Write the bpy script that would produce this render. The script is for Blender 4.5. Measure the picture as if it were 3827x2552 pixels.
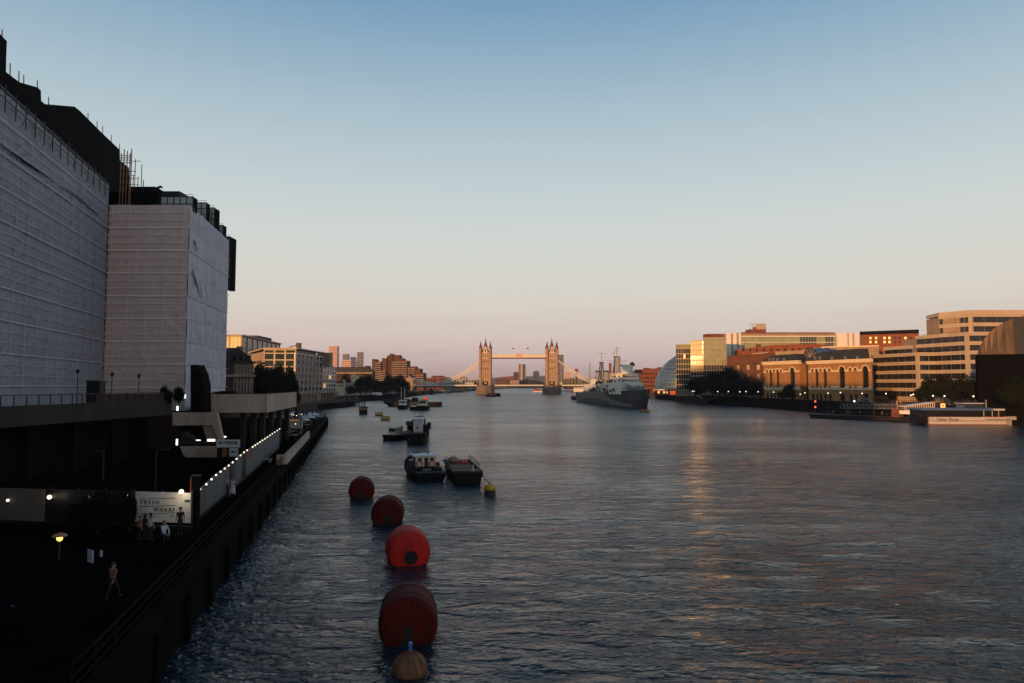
import bpy, bmesh, math, random
from mathutils import Vector, Matrix, noise as mnoise
R = math.radians
random.seed(7)
for o in list(bpy.data.objects):
    bpy.data.objects.remove(o)
scene = bpy.context.scene
COL = scene.collection

# ------------------------------------------------------------------ camera
F_PX, CX, CY, HZ, CAMZ = 2657.0, 1913.5, 1276.0, 1436.5, 12.0      # focal length, centre and horizon in photo pixels
TH = math.atan((HZ - CY) / F_PX)
cam_data = bpy.data.cameras.new('camera')
cam = bpy.data.objects.new('camera', cam_data); COL.objects.link(cam)
cam.location = (0, 0, CAMZ); cam.rotation_euler = (R(90) + TH, 0, 0)
cam_data.sensor_fit = 'HORIZONTAL'; cam_data.sensor_width = 36.0
cam_data.lens = 36.0 * F_PX / 3827.0
cam_data.clip_start = 0.5; cam_data.clip_end = 30000
scene.camera = cam

# ------------------------------------------------------------------ sky, sun, exposure
SUN_EL, SUN_AZ = 4.6, 31.0          # degrees; the sun stands low behind the camera, 31 degrees to its left
world = bpy.data.worlds.new('World'); scene.world = world; world.use_nodes = True
wn, wlk = world.node_tree.nodes, world.node_tree.links
wn.clear()
w_out = wn.new('ShaderNodeOutputWorld'); w_bg = wn.new('ShaderNodeBackground')
sky = wn.new('ShaderNodeTexSky'); sky.sky_type = 'NISHITA'; sky.sun_disc = False
sky.sun_elevation = R(SUN_EL); sky.sun_rotation = R(180 + SUN_AZ)
sky.altitude = 20; sky.air_density = 1.0; sky.dust_density = 1.2; sky.ozone_density = 2.0
# dusk colours by height above the horizon (the same all round), laid over the physical sky
tc = wn.new('ShaderNodeTexCoord'); sep = wn.new('ShaderNodeSeparateXYZ')
wlk.new(tc.outputs['Generated'], sep.inputs[0])
asn = wn.new('ShaderNodeMath'); asn.operation = 'ARCSINE'; wlk.new(sep.outputs['Z'], asn.inputs[0])
nrm = wn.new('ShaderNodeMapRange'); wlk.new(asn.outputs[0], nrm.inputs['Value'])
nrm.inputs['From Min'].default_value = 0.0; nrm.inputs['From Max'].default_value = R(60)
ramp = wn.new('ShaderNodeValToRGB'); wlk.new(nrm.outputs[0], ramp.inputs[0])
SKY_STOPS = [(0.0, (0.66, 0.48, 0.52)), (0.023, (0.72, 0.555, 0.56)), (0.058, (0.805, 0.67, 0.605)), (0.112, (0.83, 0.77, 0.685)), (0.194, (0.745, 0.79, 0.755)),
             (0.27, (0.615, 0.715, 0.745)), (0.347, (0.47, 0.615, 0.70)), (0.475, (0.22, 0.40, 0.59)), (0.64, (0.08, 0.19, 0.36)), (1.0, (0.03, 0.075, 0.17))]
el = ramp.color_ramp.elements
while len(el) < len(SKY_STOPS): el.new(0.5)
for e, (p, c) in zip(el, SKY_STOPS):
    e.position = p; e.color = (*c, 1)
# thin cloud streaks low in the sky
cmap = wn.new('ShaderNodeMapping'); cmap.inputs['Scale'].default_value = (1.2, 1.2, 26.0)
wlk.new(tc.outputs['Generated'], cmap.inputs[0])
cno = wn.new('ShaderNodeTexNoise'); cno.inputs['Scale'].default_value = 2.6; cno.inputs['Detail'].default_value = 5
wlk.new(cmap.outputs[0], cno.inputs['Vector'])
cmr = wn.new('ShaderNodeMapRange'); wlk.new(cno.outputs['Fac'], cmr.inputs['Value'])
cmr.inputs['From Min'].default_value = 0.54; cmr.inputs['From Max'].default_value = 0.75; cmr.inputs['To Max'].default_value = 0.14
cml = wn.new('ShaderNodeMapRange'); wlk.new(asn.outputs[0], cml.inputs['Value'])
cml.inputs['From Min'].default_value = R(9); cml.inputs['From Max'].default_value = R(3)
cmm = wn.new('ShaderNodeMath'); cmm.operation = 'MULTIPLY'; wlk.new(cmr.outputs[0], cmm.inputs[0]); wlk.new(cml.outputs[0], cmm.inputs[1])
cmx = wn.new('ShaderNodeMix'); cmx.data_type = 'RGBA'; wlk.new(cmm.outputs[0], cmx.inputs['Factor'])
wlk.new(ramp.outputs[0], cmx.inputs['A']); cmx.inputs['B'].default_value = (0.25, 0.22, 0.27, 1)
nsc = wn.new('ShaderNodeVectorMath'); nsc.operation = 'SCALE'; wlk.new(sky.outputs[0], nsc.inputs[0]); nsc.inputs['Scale'].default_value = 0.055
smx = wn.new('ShaderNodeMix'); smx.data_type = 'RGBA'; smx.inputs['Factor'].default_value = 0.86
wlk.new(nsc.outputs[0], smx.inputs['A']); wlk.new(cmx.outputs['Result'], smx.inputs['B'])
wlk.new(smx.outputs['Result'], w_bg.inputs['Color']); w_bg.inputs['Strength'].default_value = 1.0
wlk.new(w_bg.outputs[0], w_out.inputs[0])

sun_data = bpy.data.lights.new('sun', 'SUN'); sun_data.energy = 5.0; sun_data.angle = R(0.6); sun_data.color = (1.0, 0.47, 0.15)
sun = bpy.data.objects.new('sun', sun_data); COL.objects.link(sun)
sd = Vector((math.sin(R(SUN_AZ)) * math.cos(R(SUN_EL)), math.cos(R(SUN_AZ)) * math.cos(R(SUN_EL)), -math.sin(R(SUN_EL))))   # the way the light travels
sun.rotation_euler = sd.to_track_quat('-Z', 'Y').to_euler(); sun.location = (-60, -100, 60)

scene.view_settings.view_transform = 'Standard'; scene.view_settings.look = 'None'
scene.view_settings.exposure = 0.0; scene.view_settings.gamma = 1.0; scene.view_settings.use_curve_mapping = False
scene.render.engine = 'CYCLES'
scene.cycles.use_denoising = True
scene.cycles.max_bounces = 6; scene.cycles.diffuse_bounces = 2; scene.cycles.glossy_bounces = 3; scene.cycles.transmission_bounces = 4
scene.cycles.volume_bounces = 0
scene.cycles.sample_clamp_indirect = 4.0

# ------------------------------------------------------------------ photo pixel -> place
def X(px, Y, z=CAMZ):
    return (px - CX) / F_PX * (Y * math.cos(TH) + (z - CAMZ) * math.sin(TH))
def slope(py):
    v = (CY - py) / F_PX
    return (math.sin(TH) + v * math.cos(TH)) / (math.cos(TH) - v * math.sin(TH))
def Z(py, Y): return CAMZ + Y * slope(py)
def YW(py, z=0.0): return (z - CAMZ) / slope(py)
def ray(px, py):
    u, v = (px - CX) / F_PX, (CY - py) / F_PX
    return Vector((u, math.cos(TH) - v * math.sin(TH), math.sin(TH) + v * math.cos(TH)))

class Frame:                                   # a vertical wall plane: u runs to the right as seen from outside, n points out
    def __init__(s, a, b):
        s.o = Vector((a[0], a[1], 0)); d = Vector((b[0] - a[0], b[1] - a[1], 0)); s.L = d.length
        s.u = d.normalized(); s.n = Vector((s.u.y, -s.u.x, 0)); s.ang = math.atan2(s.u.y, s.u.x)
    def p(s, u, d, z): return s.o + s.u * u + s.n * d + Vector((0, 0, z))
    def hit(s, px, py, d=0.0):                 # (u, z) where the line of sight through a photo pixel meets the plane
        c = Vector((0, 0, CAMZ)); r = ray(px, py)
        t = ((s.o + s.n * d) - c).dot(s.n) / r.dot(s.n)
        q = c + r * t
        return (q - s.o).dot(s.u), q.z
    def uof(s, px, z=CAMZ, d=0.0):
        return s.hit(px, HZ, d)[0]

# ------------------------------------------------------------------ mesh helpers
class MB:
    def __init__(s): s.v = []; s.f = []
    def add(s, vs, fs):
        k = len(s.v); s.v += [tuple(v) for v in vs]; s.f += [tuple(k + i for i in f) for f in fs]; return s
    BOXF = [(0, 3, 2, 1), (4, 5, 6, 7), (0, 1, 5, 4), (1, 2, 6, 5), (2, 3, 7, 6), (3, 0, 4, 7)]
    def box(s, x0, x1, y0, y1, z0, z1):
        return s.add([(x0, y0, z0), (x1, y0, z0), (x1, y1, z0), (x0, y1, z0), (x0, y0, z1), (x1, y0, z1), (x1, y1, z1), (x0, y1, z1)], MB.BOXF)
    def fbox(s, F, u0, u1, d0, d1, z0, z1):    # d0 outer, d1 inner (d0 > d1)
        return s.add([F.p(u0, d0, z0), F.p(u1, d0, z0), F.p(u1, d1, z0), F.p(u0, d1, z0), F.p(u0, d0, z1), F.p(u1, d0, z1), F.p(u1, d1, z1), F.p(u0, d1, z1)], MB.BOXF)
    def hexa(s, pts): return s.add(pts, MB.BOXF)
    def fprism(s, F, poly, d0, d1):            # outline of (u, z) points in a wall plane, given thickness from d0 (outer) to d1
        n = len(poly)
        vs = [F.p(u, d0, z) for u, z in poly] + [F.p(u, d1, z) for u, z in poly]
        fs = [tuple(range(n)), tuple(range(2 * n - 1, n - 1, -1))] + [(i, i + n, (i + 1) % n + n, (i + 1) % n) for i in range(n)]
        return s.add(vs, fs)
    def fprism_back(s, F, poly, d0, d1, k):    # the same, its back outline slid along the wall by k per metre of depth
        n = len(poly)
        vs = [F.p(u, d0, z) for u, z in poly] + [F.p(u + k * (d1 - d0), d1, z) for u, z in poly]
        fs = [tuple(range(n)), tuple(range(2 * n - 1, n - 1, -1))] + [(i, i + n, (i + 1) % n + n, (i + 1) % n) for i in range(n)]
        return s.add(vs, fs)
    def prism(s, poly, z0, z1):
        n = len(poly)
        zt = z1 if isinstance(z1, (list, tuple)) else [z1] * n
        vs = [(x, y, z0) for x, y in poly] + [(p[0], p[1], zt[i]) for i, p in enumerate(poly)]
        fs = [tuple(range(n - 1, -1, -1)), tuple(range(n, 2 * n))] + [(i, (i + 1) % n, (i + 1) % n + n, i + n) for i in range(n)]
        return s.add(vs, fs)
    def bar(s, p, q, w, h=None):
        p, q = Vector(p), Vector(q); d = (q - p)
        if d.length < 1e-6: return s
        d.normalize(); h = w if h is None else h
        a = d.cross(Vector((0, 0, 1)))
        if a.length < 1e-3: a = Vector((1, 0, 0))
        a.normalize(); b = a.cross(d)
        a *= w / 2; b *= h / 2
        return s.add([p - a - b, p + a - b, p + a + b, p - a + b, q - a - b, q + a - b, q + a + b, q - a + b], MB.BOXF)
    def tube(s, pts, r, n=8):
        pts = [Vector(p) for p in pts]; rs = r if isinstance(r, (list, tuple)) else [r] * len(pts)
        k = len(s.v); up = Vector((0, 0, 1))
        for i, p in enumerate(pts):
            d = (pts[min(i + 1, len(pts) - 1)] - pts[max(i - 1, 0)]).normalized()
            a = d.cross(up)
            if a.length < 1e-3: a = Vector((1, 0, 0))
            a.normalize(); b = a.cross(d)
            for j in range(n):
                t = 2 * math.pi * j / n
                s.v.append(tuple(p + (a * math.cos(t) + b * math.sin(t)) * rs[i]))
        for i in range(len(pts) - 1):
            for j in range(n):
                s.f.append((k + i * n + j, k + i * n + (j + 1) % n, k + (i + 1) * n + (j + 1) % n, k + (i + 1) * n + j))
        s.f.append(tuple(k + j for j in range(n - 1, -1, -1))); m = k + (len(pts) - 1) * n
        s.f.append(tuple(m + j for j in range(n)))
        return s
    def lathe(s, prof, n=16, c=(0, 0, 0), axis='z'):
        k = len(s.v); c = Vector(c)
        for r, z in prof:
            for j in range(n):
                t = 2 * math.pi * j / n
                q = Vector((r * math.cos(t), r * math.sin(t), z))
                if axis == 'y': q = Vector((q.x, q.z, -q.y))
                if axis == 'x': q = Vector((q.z, q.y, -q.x))
                s.v.append(tuple(c + q))
        for i in range(len(prof) - 1):
            for j in range(n):
                s.f.append((k + i * n + j, k + i * n + (j + 1) % n, k + (i + 1) * n + (j + 1) % n, k + (i + 1) * n + j))
        s.f.append(tuple(k + j for j in range(n - 1, -1, -1))); m = k + (len(prof) - 1) * n
        s.f.append(tuple(m + j for j in range(n)))
        return s
    def ball(s, c, r, n=12, m=8, sz=1.0):
        return s.lathe([(max(1e-3, r * math.sin(math.pi * i / m)), -r * sz * math.cos(math.pi * i / m)) for i in range(m + 1)], n, c)
    def cone4(s, x0, x1, y0, y1, z0, z1, t=0.05):          # pyramid roof
        cx, cy = (x0 + x1) / 2, (y0 + y1) / 2
        return s.hexa([(x0, y0, z0), (x1, y0, z0), (x1, y1, z0), (x0, y1, z0), (cx - t, cy - t, z1), (cx + t, cy - t, z1), (cx + t, cy + t, z1), (cx - t, cy + t, z1)])
    def grid(s, fn, nu, nv):
        k = len(s.v)
        for j in range(nv + 1):
            for i in range(nu + 1): s.v.append(tuple(fn(i / nu, j / nv)))
        for j in range(nv):
            for i in range(nu):
                a = k + j * (nu + 1) + i
                s.f.append((a, a + 1, a + nu + 2, a + nu + 1))
        return s

def wloc(o):
    p = Vector((0, 0, 0))
    while o is not None:
        p += o.location; o = o.parent
    return p
def mesh_of(name, mb, mat, off=Vector((0, 0, 0)), smooth=False):
    me = bpy.data.meshes.new(name)
    me.from_pydata([tuple(Vector(v) - off) for v in mb.v], [], mb.f)
    if mat is not None: me.materials.append(MATS[mat] if isinstance(mat, str) else mat)
    me.update()
    if smooth:
        me.polygons.foreach_set('use_smooth', [True] * len(me.polygons))
    return me
def obj(name, mb, mat, parent=None, smooth=False, local=False):
    off = Vector((0, 0, 0)) if (parent is None or local) else wloc(parent)
    o = bpy.data.objects.new(name, mesh_of(name, mb, mat, off, smooth)); COL.objects.link(o); o.parent = parent
    return o
def inst(name, me, parent, loc, rz=0.0, world=True):
    o = bpy.data.objects.new(name, me); COL.objects.link(o); o.parent = parent
    o.location = Vector(loc) - (wloc(parent) if (parent is not None and world) else Vector((0, 0, 0)))
    o.rotation_euler = (0, 0, rz); return o
def tag(o, label, cat, group=None):
    o['label'] = label; o['category'] = cat
    if group: o['group'] = group
    return o
def thing(name, label, cat, loc=(0, 0, 0), rz=0.0, group=None):
    o = bpy.data.objects.new(name, None); COL.objects.link(o); o.location = loc; o.rotation_euler = (0, 0, rz)
    o.empty_display_size = 0.5
    return tag(o, label, cat, group)
def struct(name, mb, mat, smooth=False):
    o = obj(name, mb, mat, None, smooth); o['kind'] = 'structure'; return o
def copy_tree(o, parent=None):
    c = o.copy(); COL.objects.link(c); c.parent = parent
    for ch in list(o.children): copy_tree(ch, c)
    return c

# ------------------------------------------------------------------ materials
MATS = {}
def mat(name, col, rough=0.8, var=0.18, scale=0.6, bump=0.0, bscale=8.0, metal=0.0, spec=0.4, stain=None, streak=False, emit=None, es=0.0, fine=0.0):
    m = bpy.data.materials.new(name); m.use_nodes = True; MATS[name] = m
    n, l = m.node_tree.nodes, m.node_tree.links
    b = n['Principled BSDF']; b.inputs['Roughness'].default_value = rough; b.inputs['Metallic'].default_value = metal
    b.inputs['Specular IOR Level'].default_value = spec
    if emit:
        b.inputs['Base Color'].default_value = (*col, 1); b.inputs['Emission Color'].default_value = (*emit, 1); b.inputs['Emission Strength'].default_value = es
        return m
    g = n.new('ShaderNodeNewGeometry'); mp = n.new('ShaderNodeMapping'); l.new(g.outputs['Position'], mp.inputs[0])
    mp.inputs['Scale'].default_value = (1, 1, 0.22) if streak else (1, 1, 1)
    t = n.new('ShaderNodeTexNoise'); t.inputs['Scale'].default_value = scale; t.inputs['Detail'].default_value = 6; t.inputs['Roughness'].default_value = 0.65
    l.new(mp.outputs[0], t.inputs['Vector'])
    mr = n.new('ShaderNodeMapRange'); mr.inputs['From Min'].default_value = 0.3; mr.inputs['From Max'].default_value = 0.7; l.new(t.outputs['Fac'], mr.inputs['Value'])
    mx = n.new('ShaderNodeMix'); mx.data_type = 'RGBA'; l.new(mr.outputs[0], mx.inputs['Factor'])
    dark = stain if stain else tuple(c * (1 - var) for c in col)
    mx.inputs['A'].default_value = (*dark, 1); mx.inputs['B'].default_value = (*[min(1, c * (1 + var)) for c in col], 1)
    out = mx.outputs['Result']
    if fine:
        t3 = n.new('ShaderNodeTexNoise'); t3.inputs['Scale'].default_value = bscale * 1.3; t3.inputs['Detail'].default_value = 3; l.new(g.outputs['Position'], t3.inputs['Vector'])
        r3 = n.new('ShaderNodeMapRange'); l.new(t3.outputs['Fac'], r3.inputs['Value']); r3.inputs['From Min'].default_value = 0.3; r3.inputs['From Max'].default_value = 0.7
        r3.inputs['To Min'].default_value = 1 - fine; r3.inputs['To Max'].default_value = 1 + fine
        v3 = n.new('ShaderNodeVectorMath'); v3.operation = 'SCALE'; l.new(out, v3.inputs[0]); l.new(r3.outputs[0], v3.inputs['Scale']); out = v3.outputs[0]
    l.new(out, b.inputs['Base Color'])
    if bump:
        t2 = n.new('ShaderNodeTexNoise'); t2.inputs['Scale'].default_value = bscale; t2.inputs['Detail'].default_value = 5; l.new(g.outputs['Position'], t2.inputs['Vector'])
        bp = n.new('ShaderNodeBump'); bp.inputs['Strength'].default_value = bump; bp.inputs['Distance'].default_value = 0.1; l.new(t2.outputs['Fac'], bp.inputs['Height']); l.new(bp.outputs[0], b.inputs['Normal'])
    return m
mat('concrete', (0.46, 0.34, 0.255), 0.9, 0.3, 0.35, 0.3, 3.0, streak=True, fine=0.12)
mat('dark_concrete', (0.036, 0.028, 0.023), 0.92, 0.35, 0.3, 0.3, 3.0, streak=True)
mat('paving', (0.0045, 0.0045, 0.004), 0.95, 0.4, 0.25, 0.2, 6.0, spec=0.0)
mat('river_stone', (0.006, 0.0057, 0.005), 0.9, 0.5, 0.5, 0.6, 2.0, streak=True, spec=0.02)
mat('dark_metal', (0.02, 0.02, 0.022), 0.55, 0.2, 2.0)
mat('grey_metal', (0.16, 0.17, 0.19), 0.5, 0.2, 1.0, metal=0.3)
mat('black_roof', (0.007, 0.0065, 0.0065), 0.95, 0.4, 0.3, 0.4, 1.5, spec=0.06)
mat('slate', (0.022, 0.024, 0.032), 0.7, 0.3, 0.4, 0.3, 2.0)
mat('brown_brick', (0.10, 0.042, 0.026), 0.9, 0.3, 0.25, 0.3, 3.0, fine=0.15)
mat('dark_brick', (0.055, 0.026, 0.018), 0.9, 0.35, 0.25, 0.3, 3.0, fine=0.15)
mat('gold_brick', (0.31, 0.155, 0.055), 0.9, 0.25, 0.3, 0.3, 3.0, fine=0.2)
mat('red_brick', (0.20, 0.065, 0.03), 0.9, 0.3, 0.3, 0.3, 3.0, fine=0.2)
mat('cream_stone', (0.66, 0.54, 0.36), 0.8, 0.15, 0.5, 0.2, 3.0, fine=0.08)
mat('tower_stone', (0.33, 0.225, 0.15), 0.85, 0.25, 0.25, 0.3, 2.0, fine=0.18)
mat('pier_stone', (0.16, 0.125, 0.098), 0.9, 0.3, 0.2, 0.4, 1.5, fine=0.2)
mat('tower_trim', (0.62, 0.50, 0.36), 0.8, 0.12, 0.5)
mat('white_paint', (0.74, 0.72, 0.68), 0.55, 0.08, 1.0, fine=0.05)
mat('cream_paint', (0.70, 0.63, 0.49), 0.6, 0.08, 0.6)
mat('bridge_paint', (0.62, 0.60, 0.54), 0.55, 0.1, 0.4)
mat('pale_cladding', (0.42, 0.34, 0.25), 0.6, 0.1, 0.2, fine=0.05)
mat('white_cladding', (0.70, 0.66, 0.64), 0.5, 0.06, 0.2)
mat('tan_stone', (0.29, 0.21, 0.14), 0.85, 0.2, 0.3, 0.2, 2.0)
mat('rust_red', (0.16, 0.05, 0.035), 0.8, 0.4, 0.6)
mat('pink_tower', (0.55, 0.36, 0.30), 0.7, 0.1, 0.05)
mat('grey_tower', (0.20, 0.20, 0.23), 0.6, 0.1, 0.05)
mat('hill_green', (0.05, 0.06, 0.05), 1.0, 0.3, 0.005)
mat('bank_earth', (0.045, 0.042, 0.036), 0.95, 0.3, 0.1)
mat('glass_dark', (0.012, 0.013, 0.015), 0.08, 0.3, 0.4, spec=0.5)
mat('glass_green', (0.025, 0.045, 0.04), 0.1, 0.3, 0.3, spec=0.6)
mat('glass_blue', (0.05, 0.11, 0.22), 0.3, 0.25, 0.15, spec=0.5)
mat('glass_painted_sunset', (0.66, 0.62, 0.34), 0.55, 0.06, 0.5, spec=0.3)  # sunset reflection put into a diffuse gold base colour
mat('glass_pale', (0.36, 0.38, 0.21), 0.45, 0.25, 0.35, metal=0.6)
mat('black_paint', (0.008, 0.008, 0.009), 0.45, 0.3, 1.5)
mat('hull_black', (0.0045, 0.005, 0.006), 0.6, 0.4, 1.2, spec=0.15)
mat('bark', (0.025, 0.02, 0.016), 0.95, 0.3, 3.0)
mat('text_black', (0.012, 0.012, 0.013), 0.7, 0.05, 3.0)
mat('lamp_white', (0.8, 0.8, 0.8), emit=(1.0, 0.84, 0.58), es=2.0)
mat('lamp_cool', (0.8, 0.8, 0.8), emit=(0.85, 1.0, 0.95), es=2.2)
mat('lamp_red', (0.8, 0.1, 0.05), emit=(1.0, 0.1, 0.04), es=3.0)
mat('lamp_amber', (0.8, 0.4, 0.05), emit=(1.0, 0.5, 0.08), es=4.0)
mat('lit_window', (0.8, 0.6, 0.2), emit=(1.0, 0.62, 0.22), es=0.6)
def leaf_mat(name, a, b):
    m = bpy.data.materials.new(name); m.use_nodes = True; MATS[name] = m
    n, l = m.node_tree.nodes, m.node_tree.links; bs = n['Principled BSDF']; bs.inputs['Roughness'].default_value = 0.8; bs.inputs['Specular IOR Level'].default_value = 0.03
    g = n.new('ShaderNodeNewGeometry'); mx = n.new('ShaderNodeMix'); mx.data_type = 'RGBA'
    l.new(g.outputs['Random Per Island'], mx.inputs['Factor']); mx.inputs['A'].default_value = (*a, 1); mx.inputs['B'].default_value = (*b, 1)
    l.new(mx.outputs['Result'], bs.inputs['Base Color'])
leaf_mat('leaf_dark', (0.004, 0.006, 0.0035), (0.013, 0.017, 0.008))  # near-black leaf colour stands in for shade not cast on the trees
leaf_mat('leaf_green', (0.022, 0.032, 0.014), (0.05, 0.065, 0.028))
leaf_mat('leaf_fleck', (0.015, 0.02, 0.01), (0.04, 0.05, 0.022))

# ------------------------------------------------------------------ facade helpers
_panes = {}
def pane_mesh(w, h, mt):
    key = (round(w, 2), round(h, 2), mt)
    if key not in _panes:
        mb = MB().box(-w / 2, w / 2, 0, 0.12, 0, h)
        _panes[key] = mesh_of('window', mb, mt)
    return _panes[key]
def window(parent, F, u0, u1, z0, z1, d=-0.3, mt='glass_dark', name='window'):
    return inst(name, pane_mesh(u1 - u0, z1 - z0, mt), parent, F.p((u0 + u1) / 2, d, z0), F.ang)
def facade(root, F, u0, u1, zs, sill, bays, wall, glass, pier_w=0.5, depth=0.45, piers=True, win_inset=0.28, pier_mat=None, band='spandrel', mull=1, gm=None, skip=None):
    """zs: floor levels bottom to top (len = floors + 1). Each floor: a spandrel of height sill, then windows up to the next level."""
    pier_mat = pier_mat or wall
    for i in range(len(zs) - 1):
        obj(band, MB().fbox(F, u0, u1, 0, -depth, zs[i], zs[i] + sill), wall, root)
    obj('cornice', MB().fbox(F, u0 - 0.1, u1 + 0.1, 0.12, -depth - 0.05, zs[-1], zs[-1] + sill), wall, root)
    bw = (u1 - u0) / bays
    for i in range(len(zs) - 1):
        for k in range(bays):
            a, b = u0 + k * bw, u0 + (k + 1) * bw
            for j in range(mull):
                aa, bb = a + (b - a) * j / mull, a + (b - a) * (j + 1) / mull
                if skip and skip(i, k): continue
                g = gm(i, k, j) if gm else glass
                window(root, F, aa + (pier_w / 2 if j == 0 else 0.06), bb - (pier_w / 2 if j == mull - 1 else 0.06), zs[i] + sill + 0.01, zs[i + 1] - 0.01, -win_inset, g)
    if piers:
        for k in range(bays + 1):
            c = u0 + k * bw
            a, b = max(u0, c - pier_w / 2), min(u1, c + pier_w / 2)
            obj('pier', MB().fbox(F, a, b, 0.06, -depth, zs[0], zs[-1]), pier_mat, root)

def text_mesh(name, txt, size, mt, bold=0.0, align='LEFT', spacing=1.0):
    cu = bpy.data.curves.new(name, 'FONT'); cu.body = txt; cu.size = size; cu.extrude = 0.008; cu.offset = bold; cu.align_x = align; cu.space_character = spacing
    t = bpy.data.objects.new('text_tmp', cu); COL.objects.link(t)
    dg = bpy.context.evaluated_depsgraph_get()
    me = bpy.data.meshes.new_from_object(t.evaluated_get(dg)); me.name = name
    bpy.data.objects.remove(t); bpy.data.curves.remove(cu)
    me.materials.clear(); me.materials.append(MATS[mt]); return me
def lettering(parent, F, u, z, d, txt, size, mt='text_black', bold=0.0, align='LEFT', spacing=1.0, name='lettering'):
    o = bpy.data.objects.new(name, text_mesh(name, txt, size, mt, bold, align, spacing)); COL.objects.link(o); o.parent = parent
    o.location = F.p(u, d, z) - wloc(parent); o.rotation_euler = (R(90), 0, F.ang); return o
# ================================================================== SETTING: water, banks, hill
def water_material():
    m = bpy.data.materials.new('river_water'); m.use_nodes = True; MATS['river_water'] = m
    n, l = m.node_tree.nodes, m.node_tree.links; b = n['Principled BSDF']
    b.inputs['Base Color'].default_value = (0.006, 0.023, 0.034, 1); b.inputs['Roughness'].default_value = 0.085; b.inputs['Specular Tint'].default_value = (0.86, 0.96, 1.0, 1)  # teal base and specular tint stand in for reflected upper-sky blue
    b.inputs['IOR'].default_value = 1.333; b.inputs['Specular IOR Level'].default_value = 0.55
    g = n.new('ShaderNodeNewGeometry')
    def wave(sx, sy, rot, scale, detail, dist, prev, rough=0.5):
        mp = n.new('ShaderNodeMapping'); mp.inputs['Scale'].default_value = (sx, sy, 1); mp.inputs['Rotation'].default_value = (0, 0, R(rot)); l.new(g.outputs['Position'], mp.inputs[0])
        t = n.new('ShaderNodeTexNoise'); t.inputs['Scale'].default_value = scale; t.inputs['Detail'].default_value = detail; t.inputs['Roughness'].default_value = rough
        t.inputs['Distortion'].default_value = 0.6
        l.new(mp.outputs[0], t.inputs['Vector'])
        bp = n.new('ShaderNodeBump'); bp.inputs['Strength'].default_value = 1.0; l.new(t.outputs['Fac'], bp.inputs['Height'])
        # calmer and rougher patches drifting across the river
        pm = n.new('ShaderNodeMapping'); pm.inputs['Scale'].default_value = (0.6, 1, 1); pm.inputs['Rotation'].default_value = (0, 0, R(12)); l.new(g.outputs['Position'], pm.inputs[0])
        pt = n.new('ShaderNodeTexNoise'); pt.inputs['Scale'].default_value = 0.035; pt.inputs['Detail'].default_value = 3; l.new(pm.outputs[0], pt.inputs['Vector'])
        pr = n.new('ShaderNodeMapRange'); l.new(pt.outputs['Fac'], pr.inputs['Value']); pr.inputs['From Min'].default_value = 0.35; pr.inputs['From Max'].default_value = 0.65
        pr.inputs['To Min'].default_value = dist * 0.45; pr.inputs['To Max'].default_value = dist * 1.5; l.new(pr.outputs[0], bp.inputs['Distance'])
        if prev is not None: l.new(prev, bp.inputs['Normal'])
        return bp.outputs[0]
    a = wave(0.38, 1, -14, 0.20, 2, 0.85, None)
    a = wave(0.46, 1, 8, 0.85, 3, 0.60, a)
    a = wave(0.66, 1, -5, 3.0, 5, 0.26, a)
    l.new(a, b.inputs['Normal'])
    sp = n.new('ShaderNodeSeparateXYZ'); l.new(g.outputs['Position'], sp.inputs[0])          # rougher with distance, to spread far reflections over more sky
    rr = n.new('ShaderNodeMapRange'); l.new(sp.outputs['Y'], rr.inputs['Value']); rr.inputs['From Min'].default_value = 45; rr.inputs['From Max'].default_value = 330
    rr.inputs['To Min'].default_value = 0.10; rr.inputs['To Max'].default_value = 0.27; l.new(rr.outputs[0], b.inputs['Roughness'])
water_material()
def wave_z(x, y):                        # real swell near the camera, dying away with distance
    k = max(0.0, 1 - y / 260.0)
    return k * 0.13 * (mnoise.noise(Vector((x * 0.16 + y * 0.04, y * 0.42, 0))) + 0.6 * mnoise.noise(Vector((x * 0.42, y * 1.05 + x * 0.1, 3.1)))) if k > 0 else 0.0
ys = [-60, 0]; y = 14.0
while y < 260: ys.append(y); y += max(0.32, y * 0.0085)
ys += [262, 300, 400, 600, 1000, 2000, 4000, 9000]
xs_k = [-40, -6, -2.5, -1.6, -1.2] + [-0.9 + 1.8 * i / 190 for i in range(191)] + [1.2, 1.6, 2.5, 6, 40]
wmb = MB()
for yy in ys:
    ky = max(yy, 40.0)
    for xk in xs_k: wmb.v.append((xk * ky, yy, wave_z(xk * ky, yy) if abs(xk) < 1 and yy > 10 else 0.0))
nx = len(xs_k)
for j in range(len(ys) - 1):
    for i in range(nx - 1):
        a = j * nx + i; wmb.f.append((a, a + 1, a + nx + 1, a + nx))
struct('river_water', wmb, 'river_water', smooth=True)

QX = lambda y: -8.3 - 0.22 * y              # line of the near quay edge
QZ = 2.4
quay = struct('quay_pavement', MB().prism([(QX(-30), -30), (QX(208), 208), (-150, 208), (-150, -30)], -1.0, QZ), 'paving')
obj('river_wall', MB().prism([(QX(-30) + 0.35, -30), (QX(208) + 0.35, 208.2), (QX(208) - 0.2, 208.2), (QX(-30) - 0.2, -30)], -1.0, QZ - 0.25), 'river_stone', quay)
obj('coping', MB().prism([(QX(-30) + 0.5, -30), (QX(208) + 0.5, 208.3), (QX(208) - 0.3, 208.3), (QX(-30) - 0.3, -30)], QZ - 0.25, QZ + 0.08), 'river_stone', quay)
for k in range(36):                         # timber fenders standing in front of the river wall
    yy = 24 + k * 5.2
    obj('fender', MB().box(QX(yy) + 0.36, QX(yy) + 0.62, yy - 0.14, yy + 0.14, -0.8, QZ - 0.35), 'river_stone', quay)
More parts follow.
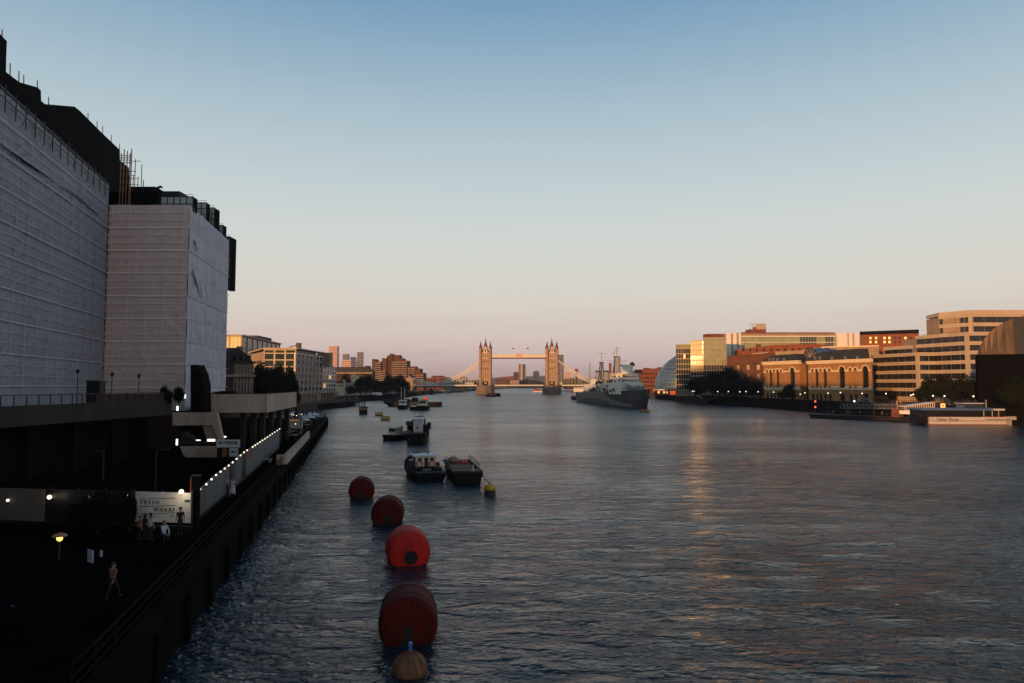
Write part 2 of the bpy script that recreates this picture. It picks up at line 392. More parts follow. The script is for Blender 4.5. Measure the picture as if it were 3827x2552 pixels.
struct('north_bank', MB().prism([(-400, 208.1), (-96, 208.1), (-95, 300), (-92, 338), (-110, 412), (-108, 502), (-98, 585), (-105, 850), (-92, 960), (-70, 1300), (-30, 1800), (20, 2450), (-2500, 2450), (-2500, 208.1)][::-1][::-1], -1.0, 3.4), 'bank_earth')
struct('south_bank', MB().prism([(175, -60), (168, 60), (158, 150), (149, 220), (134, 300), (128, 394), (123, 526), (121, 600), (117, 720), (122, 880), (145, 1000), (190, 1500), (120, 2450), (2500, 2450), (2500, -60)][::-1], -1.0, 4.0), 'bank_earth')
struct('far_ground', MB().prism([(-6000, 2450.2), (6000, 2450.2), (9000, 20000), (-9000, 20000)], -1.0, 3.0), 'bank_earth')
hill = MB()
def hill_pt(a, b):
    x = -2600 + 5600 * a; yb = 5200 + 2400 * b
    h = math.sin(math.pi * b) * (52 + 26 * mnoise.noise(Vector((x * 0.0011, 0.3, 0))) + 12 * mnoise.noise(Vector((x * 0.006, b * 3, 2))) + 30 * math.exp(-((x - 150) / 420) ** 2))
    return (x, yb, 2.0 + max(0, h))
hill.grid(hill_pt, 120, 10)
struct('hill', hill, 'hill_green', smooth=True)

# ================================================================== trees
def crown_mesh(name, rad, n, leaf, seed, mt='leaf_dark', sz=1.0, lobes=9):
    rnd = random.Random(seed); mb = MB()
    cl = []
    for k in range(lobes):
        a = rnd.uniform(0, 6.283); e = rnd.uniform(-0.45, 1.0); q = rnd.uniform(0.25, 0.72)
        cl.append((Vector((math.cos(a) * q * rad * (1 - 0.4 * max(0, e)), math.sin(a) * q * rad * (1 - 0.4 * max(0, e)), e * rad * 0.62 * sz)), rad * rnd.uniform(0.3, 0.5)))
    cl.append((Vector((0, 0, 0)), rad * 0.55))
    for i in range(n):
        c, r = rnd.choice(cl)
        d = Vector((rnd.gauss(0, 1), rnd.gauss(0, 1), rnd.gauss(0, 1))).normalized()
        p = c + d * r * (rnd.random() ** 0.35) * rnd.uniform(0.85, 1.12)
        a = Vector((rnd.gauss(0, 1), rnd.gauss(0, 1), rnd.gauss(0, 0.6))).normalized(); b = a.cross(d)
        if b.length < 1e-3: continue
        b.normalize(); s = leaf * rnd.uniform(0.5, 1.2)
        mb.add([p - a * s, p + b * s * 0.55, p + a * s, p - b * s * 0.55], [(0, 1, 2, 3)])
    return mesh_of(name, mb, mt)
def trunk_mb(h, r, seed, crown_r):
    rnd = random.Random(seed); mb = MB()
    mb.tube([(0, 0, 0), (rnd.uniform(-.1, .1) * r, 0, h * 0.5), (rnd.uniform(-.6, .6) * r, rnd.uniform(-.6, .6) * r, h)], [r * 1.25, r * 0.85, r * 0.6], 8)
    for k in range(6):
        a = rnd.uniform(0, 6.283); l = crown_r * rnd.uniform(0.45, 0.8)
        z0 = h * rnd.uniform(0.75, 1.0)
        mb.tube([(0, 0, z0), (math.cos(a) * l * 0.5, math.sin(a) * l * 0.5, z0 + l * 0.5), (math.cos(a) * l, math.sin(a) * l, z0 + l * 0.75)], [r * 0.5, r * 0.3, r * 0.1], 6)
    return mb
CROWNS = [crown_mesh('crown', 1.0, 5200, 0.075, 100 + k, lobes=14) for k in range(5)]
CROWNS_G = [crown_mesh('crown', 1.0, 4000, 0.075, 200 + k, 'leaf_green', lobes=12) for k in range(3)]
TRUNKS = [mesh_of('trunk', trunk_mb(1.0, 0.07, 300 + k, 0.8), 'bark', smooth=True) for k in range(3)]
_tk = [0]
def tree(label, x, y, z0, r, top, group=None, green=False, sq=1.0, name='broadleaf_tree'):
    """crown radius r, top of crown at height top"""
    k = _tk[0]; _tk[0] += 1
    t = thing(name, label, 'tree', (x, y, z0), 0, group)
    H = top - z0; rz_ = H * 0.56 * sq; cz = H - rz_ * 0.97
    c = inst('crown', (CROWNS_G if green else CROWNS)[k % (3 if green else 5)], t, (0, 0, cz), k * 1.3, world=False); c.scale = (r, r, rz_)
    b = inst('trunk', TRUNKS[k % 3], t, (0, 0, 0), k * 0.9, world=False); b.scale = (r * 0.9, r * 0.9, cz * 0.95)
    return t
def tree_px(label, pxl, pxr, pyt, Y, z0, group=None, green=False, sq=1.0):
    x = X((pxl + pxr) / 2, Y); r = (pxr - pxl) / 2 / F_PX * Y * 1.18
    return tree(label, x, Y, z0, r, Z(pyt, Y), group, green, sq)
# ================================================================== NORTH BANK, near: wrapped buildings
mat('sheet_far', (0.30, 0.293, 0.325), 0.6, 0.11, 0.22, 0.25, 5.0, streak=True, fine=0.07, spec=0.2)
mat('sheet_west_light', (0.70, 0.53, 0.46), 0.6, 0.09, 0.25, 0.25, 5.0, streak=True, fine=0.07, spec=0.2)  # warm western light put into the sheeting colour of this face
mat('sheet_river_light', (0.54, 0.52, 0.57), 0.6, 0.11, 0.3, 0.25, 5.0, streak=True, fine=0.07, spec=0.2)  # river face of the same sheeting, cool sky light put into its colour
mat('seam_tape', (0.92, 0.74, 0.64), 0.6, 0.15, 1.0)
mat('seam_far', (0.46, 0.44, 0.47), 0.6, 0.25, 0.6)
def wrinkle(u, z, seed, amp):
    v = 0.35 * mnoise.noise(Vector((u * 0.35, z * 0.30, seed))) + 0.25 * mnoise.noise(Vector((u * 3.2 - z * 0.5, z * 0.5, seed + 9)))
    r = 0.0                                     # sharp creases running at several slants
    for a, b, w, o in ((0.42, 0.34, 1.0, 21), (0.30, -0.42, 0.7, 41), (1.6, 0.18, 0.45, 61), (1.9, -0.3, 0.35, 81)):
        r += w * max(0.0, 1 - abs(mnoise.noise(Vector((u * a + z * b, (z * a - u * b) * 0.15, 0.11 * seed + o)))) * 8.0) * max(0.0, 0.5 + 1.6 * mnoise.noise(Vector((u * 0.21, z * 0.17, o + 3.0))))
    return amp * (v + 0.8 * r)
def sheet_strip(root, F, u0, u1, z0, z1, d, seed, mt, amp=0.10, du=0.55):
    nu = max(8, int((u1 - u0) / du)); nv = 15
    def fn(a, b):
        u = u0 + (u1 - u0) * a; z = z0 + (z1 - z0) * b
        edge = min(1.0, min(b, 1 - b) * 5 + 0.15) * min(1.0, min(u - u0, u1 - u) / 1.2 + 0.02)         # tied down along its lines and ends
        return F.p(u, d + wrinkle(u, z, seed, amp) * edge + 0.05 * math.sin(b * math.pi), z + 0.05 * mnoise.noise(Vector((u * 0.3, seed, b))))
    return obj('sheet', MB().grid(fn, nu, nv), mt, root, smooth=True)
def seams(root, F, u0, u1, zs, d, wid, seed, mt='seam_tape'):
    for k, z in enumerate(zs):
        def fn(a, b):
            u = u0 + (u1 - u0) * a
            return F.p(u, d + 0.05 * mnoise.noise(Vector((u * 0.6, k, seed))), z + wid * (b - 0.5) + 0.05 * mnoise.noise(Vector((u * 0.25, k * 3.1, seed))))
        obj('seam', MB().grid(fn, max(6, int((u1 - u0) / 0.8)), 1), mt, root)

# ---- the big riverside building by the bridge
A1 = (X(393, 107.7, 28), 107.7); sA = 0.256
A0 = (A1[0] + sA * (107.7 + 14), -14.0)
FA = Frame(A0, A1)
ZA = Z(692, 107.7)
big = thing('scaffolded_building', 'tall riverside building wholly wrapped in grey scaffold sheeting under a black mansard roof', 'building', (A0[0] - 30, 40, QZ))
obj('wall', MB().prism([FA.p(0, -1.2, 0).to_2d(), FA.p(FA.L, -1.2, 0).to_2d(), (-128, 109), (-105, -14)], 0.5, ZA - 1.5), 'dark_brick', big)
nl = 11; zb = 5.0
lift = (ZA - zb) / nl
for i in range(nl):
    sheet_strip(big, FA, 0, FA.L, zb + i * lift + 0.02, zb + (i + 1) * lift + 0.1, 0.05 + 0.05 * (i % 2), 3.0 + i * 1.7, 'sheet_far', 0.27, 0.30)
seams(big, FA, 40, FA.L, [zb + i * lift for i in range(1, nl)], 0.46, 0.15, 1, 'seam_far')
seams(big, FA, 40, FA.L, [zb + (i + q) * lift for i in range(nl - 1) for q in (0.33, 0.67)], 0.44, 0.06, 2, 'seam_far')
for k in range(18): obj('seam', MB().fbox(FA, 62 + k * 3.4, 62.05 + k * 3.4, 0.40, 0.37, zb, ZA - 2.6), 'seam_far', big)
# drooping dark tear line high on the sheeting
def tear(a, b):
    u = FA.L * (0.42 + 0.54 * a); z = ZA - 5.0 + 0.7 * math.sin(a * 9) * 0.6 - a * 1.2 + (b - 0.5) * (0.16 + 0.1 * math.sin(a * 23))
    return FA.p(u, 0.42, z)
obj('tear', MB().grid(tear, 60, 1), 'black_roof', big)
for k in range(28):                       # standards and guard rail along the top of the scaffold
    u = 52 + k * 2.6
    if u > FA.L: break
    t = (k * 7919 % 10) / 10
    obj('scaffold_pole', MB().bar(FA.p(u, 0.55, ZA - 2.6), FA.p(u, 0.55, ZA + 0.2 + 0.3 * t), 0.09), 'dark_metal', big)
    if k % 3 == 1: obj('scaffold_brace', MB().bar(FA.p(u - 0.9, 0.6, ZA - 2.4), FA.p(u + 0.5, 0.6, ZA + 0.1), 0.07), 'dark_metal', big)
obj('guard_rail', MB().bar(FA.p(48, 0.6, ZA - 1.25), FA.p(FA.L - 1, 0.6, ZA - 1.25), 0.09), 'dark_metal', big)
obj('toe_board', MB().fbox(FA, 48, FA.L - 0.5, 0.3, 0.2, ZA - 0.12, ZA + 0.1), 'dark_metal', big)
# roof: outline read in a plane six metres behind the sheeting
sil = [(-260, 60), (0, 262), (19, 266), (73, 307), (140, 326), (153, 338), (154, 376), (172, 393), (279, 398), (300, 415), (383, 498), (448, 560), (449, 600), (482, 626), (483, 760), (400, 790), (0, 400), (-260, 260)]
obj('roof', MB().fprism(FA, [FA.hit(px, py, -4.0) for px, py in sil], -4.0, -34.0), 'black_roof', big)
obj('roof_terrace', MB().prism([FA.p(0, -0.6, 0).to_2d(), FA.p(FA.L, -0.6, 0).to_2d(), FA.p(FA.L, -40, 0).to_2d(), FA.p(0, -40, 0).to_2d()], ZA - 1.45, ZA - 0.9), 'black_roof', big)
for px, py0, py1 in ((8, 110, 330), (21, 215, 270), (38, 236, 285), (71, 265, 307), (89, 280, 315), (140, 300, 330), (182, 362, 396), (329, 422, 446), (363, 453, 480), (384, 470, 500), (416, 505, 530), (447, 538, 562)):
    a = FA.hit(px, py1, -4.2); b = FA.hit(px, py0, -4.2)
    obj('roof_post', MB().bar(FA.p(a[0], -4.2, a[1] - 0.6), FA.p(b[0], -4.2, b[1]), 0.10), 'dark_metal', big)
obj('corner_shaft', MB().fbox(FA, FA.hit(-30, 200, -3.6)[0], FA.hit(9, 200, -3.6)[0], -3.2, -5.5, ZA - 1, FA.hit(9, 150, -3.6)[1]), 'black_roof', big)
# ---- open scaffold tower on the roof, catching the sun
st = thing('scaffold_tower', 'open scaffold tower of bare poles beside the black mansard roof', 'scaffold', (X(470, 113), 113, Z(700, 113)))
zt0 = Z(705, 113) - 4
mat('wood_and_sunlit_pole', (0.40, 0.20, 0.10), 0.8, 0.3, 1.5)  # orange sunlight put into the pole colour; plain timber tone elsewhere
for i, px in enumerate((450, 461, 473, 484, 489)):
    for yy in (111.5, 114.0):
        obj('scaffold_pole', MB().bar((X(px, yy, 45), yy, zt0), (X(px, yy, 45), yy, Z(572 - (i * 37 % 22), yy)), 0.10), 'wood_and_sunlit_pole', st)
for py in (582, 590, 598, 608, 640, 665, 690):
    for yy in (111.4, 114.1):
        obj('ledger', MB().bar((X(449, yy, 45), yy, Z(py, yy)), (X(490, yy, 45), yy, Z(py, yy)), 0.10), 'wood_and_sunlit_pole' if py < 600 else 'dark_metal', st)
for px, pa, pb in ((503, 700, 595), (515, 705, 660), (528, 705, 615), (536, 705, 672), (497, 705, 655)):
    obj('scaffold_pole', MB().bar((X(px, 113, 44), 113, zt0), (X(px, 113, 44), 113, Z(pb, 113)), 0.09), 'dark_metal', st)
for pa, pb, py in ((490, 526, 602), (488, 508, 640), (488, 505, 655), (488, 512, 668), (488, 520, 690)):
    obj('ledger', MB().bar((X(pa, 113, 44), 113, Z(py, 113)), (X(pb, 113, 44), 113, Z(py, 113)), 0.07), 'dark_metal', st)

# ---- the second wrapped building
B0 = (X(393, 107.9, 28) + 0.3, 107.9); B1 = (X(700, 107.9, 28), 107.9)
ZB = Z(768, 107.9)
YB2 = 135.0; B2 = (X(848, YB2, 28), YB2)
F2, F3 = Frame(B0, B1), Frame(B1, B2)
bl2 = thing('scaffolded_building', 'lower square riverside block wrapped in pale sheeting with glass bays along its top', 'building', (B1[0] - 8, 120, QZ))
obj('wall', MB().prism([(B0[0], B0[1] + 1.2), (B1[0] - 1.2, B1[1] + 1.2), (B2[0] - 1.2, B2[1]), (-178, 158), (-178, 109.1)], 0.5, ZB - 1.0), 'dark_brick', bl2)
nl2 = 9; lift2 = 86 / F_PX * 107.9
for i in range(nl2):
    z1 = ZB - i * lift2; z0 = z1 - lift2
    if z1 < 6: break
    sheet_strip(bl2, F2, 0.02, F2.L + 0.06, z0, z1 + 0.08, 0.05 + 0.04 * (i % 2), 51 + i * 2.3, 'sheet_west_light', 0.125, 0.18)
    sheet_strip(bl2, F3, -0.04, F3.L, z0, z1 + 0.08, 0.05 + 0.05 * (i % 2), 81 + i * 3.1, 'sheet_river_light', 0.28, 0.2)
seams(bl2, F3, 0, F3.L, [ZB - i * lift2 for i in range(1, nl2)], 0.42, 0.10, 9, 'seam_far')
for k in range(9): obj('seam', MB().fbox(F3, 1.5 + k * 2.9, 1.55 + k * 2.9, 0.40, 0.37, ZB - 8 * lift2, ZB), 'seam_far', bl2)
seams(bl2, F2, 0, F2.L, [ZB - i * lift2 for i in range(1, nl2)], 0.34, 0.26, 7)
seams(bl2, F2, 0, F2.L, [ZB - (i + q) * lift2 for i in range(nl2 - 1) for q in (0.34, 0.67)], 0.36, 0.11, 8)
for k in range(5): obj('seam', MB().fbox(F2, 0.6 + k * 2.75, 0.66 + k * 2.75, 0.33, 0.31, ZB - 7 * lift2, ZB), 'seam_tape', bl2)
obj('flap', MB().grid(lambda a, b: F3.p(2.0 + 5.5 * a + 0.6 * math.sin(b * 4), 0.35 + 0.25 * math.sin(3 * a + b), ZB - 9.5 - 3.8 * a - (b - 0.5) * (1.1 - 0.7 * a)), 14, 4), 'sheet_river_light', bl2, smooth=True)
for uu, zz, w in ((1.6, ZB - 5.2, 1.2), (2.6, ZB - 5.8, 0.8)):
    obj('tear', MB().fprism(F3, [(uu, zz + 0.3), (uu + w, zz - 0.2), (uu + w * 1.1, zz - 0.7), (uu + 0.3, zz - 0.25)], 0.42, 0.38), 'black_roof', bl2)
# roof plant and stepped glass bays
obj('roof_plant', MB().box(X(397, 113, 40), X(602, 113, 40), 111.5, 128, ZB - 0.9, Z(716, 111.5)), 'black_roof', bl2)
obj('roof_plant', MB().box(X(490, 116, 40), X(600, 116, 40), 114, 126, ZB, Z(697, 114)), 'black_roof', bl2)
obj('roof_plant', MB().box(X(575, 118, 40), X(690, 118, 40), 116, 128, ZB, Z(714, 116)), 'slate', bl2)
obj('jib', MB().bar((X(566, 113, 41), 113, Z(712, 113)), (X(601, 113, 42), 113, Z(696, 113)), 0.28), 'dark_metal', bl2)
obj('jib_tip', MB().bar((X(601, 113, 42), 113, Z(696, 113)), (X(605, 113, 42), 113, Z(703, 113)), 0.2), 'dark_metal', bl2)
mat('glass_bay', (0.46, 0.52, 0.47), 0.3, 0.15, 0.6, metal=0.1)  # pale diffuse base stands in for western sky reflected in the glass
def yf3(px):
    t = (CX - px) / F_PX; s3 = (B1[0] - B2[0]) / (B2[1] - B1[1])
    return (-B1[0] - s3 * B1[1]) / (t - s3)
for px0, px1, py, pb, lag, dpt in ((603, 722, 735, 775, 109.5, 1.4), (736, 772, 757, 812, 0, 1.3), (783, 802, 776, 850, 0, 2.2), (790, 834, 841, 895, 0, 1.5), (845, 861, 884, 1070, 0, 3.0)):
    yk = lag or yf3(px1) + 0.4
    zt, zb_ = Z(py, yk), Z(pb, yk) - 0.6
    x0, x1 = X(px0, yk, zt), X(px1, yk, zt)
    bay = obj('glass_bay', MB().box(x0, x1, yk, yk + dpt, zb_, zt), 'glass_bay' if pb < 1000 else 'grey_metal', bl2)
    nb = max(2, int((x1 - x0) / 0.85))
    for i in range(nb + 1):
        q = x0 + (x1 - x0) * i / nb
        obj('mullion', MB().box(q - 0.05, q + 0.05, yk - 0.08, yk, zb_, zt + 0.1), 'black_paint', bay)
    nz = max(1, int((zt - zb_) / 1.0))
    for i in range(nz + 1):
        q = zt - (zt - zb_) * i / nz
        obj('transom', MB().box(x0, x1, yk - 0.09, yk - 0.01, q - 0.05, q + 0.05), 'black_paint', bay)
    obj('side_shade_panel', MB().box(x1, x1 + 0.06, yk + 0.02, yk + dpt - 0.02, zb_, zt - 0.05), 'black_roof', bay)  # black panel stands in for the dark reflection on the bay side
    obj('top_rail', MB().bar((x0, yk, zt + 0.35), (x1, yk, zt + 0.35), 0.06), 'dark_metal', bay)

# ================================================================== NORTH BANK, near: raised concrete walkways
wk = thing('raised_walkway', 'dark raised walkway with parapet running along the foot of the tall wrapped building', 'walkway', (-47, 80, QZ))
FW = Frame((X(0, 66, 9) - 1.0, 55), (X(640, 96, 9), 96))
a_, b_ = FW.p(0, 0, 0), FW.p(FW.L, 0, 0)
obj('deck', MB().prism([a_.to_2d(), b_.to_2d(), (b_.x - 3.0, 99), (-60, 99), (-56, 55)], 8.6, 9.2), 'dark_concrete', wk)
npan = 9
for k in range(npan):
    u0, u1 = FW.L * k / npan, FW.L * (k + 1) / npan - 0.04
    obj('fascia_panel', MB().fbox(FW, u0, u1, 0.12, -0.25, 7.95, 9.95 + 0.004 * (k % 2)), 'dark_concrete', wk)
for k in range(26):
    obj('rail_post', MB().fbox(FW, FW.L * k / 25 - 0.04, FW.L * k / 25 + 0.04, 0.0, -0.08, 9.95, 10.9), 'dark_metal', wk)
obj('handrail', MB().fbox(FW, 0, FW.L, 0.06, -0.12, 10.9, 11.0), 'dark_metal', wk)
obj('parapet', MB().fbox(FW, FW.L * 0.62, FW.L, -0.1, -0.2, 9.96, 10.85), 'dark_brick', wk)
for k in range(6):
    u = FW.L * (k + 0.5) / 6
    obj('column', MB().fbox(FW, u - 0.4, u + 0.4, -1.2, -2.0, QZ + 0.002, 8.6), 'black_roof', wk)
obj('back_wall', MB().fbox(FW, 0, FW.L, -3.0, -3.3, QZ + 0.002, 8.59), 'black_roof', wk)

def deck_lantern(label, px, py_top, Y):
    zb_ = 9.2; zt = Z(py_top, Y); t = thing('lamp_post', label, 'lamp', (X(px, Y, 11), Y, zb_), group='unlit lantern posts on the raised walkway')
    h = zt - zb_
    obj('post', MB().lathe([(0.11, 0), (0.11, 0.5), (0.065, 0.55), (0.05, h - 0.55)], 8), 'dark_metal', t, local=True)
    obj('lantern', MB().lathe([(0.05, h - 0.55), (0.16, h - 0.5), (0.19, h - 0.2), (0.10, h - 0.05), (0.02, h)], 10), 'black_paint', t, local=True)
    return t
deck_lantern('unlit lantern post nearest the bridge on the dark raised walkway', 288, 1378, 80)
deck_lantern('unlit lantern post just right of the black box on the raised walkway', 417, 1390, 86)
deck_lantern('unlit lantern post farthest along the dark raised walkway before the hedge', 518, 1395, 91)
kb = thing('service_kiosk', 'square black service box standing on the dark raised walkway', 'kiosk', (X(357, 84, 10), 84, 9.2))
obj('body', MB().box(-0.78, 0.78, -0.6, 0.6, 0, Z(1428, 84) - 9.2), 'black_paint', kb, local=True)
obj('cap', MB().box(-0.85, 0.85, -0.68, 0.68, Z(1428, 84) - 9.2, Z(1422, 84) - 9.2), 'black_paint', kb, local=True)
def bush(label, px0, px1, pyt, Y, z0, group=None):
    t = thing('shrub', label, 'shrub', (X((px0 + px1) / 2, Y, z0), Y, z0), 0, group)
    r = (px1 - px0) / 2 / F_PX * Y; k = _tk[0]; _tk[0] += 1
    c = inst('foliage', CROWNS[k % 5], t, (0, 0, (Z(pyt, Y) - z0) * 0.5), k, world=False); c.scale = (r, r * 0.9, (Z(pyt, Y) - z0) * 0.62)
    obj('stem', MB().tube([(0, 0, 0), (0, 0, (Z(pyt, Y) - z0) * 0.5)], 0.06, 6), 'bark', t, local=True)
    return t
bush('low dark shrub at the left end of the hedge on the walkway', 592, 648, 1447, 95, 9.2)
bush('low dark shrub at the right end of the hedge beside the stair tower', 640, 696, 1448, 96, 9.2)

cd = thing('concrete_deck', 'pale concrete deck block jutting over the quay on dark columns', 'walkway', (-40, 108, QZ))
D0 = (X(742, 101.5, 9), 101.5); D1 = (X(1003, 103.5, 9), 103.5); D2 = (X(1108, 131, 9), 131)
zd0, zd1 = Z(1541, 103.5), Z(1472, 103.5)
obj('deck', MB().prism([(D0[0], D0[1] + .3), (D1[0] - .3, D1[1] + .3), (D2[0] - .3, D2[1]), (-52.4, 131), (-48.2, 108.5)], zd0 + 0.25, zd0 + 0.9), 'dark_concrete', cd)
FD1, FD2 = Frame(D0, D1), Frame(D1, D2)
for k in range(4):
    obj('fascia_panel', MB().fbox(FD1, FD1.L * k / 4 + (0.015 if k else 0), FD1.L * (k + 1) / 4 - 0.015, 0.01 * (k % 2), -0.3, zd0, zd1), 'concrete', cd)
for k in range(5):
    obj('fascia_panel', MB().fbox(FD2, FD2.L * k / 5 + 0.015, FD2.L * (k + 1) / 5 - 0.015, 0.012 * (k % 2), -0.3, zd0, zd1), 'concrete', cd)
obj('joint_strip', MB().fbox(FD1, FD1.L - 0.14, FD1.L + 0.0, 0.05, 0.012, zd0, zd1), 'white_paint', cd)
obj('coping', MB().fbox(FD1, 0, FD1.L, 0.05, -0.4, zd1, zd1 + 0.06), 'dark_concrete', cd)
obj('coping', MB().fbox(FD2, 0, FD2.L, 0.05, -0.4, zd1 + 0.001, zd1 + 0.062), 'dark_concrete', cd)
for px, yy in ((905, 106), (945, 107.5), (978, 109), (1010, 113), (1040, 119), (1070, 126)):
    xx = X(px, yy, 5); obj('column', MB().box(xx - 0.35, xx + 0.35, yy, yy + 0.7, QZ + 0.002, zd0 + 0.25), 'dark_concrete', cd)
bush('long clipped dark hedge on top of the pale concrete deck', 770, 905, 1462, 106, zd1 - 0.6)
# back wall under the deck
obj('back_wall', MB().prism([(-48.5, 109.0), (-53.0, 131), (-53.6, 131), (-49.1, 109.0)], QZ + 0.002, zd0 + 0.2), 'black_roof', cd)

sw = thing('stair_tower', 'black wedge-topped stair tower beside the pale concrete deck', 'stair tower', (X(736, 99.0, 9), 99.2, QZ))
FS = Frame((X(712, 98.6, 9), 98.6), (X(761, 98.6, 9), 98.6))
obj('shaft', MB().fprism(FS, [FS.hit(a, b) for a, b in ((712, 1800), (712, 1363), (736, 1363), (752, 1400), (761, 1442), (761, 1800))], 0, -2.4), 'black_roof', sw)
# concrete stair with lit landings
cs = thing('concrete_stair', 'concrete stair under the walkway with lit landings', 'stair', (X(740, 96, 5), 95, QZ))
FC = Frame((X(640, 95, 6), 95.0), (X(840, 95, 6), 95.0))
H = lambda pts: [FC.hit(a, b) for a, b in pts]
obj('upper_parapet', MB().fprism(FC, H([(645, 1590), (643, 1541), (806, 1541), (812, 1588)]), 0, -0.3), 'concrete', cs)
obj('flight', MB().fprism(FC, H([(806, 1541), (812, 1545), (834, 1645), (822, 1655), (795, 1592)]), 0.06, -0.5), 'concrete', cs)
obj('soffit', MB().fprism(FC, H([(748, 1591), (794, 1591), (818, 1650), (765, 1640)]), -0.6, -1.6), 'tan_stone', cs)
obj('lower_parapet', MB().fprism(FC, H([(676, 1668), (816, 1666), (818, 1716), (720, 1726), (690, 1700)]), 0.3, -0.1), 'concrete', cs)
for k in range(11):
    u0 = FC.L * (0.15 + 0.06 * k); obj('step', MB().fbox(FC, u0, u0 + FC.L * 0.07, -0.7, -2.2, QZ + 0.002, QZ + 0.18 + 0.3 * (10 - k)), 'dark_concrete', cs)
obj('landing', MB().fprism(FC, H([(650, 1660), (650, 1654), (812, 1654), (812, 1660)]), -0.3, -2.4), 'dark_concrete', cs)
def strip_lamp(label, px, py, Y, w, h, mt='lamp_cool'):
    t = thing('strip_lamp', label, 'lamp', (X(px, Y, Z(py, Y)), Y, Z(py, Y)), group='strip lamps around the concrete stair')
    obj('tube', MB().box(-w / 2, w / 2, -0.05, 0.05, -h / 2, h / 2), mt, t, local=True)
    obj('housing', MB().box(-w / 2 - 0.04, w / 2 + 0.04, 0.05, 0.13, -h / 2 - 0.04, h / 2 + 0.04), 'grey_metal', t, local=True)
strip_lamp('upright strip lamp at the head of the concrete stair, left of the black tower', 691, 1481, 97.5, 0.22, 0.5)
strip_lamp('upright strip lamp lower on the stair side below the hedge', 663, 1526, 96.8, 0.22, 0.6)
strip_lamp('slim strip lamp at the left of the lower stair landing', 661, 1652, 94.4, 0.2, 0.8)
strip_lamp('small dim strip lamp in the middle of the lower stair landing', 741, 1645, 94.6, 0.55, 0.1)
strip_lamp('long bright strip lamp under the stair flight by the gate sign', 789, 1645, 94.3, 1.0, 0.3, 'lamp_white')
strip_lamp('short cool strip lamp above the white gate sign', 838, 1632, 100.0, 0.5, 0.16)
# ================================================================== QUAY: hoardings, signs, lamps, railings
mat('hoarding_white', (0.72, 0.66, 0.57), 0.7, 0.12, 0.8, fine=0.08)
mat('hoarding_grey', (0.11, 0.12, 0.13), 0.7, 0.15, 0.8, fine=0.1)
mat('hoarding_dim', (0.11, 0.09, 0.075), 0.75, 0.2, 0.8)
mat('hoarding_blue', (0.03, 0.05, 0.14), 0.7, 0.2, 1.5)
mat('sign_green', (0.02, 0.12, 0.06), 0.7, 0.1, 2)
mat('sign_red', (0.30, 0.03, 0.02), 0.7, 0.1, 2)
mat('sign_orange', (0.42, 0.11, 0.03), 0.8, 0.25, 1.2)
YH = 48.0
FH = Frame((X(-120, 50.6, 3.5), 50.6), (X(711, YH, 3.5), YH))
zb_, zt_ = Z(1955, YH), Z(1842, YH)
hd = thing('hoarding', 'pale hoarding with large spaced capital letters across the dark yard', 'hoarding', (X(560, YH, 3), 49, QZ))
uF = FH.hit(505, 1900)[0]
obj('panel', MB().fbox(FH, uF, FH.L, 0, -0.08, zb_, zt_), 'hoarding_white', hd)
for a, b in ((0.0, 0.10), (0.10, 0.33), (0.33, 0.52), (0.52, 0.70)):
    u0, u1 = uF * a / 0.70 + 0.01, uF * b / 0.70 - 0.01
    obj('panel', MB().fbox(FH, u0, u1, 0, -0.08, zb_ - 0.2, zt_), 'hoarding_dim' if a != 0.33 and a != 0.52 else 'black_paint', hd)
obj('plinth', MB().fbox(FH, 0, FH.L, 0.05, -0.15, QZ + 0.002, zb_ - 0.21), 'black_paint', hd)
for k in range(9):
    u = FH.L * k / 8; obj('post', MB().fbox(FH, u - 0.06, u + 0.06, -0.09, -0.2, QZ + 0.002, zt_ + 0.1), 'dark_metal', hd)
def on(px, py): return FH.hit(px, py)
for py in (1863, 1891, 1918.5):
    (u0, z0), (u1, z1) = on(522, py + 2.0), on(655, py - 2.0)
    obj('rule_line', MB().fprism(FH, [(u0, z0 - 0.018), (u1, z1 - 0.018), (u1, z1 + 0.018), (u0, z0 + 0.018)], 0.014, 0.002), 'text_black', hd)
u, z = on(525, 1883); lettering(hd, FH, u, z, 0.004, 'FRESH', 0.37, bold=0.006, spacing=1.5)
u, z = on(573, 1910.5); lettering(hd, FH, u, z, 0.004, 'WHARF', 0.37, bold=0.006, spacing=1.38)
u, z = on(525, 1932); lettering(hd, FH, u, z, 0.004, 'NORTHBANK', 0.15, spacing=1.3)
u, z = on(635, 1930.5); lettering(hd, FH, u, z, 0.004, 'EC3', 0.15, spacing=1.3)
u0, z0 = on(690, 1877); u1, z1 = on(711, 1867.5)
obj('green_label', MB().fbox(FH, u0, u1, 0.016, 0.002, z0, z1), 'sign_green', hd)
gp = thing('gate_post', 'black square gate post beside the pale lettered hoarding', 'post', (X(726, 48.6, 3.5), 48.6, QZ))
obj('shaft', MB().box(-0.2, 0.28, -0.15, 0.25, 0, Z(1780, 48.6) - QZ), 'black_roof', gp, local=True)
obj('orange_strip', MB().box(-0.27, -0.2, -0.12, 0.12, 1.8, Z(1784, 48.6) - QZ), 'sign_orange', gp, local=True)
obj('cap', MB().box(-0.24, 0.32, -0.19, 0.29, Z(1780, 48.6) - QZ, Z(1780, 48.6) - QZ + 0.08), 'black_paint', gp, local=True)

